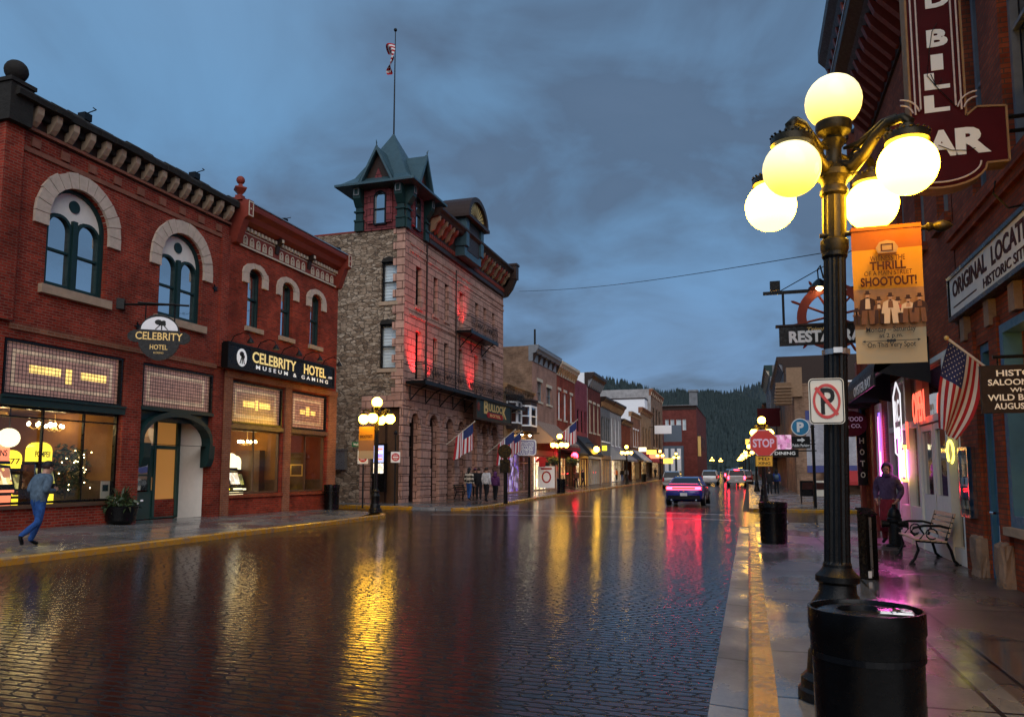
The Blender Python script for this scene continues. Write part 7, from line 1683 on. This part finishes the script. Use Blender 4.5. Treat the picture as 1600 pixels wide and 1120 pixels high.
# ------------------------------------------------------------------ vehicles (nose towards +y)
M['tailoff'] = flat('red_lamp_glass', (.30, .012, .012), .2, var=.05); M['cglass'] = flat('tinted_car_glass', (.012, .014, .018), .06, var=.05)
M['plate'] = flat('licence_plate', (.6, .6, .62), .4)
def car(label, cat, loc, rz, col, kind, lit=True, dims=None):
    t = thing('parked_car' if not lit else 'moving_car', label, cat, loc, rz, 'vehicles on the wet street')
    n = NT('car_paint'); n.set(n.p.inputs['Base Color'], col); n.p.inputs['Roughness'].default_value = .22; n.p.inputs['Coat Weight'].default_value = .8; n.p.inputs['Coat Roughness'].default_value = .05; n.p.inputs['Metallic'].default_value = .2; pm = n.m
    if kind == 'sedan':
        st = [(-2.52, .42, .80, .78), (-2.46, .32, 1.0, .88), (-2.3, .26, 1.075, .92), (-1.8, .22, 1.08, .95), (-.9, .2, 1.03, .955), (.6, .2, .99, .95), (1.5, .22, .95, .94), (2.1, .26, .86, .91), (2.4, .32, .76, .84), (2.52, .42, .62, .7)]
        gh = [(-2.05, 1.07, .80, 1.07, .80), (-1.35, 1.05, .84, 1.40, .60), (-.75, 1.03, .85, 1.475, .60), (.0, 1.0, .85, 1.485, .60), (.45, .99, .84, 1.45, .60), (1.3, .96, .78, .97, .76)]; wy = (-1.52, 1.5); wr = .35
    elif kind == 'suv':
        st = [(-2.4, .45, .9, .84), (-2.36, .35, 1.08, .92), (-1.8, .28, 1.12, .96), (0, .26, 1.1, .97), (1.3, .28, 1.08, .96), (2.1, .32, 1.02, .92), (2.4, .45, .85, .8)]
        gh = [(-2.36, 1.08, .86, 1.1, .84), (-2.15, 1.1, .86, 1.66, .70), (-1.4, 1.1, .87, 1.76, .70), (0, 1.1, .87, 1.77, .70), (.35, 1.09, .86, 1.70, .68), (1.25, 1.07, .8, 1.08, .78)]; wy = (-1.45, 1.5); wr = .38
    else:
        st = [(-2.8, .55, 1.12, .9), (-2.76, .5, 1.2, .96), (-1.6, .42, 1.2, .98), (0, .4, 1.2, .98), (1.5, .42, 1.18, .97), (2.5, .48, 1.1, .94), (2.8, .6, .9, .85)]
        gh = [(-.95, 1.2, .86, 1.22, .84), (-.85, 1.2, .87, 1.80, .72), (.0, 1.2, .88, 1.9, .72), (.75, 1.2, .87, 1.86, .70), (1.55, 1.18, .82, 1.19, .8)]; wy = (-1.75, 1.75); wr = .4
    m = MB(); rings = []
    for y_, zb, zt, w in st:
        h = zt - zb; half = [(w * .80, zb), (w * .97, zb + h * .16), (w, zb + h * .45), (w * .985, zb + h * .72), (w * .93, zt - .03), (w * .84, zt), (w * .4, zt + .025)]
        rings.append([m.b.verts.new((-a, y_, b)) for a, b in half] + [m.b.verts.new((a, y_, b)) for a, b in reversed(half)])
    for a, b in zip(rings, rings[1:]):
        for k in range(len(a)): m.f([a[k], a[(k + 1) % len(a)], b[(k + 1) % len(a)], b[k]])
    m.f(rings[0]); m.f(rings[-1][::-1]); body = m.build('body', pm, t, True, auto=42)
    m = MB(); P = []
    for y_, zb, wb, zt, wt in gh: P.append([m.b.verts.new(q) for q in ((-wb, y_, zb), (-wt, y_, zt), (wt, y_, zt), (wb, y_, zb))])
    for i, (a, b) in enumerate(zip(P, P[1:])):
        m.f([a[0], b[0], b[1], a[1]], 0); m.f([a[2], b[2], b[3], a[3]], 0); m.f([a[1], b[1], b[2], a[2]], 0 if i in (0, len(P) - 2) else 1)
    m.build('cabin', ['cglass', pm], t, True, auto=30)
    m = MB()                                   # pillars
    for i in range(1, len(gh) - 1):
        y_, zb, wb, zt, wt = gh[i]
        for s in (-1, 1): m.tube([(s * (wb + .004), y_, zb), (s * (wt + .012), y_, zt)], .028, 5)
    for i in (0, len(gh) - 2):
        for s in (-1, 1):
            a, b = gh[i], gh[i + 1]; pa_, pb_ = (s * (a[4] if a[3] - a[1] > .1 else a[2]), a[0], a[3]), (s * (b[4] if b[3] - b[1] > .1 else b[2]), b[0], b[3]); m.tube([pa_, pb_], .03, 5)
    m.build('pillar', pm, t)
    r0 = st[0]; zt_ = st[1][2]; yb_ = st[0][0]
    for y_ in wy:
        for s in (-1, 1):
            w_ = MB(); w_.lathe([(wr * .6, -.11), (wr * .96, -.11), (wr, -.07), (wr, .07), (wr * .96, .11), (wr * .6, .11)], n=24)
            wh_ = w_.build('wheel', 'tyre', t, True, auto=40); wh_.matrix_local = Matrix.Translation((s * .86, y_, wr)) @ Matrix.Rotation(PI / 2, 4, 'Y')
            q = MB(); q.lathe([(wr * .58, -.115), (wr * .58, .115)], n=20); q.build('rim', 'steel', wh_)
    b2 = MB(); b2.box(-st[1][3] * .9, st[1][3] * .9, yb_ - .05, yb_ + .15, st[0][1] - .06, st[0][1] + .14); b2.build('bumper', 'black' if kind == 'sedan' else 'steel', t)
    pl = MB().box(-.17, .17, yb_ - .075, yb_ - .052, .53 if kind == 'sedan' else .66, .68 if kind == 'sedan' else .80).build('licence_plate', 'plate', t)
    if kind == 'sedan':
        tl = MB(); tl.box(-.80, .80, yb_ - .035, yb_ + .05, .84, .865); tl.box(-.80, .80, yb_ - .035, yb_ + .05, .955, .98); tl.build('tail_light_bar', 'tail', t)
        MB().box(-.8, .8, yb_ - .02, yb_ + .06, .866, .954).build('tail_light_panel', glow('dim_red_lamp', (1, .12, .06), .5), t)
        for s in (-1, 1): MB().box(s * .70 - .14, s * .70 + .14, yb_ - .04, yb_ + .06, .85, .97).build('tail_light', 'tail', t)
        m = MB(); m.prof([(-2.5, 1.13), (-2.28, 1.16), (-2.28, 1.135), (-2.48, 1.11)], -.72, .72); m.box(-.6, -.55, -2.42, -2.34, 1.05, 1.14); m.box(.55, .6, -2.42, -2.34, 1.05, 1.14); m.build('spoiler', pm, t)
        MB().box(-.05, .05, yb_ - .05, yb_, .74, .8).build('badge', 'chrome', t)
        m = MB()
        for s in (-1, 1): m.tube([(s * .6, yb_ + .2, .33), (s * .6, yb_ - .07, .33)], .045, 8)
        m.build('exhaust', 'chrome', t)
    else:
        for s in (-1, 1): MB().box(s * .82 - .09, s * .82 + .09, yb_ - .03, yb_ + .12, zt_ - .36, zt_ + (-.02 if kind != 'suv' else .05)).build('tail_light', 'tail' if lit else 'tailoff', t)
        if kind == 'pickup':
            MB().box(-.25, .25, -.99, -.93, 1.80, 1.86).build('brake_light', 'tail', t); MB().box(-.78, .78, yb_ - .03, yb_, .66, 1.16).build('tailgate', pm, t); MB().box(-.8, .8, -2.7, -1.0, 1.222, 1.232).build('bed_floor', 'black', t)
    for s in (-1, 1):
        m = MB(); m.box(s * .99 - .09, s * .99 + .09, .62, .72, gh[-1][1] + .02, gh[-1][1] + .16); m.box(s * .90 - .05, s * .90 + .05, .65, .69, gh[-1][1] + .02, gh[-1][1] + .07); m.build('mirror', 'black', t)
    return t
c = onZ(1068, 793, .0); car('blue and black sedan with a red light band driving away up the wet street', 'car', (c.x + .1, c.y + 2.4, .06), R(-1.5), (.012, .03, .22), 'sedan')
def far(px_, Y, lab, cat, col, kind, lit=True, turn=0):
    q = onY(px_, 750, Y); return car(lab, cat, (q.x, Y, gr(Y) + .03), R(turn), col, kind, lit)
far(1110, 96, 'white suv with its tail lights off driving ahead of the blue sedan', 'car', (.62, .62, .62), 'suv', False)
far(1151.5, 88, 'pale grey pickup with glowing brake lights beside the pavement', 'pickup', (.45, .42, .42), 'pickup')
c = far(1053, 80, 'silver grey suv parked by the left kerb before the blue sedan', 'car', (.22, .23, .24), 'suv', False)
far(1164, 99, 'dark red car parked at the kerb past the pickup', 'car', (.16, .012, .014), 'suv', False)
for k in range(6): far(1143 + k * 3.2 - (k % 2) * 5, 120 + k * 16, ['first', 'second', 'third', 'fourth', 'fifth', 'sixth'][k] + ' small dark car counted from the pickup in the distant kerb line', 'car', [(.03, .03, .035), (.2, .02, .02), (.05, .05, .06), (.25, .25, .27), (.02, .03, .06), (.1, .1, .1)][k], ['suv', 'sedan'][k % 2], k % 2 == 0)

# ------------------------------------------------------------------ people
M['skin'] = flat('skin', (.42, .23, .16), .55, var=.08)
def cloth(name, col):
    n = NT(name); o = n.obj(); f = n.noise(n.map(o, (1, 1, .7)), 8, 5, .6, 1.2)
    c = n.mix(n.ramp(f, [(.3, 0.0), (.7, 1.0)]), tuple(x * .6 for x in col), tuple(x * 1.25 for x in col))
    n.p.inputs['Specular IOR Level'].default_value = .15
    return n.out(c, .9, n.bump(f, .9, .035))
JOINTS = dict(pelvis=(0, 0, .96), spine=(0, 0, 1.14), chest=(0, .0, 1.34), neck=(0, .01, 1.50), jaw=(0, -.015, 1.585), skull=(0, 0, 1.66), crown=(0, .005, 1.735), nose=(0, -.105, 1.62),
    hipR=(.095, 0, .93), kneeR=(.10, -.015, .51), ankR=(.105, .03, .10), toeR=(.115, -.14, .04), hipL=(-.095, 0, .93), kneeL=(-.10, -.015, .51), ankL=(-.105, .03, .10), toeL=(-.115, -.14, .04),
    shR=(.175, .0, 1.43), elR=(.235, .04, 1.16), wrR=(.25, -.03, .92), haR=(.25, -.05, .85), shL=(-.175, .0, 1.43), elL=(-.235, .04, 1.16), wrL=(-.25, -.03, .92), haL=(-.25, -.05, .85))
RAD = dict(pelvis=(.155, .115), spine=(.145, .105), chest=(.17, .12), neck=(.055, .058), jaw=(.066, .075), skull=(.08, .098), crown=(.045, .055), nose=(.012, .012), hip=(.095, .1), knee=(.06, .065), ank=(.042, .045), toe=(.04, .032), sh=(.07, .075), el=(.046, .048), wr=(.032, .03), ha=(.036, .02))
BONES = [('pelvis', 'spine', 't'), ('spine', 'chest', 't'), ('chest', 'neck', 't'), ('neck', 'jaw', 's'), ('jaw', 'skull', 's'), ('skull', 'crown', 's'), ('jaw', 'nose', 's')] + [b for s in 'RL' for b in (('pelvis', 'hip' + s, 'l'), ('hip' + s, 'knee' + s, 'l'), ('knee' + s, 'ank' + s, 'l'), ('ank' + s, 'toe' + s, 'f'), ('chest', 'sh' + s, 't'), ('sh' + s, 'el' + s, 't'), ('el' + s, 'wr' + s, 't'), ('wr' + s, 'ha' + s, 's'))]
def person(label, loc, rz, top, legs, shoe='black', hair='darkw', pose={}, scale=1.0, group=None, hood=None, cap=None, skirt=None, bulk=1.0, stripe=None, pack=None, phone=False, hairlen=0):
    t = thing('person', label, 'person', loc, rz, group); t.scale = (scale,) * 3
    J = dict(JOINTS); J.update(pose); J = {k: Vector(v) for k, v in J.items()}
    names = list(J); E = [(names.index(a), names.index(b)) for a, b, _ in BONES]; V = [J[k] for k in names]
    rad = [RAD.get(k) or RAD[k[:-1]] for k in names]; rad = [(a * (bulk if k in ('pelvis', 'spine', 'chest') or k[:2] in ('sh', 'el') else 1), b * (bulk if k in ('pelvis', 'spine', 'chest') or k[:2] in ('sh', 'el') else 1)) for k, (a, b) in zip(names, rad)]
    seg = [(J[a], J[b], c) for a, b, c in BONES]
    for s in 'RL':
        h = names.index('ha' + s); d = (J['ha' + s] - J['wr' + s]).normalized(); side = d.cross(Vector((1 if s == 'R' else -1, 0, 0)));
        if side.length < .1: side = d.cross(Vector((0, 1, 0)))
        side.normalize(); curl = side.cross(d).normalized() * (1 if s == 'R' else -1)
        for k, (o, l) in enumerate(((-.027, .062), (-.009, .072), (.009, .068), (.027, .054), (-.045, .04))):
            p = J['ha' + s] + side * o + d * (.028 if k < 4 else -.01); q = p + d * l * .55 + (side * -.012 if k == 4 else curl * -.008); r = q + d * l * .42 + curl * -.022
            for v in (p, q, r): V.append(v); rad.append((.0095, .0095))
            n0 = len(V); E += [(h, n0 - 3), (n0 - 3, n0 - 2), (n0 - 2, n0 - 1)]; seg.append((J['ha' + s], r, 's'))
    me = bpy.data.meshes.new('body'); me.from_pydata(V, E, []); o = bpy.data.objects.new('body', me); C.objects.link(o)
    md = o.modifiers.new('skin', 'SKIN'); md.use_smooth_shade = True; sv = me.skin_vertices[0].data
    for k, r in enumerate(rad): sv[k].radius = r
    sv[0].use_root = True
    sd = o.modifiers.new('sub', 'SUBSURF'); sd.levels = 2; sd.render_levels = 2
    me2 = bpy.data.meshes.new_from_object(o.evaluated_get(bpy.context.evaluated_depsgraph_get())); C.objects.unlink(o); bpy.data.objects.remove(o)
    rn = random.Random(len(label)); from mathutils import noise as nz_
    NN = [v.normal.copy() for v in me2.vertices]
    segs_ = [(J[a], J[b], c) for a, b, c in BONES]
    def dist0(p, a, b): ab = b - a; u = max(0, min(1, (p - a).dot(ab) / max(1e-9, ab.length_squared))); return (p - a - ab * u).length
    for v, vn in zip(me2.vertices, NN):           # loose cut of jacket and trousers
        c_ = min(segs_, key=lambda q: dist0(v.co, q[0], q[1]))[2]
        if c_ == 't' and v.co.z < J['neck'].z - .05: v.co += vn * (.016 + .012 * max(0, 1.2 - v.co.z))
        elif c_ == 'l' and v.co.z > .1: v.co += vn * .012
    for v, vn in zip(me2.vertices, NN):
        if v.co.z < J['neck'].z - .03 and v.co.z > .12:
            d_ = nz_.noise(Vector((v.co.x * 9, v.co.y * 9, v.co.z * 14 + len(label)))) * .012; v.co.x += vn.x * d_; v.co.y += vn.y * d_
    mats = dict(t=top, l=legs, s='skin', f=shoe); order = ['t', 'l', 's', 'f', 'x']; me2.materials.clear()
    for k in order[:4]: me2.materials.append(M[mats[k]] if isinstance(mats[k], str) else mats[k])
    me2.materials.append(M[stripe] if stripe else M['black'])
    def dist(p, a, b): ab = b - a; u = max(0, min(1, (p - a).dot(ab) / max(1e-9, ab.length_squared))); return (p - a - ab * u).length
    for f in me2.polygons:
        c = f.center; z = c.z; best = min(seg, key=lambda q: dist(c, q[0], q[1]))[2]
        if best == 't' and (c - J['neck']).length < .075 and c.z > J['neck'].z - .02: best = 's'
        if best == 't' and stripe and int(z * 9) % 2: best = 'x'
        if best == 'l' and c.z > J['pelvis'].z - .02: best = 't'
        f.material_index = order.index(best); f.use_smooth = True
    b = bpy.data.objects.new('body', me2); C.objects.link(b); b.parent = t
    sk, cr, jw = J['skull'], J['crown'], J['jaw']; up = (cr - jw).normalized()
    if hood:
        m = MB(); m.sphere(sk + Vector((0, .022, .0)), .128, 18, 1.15); 
        bmesh.ops.delete(m.b, geom=[v for v in m.b.verts if v.co.y < sk.y - .062 and v.co.z < sk.z + .07], context='VERTS'); m.lathe([(.12, -.16), (.125, -.1), (.1, -.05)], (J['neck'].x, J['neck'].y + .03, J['neck'].z + .12), 14); m.build('hood', hood, t, True)
    else:
        m = MB(); m.sphere(sk + Vector((0, .012, .02)), .103, 18, 1.05); bmesh.ops.delete(m.b, geom=[v for v in m.b.verts if (v.co.y < sk.y - .03 and v.co.z < sk.z + .055) or v.co.z < sk.z - .05 - hairlen], context='VERTS')
        if hairlen: m.sphere(sk + Vector((0, .07, -.1)), .085, 12, 1.5)
        m.build('hair', hair, t, True)
    if cap:
        m = MB(); m.lathe([(.108, .0), (.108, .03), (.085, .08), (.03, .102)], sk + Vector((0, .0, .03)), 18); m.box(sk.x - .075, sk.x + .075, sk.y - .19, sk.y - .06, sk.z + .03, sk.z + .042); m.build('cap', cap, t, True, auto=40)
    for s in (-1, 1): MB().sphere(sk + Vector((s * .033, -.086, -.012)), .011, 8).build('eye', 'black', t)
    MB().box(sk.x - .025, sk.x + .025, jw.y - .075, jw.y - .068, jw.z - .02, jw.z - .012).build('mouth', 'redw', t)
    for e_ in (-1, 1): MB().sphere(sk + Vector((e_ * .084, .012, -.02)), .022, 8, 1.4).build('ear', 'skin', t, True)
    ck_ = J['neck']; MB().lathe([(.082, -.035), (.085, .0), (.07, .022), (.066, .0)], (ck_.x, ck_.y + .004, ck_.z - .025), 16).build('collar', top, t, True)
    if skirt: MB().lathe([(.2, .28), (.19, .6), (.165, .98)], (0, .0, 0), 20).build('skirt', skirt, t, True)
    if pack: m = MB(); m.box(-.15, .15, .10, .26, 1.02, 1.42); bmesh.ops.bevel(m.b, geom=list(m.b.edges), offset=.04, segments=2, affect='EDGES'); m.build('backpack', pack, t, True)
    return t
for nm, c_ in (('jacket_blue', (.085, .125, .17)), ('jeans', (.022, .07, .23)), ('white_shirt', (.5, .5, .52)), ('dark_coat', (.015, .014, .016)), ('dark_trousers', (.014, .014, .017)), ('purple_coat', (.095, .03, .10)), ('violet_hoodie', (.085, .055, .11)), ('red_skirt', (.20, .02, .03)), ('cream_knit', (.5, .44, .36)), ('blue_coat', (.02, .05, .25)), ('brown_coat', (.09, .05, .03)), ('orange_shirt', (.5, .15, .05))): M[nm] = cloth(nm + '_cloth', c_)
walk = dict(kneeR=(.10, -.10, .52), ankR=(.105, .06, .12), toeR=(.115, -.12, .045), kneeL=(-.10, .05, .50), ankL=(-.105, .42, .24), toeL=(-.11, .36, .06))
stroll = dict(kneeR=(.10, -.08, .51), ankR=(.105, -.10, .10), toeR=(.11, -.27, .05), kneeL=(-.10, .05, .50), ankL=(-.105, .22, .13), toeL=(-.11, .07, .04))
w_ = dict(walk); w_.update(chest=(0, -.06, 1.33), neck=(0, -.11, 1.48), jaw=(0, -.17, 1.56), skull=(0, -.17, 1.635), crown=(0, -.18, 1.71), nose=(0, -.27, 1.58), shR=(.175, -.07, 1.41), shL=(-.175, -.07, 1.41), elR=(.25, .05, 1.14), wrR=(.16, -.22, 1.16), haR=(.12, -.29, 1.19), elL=(-.25, .04, 1.14), wrL=(-.15, -.22, 1.14), haL=(-.10, -.28, 1.16))
pw = person('person in blue jacket, jeans and black cap striding past the gaming window', (-14.4, 12.75, .2), PI - .12, 'jacket_blue', 'jeans', 'black', pose=w_, scale=1.02, cap='blackl', bulk=1.2)
q = MB().box(.02, .1, -.335, -.325, 1.15, 1.29); q = q.build('phone', 'black', None); q.location = pw.location; q.rotation_euler = pw.rotation_euler; tag(q, 'dark phone held in the hands of the striding person', 'phone')
hw_ = dict(elR=(.27, .07, 1.16), wrR=(.22, -.10, .97), haR=(.19, -.15, .92), elL=(-.27, .07, 1.16), wrL=(-.22, -.10, .97), haL=(-.19, -.15, .92))
person('person in violet hooded jacket and long red skirt waiting by the pink-lit doorway', (2.95, 18.95, .18), R(-22), 'violet_hoodie', 'red_skirt', 'black', pose=hw_, scale=1.0, hood='violet_hoodie', skirt='red_skirt', bulk=1.1)
g_ = 'people walking before the stone hotel'
def ground(px_, py_, z=.28): return onZ(px_, py_, z)
for px_, py_, lab, top, legs, kw in ((733, 781, 'person in cream and black striped jumper and jeans before the hotel arches', 'cream_knit', 'jeans', dict(stripe='blackl', bulk=1.15, hair='blackl', hairlen=.1)), (748, 781, 'person all in dark clothes between the striped jumper and white shirt', 'dark_coat', 'dark_trousers', dict(bulk=1.1)), (742, 776, 'person in purple hat and dark coat half hidden behind the striped jumper', 'dark_coat', 'dark_trousers', dict(cap='purple_coat')), (760, 784, 'person in white shirt and black trousers seen from behind', 'white_shirt', 'dark_trousers', dict(bulk=1.15)), (774, 782, 'short person in purple hooded coat beside the white shirt', 'purple_coat', 'dark_trousers', dict(hood='purple_coat', bulk=1.15, scale=.9))):
    p = ground(px_, py_, .2); kw = dict(kw); sc_ = kw.pop('scale', 1.03); person(lab, (p.x, p.y, .19), PI + R(px_ * 7 % 40 - 20), top, legs, pose=stroll, scale=sc_, group=g_, **kw)
p = ground(814, 765, .3); person('person in bright blue coat standing by the violet doorway', (p.x, p.y, .22 + gr(p.y)), R(60), 'blue_coat', 'dark_trousers', group='people along the shop row')
for px_, Y, lab, top, legs, rz in ((900, 72, 'person in brown coat under the dark awning of the red shop', 'brown_coat', 'dark_trousers', 30), (911, 74, 'person in dark coat at the purple shop door', 'dark_coat', 'dark_trousers', 80), (963, 104, 'person in orange shirt before the grey awning shop', 'orange_shirt', 'dark_trousers', 160), (972, 106, 'person in dark clothes before the grey awning shop', 'dark_coat', 'jeans', 200), (979, 110, 'person in white top at the rust brick shop', 'white_shirt', 'dark_trousers', 20), (1024, 132, 'person in dark coat walking by the tan shop', 'dark_coat', 'dark_trousers', 180)):
    q = onY(px_, 750, Y); person(lab, (min(q.x, -14.3), Y, .2 + gr(Y)), R(rz), top, legs, group='people along the shop row', pose=stroll, bulk=1.08)
for px_, py_, lab, top, kw in ((1203, 773, 'person in black coat walking away behind the stop sign', 'dark_coat', {}), (1214, 772, 'person in blue coat with a backpack walking away near the parking sign', 'blue_coat', dict(pack='jacket_blue', hood='dark_coat'))):
    p = ground(px_, py_, .17); person(lab, (p.x, p.y, .17 + gr(p.y)), PI, top, 'dark_trousers', group='people beyond the side street', pose=stroll, **kw)
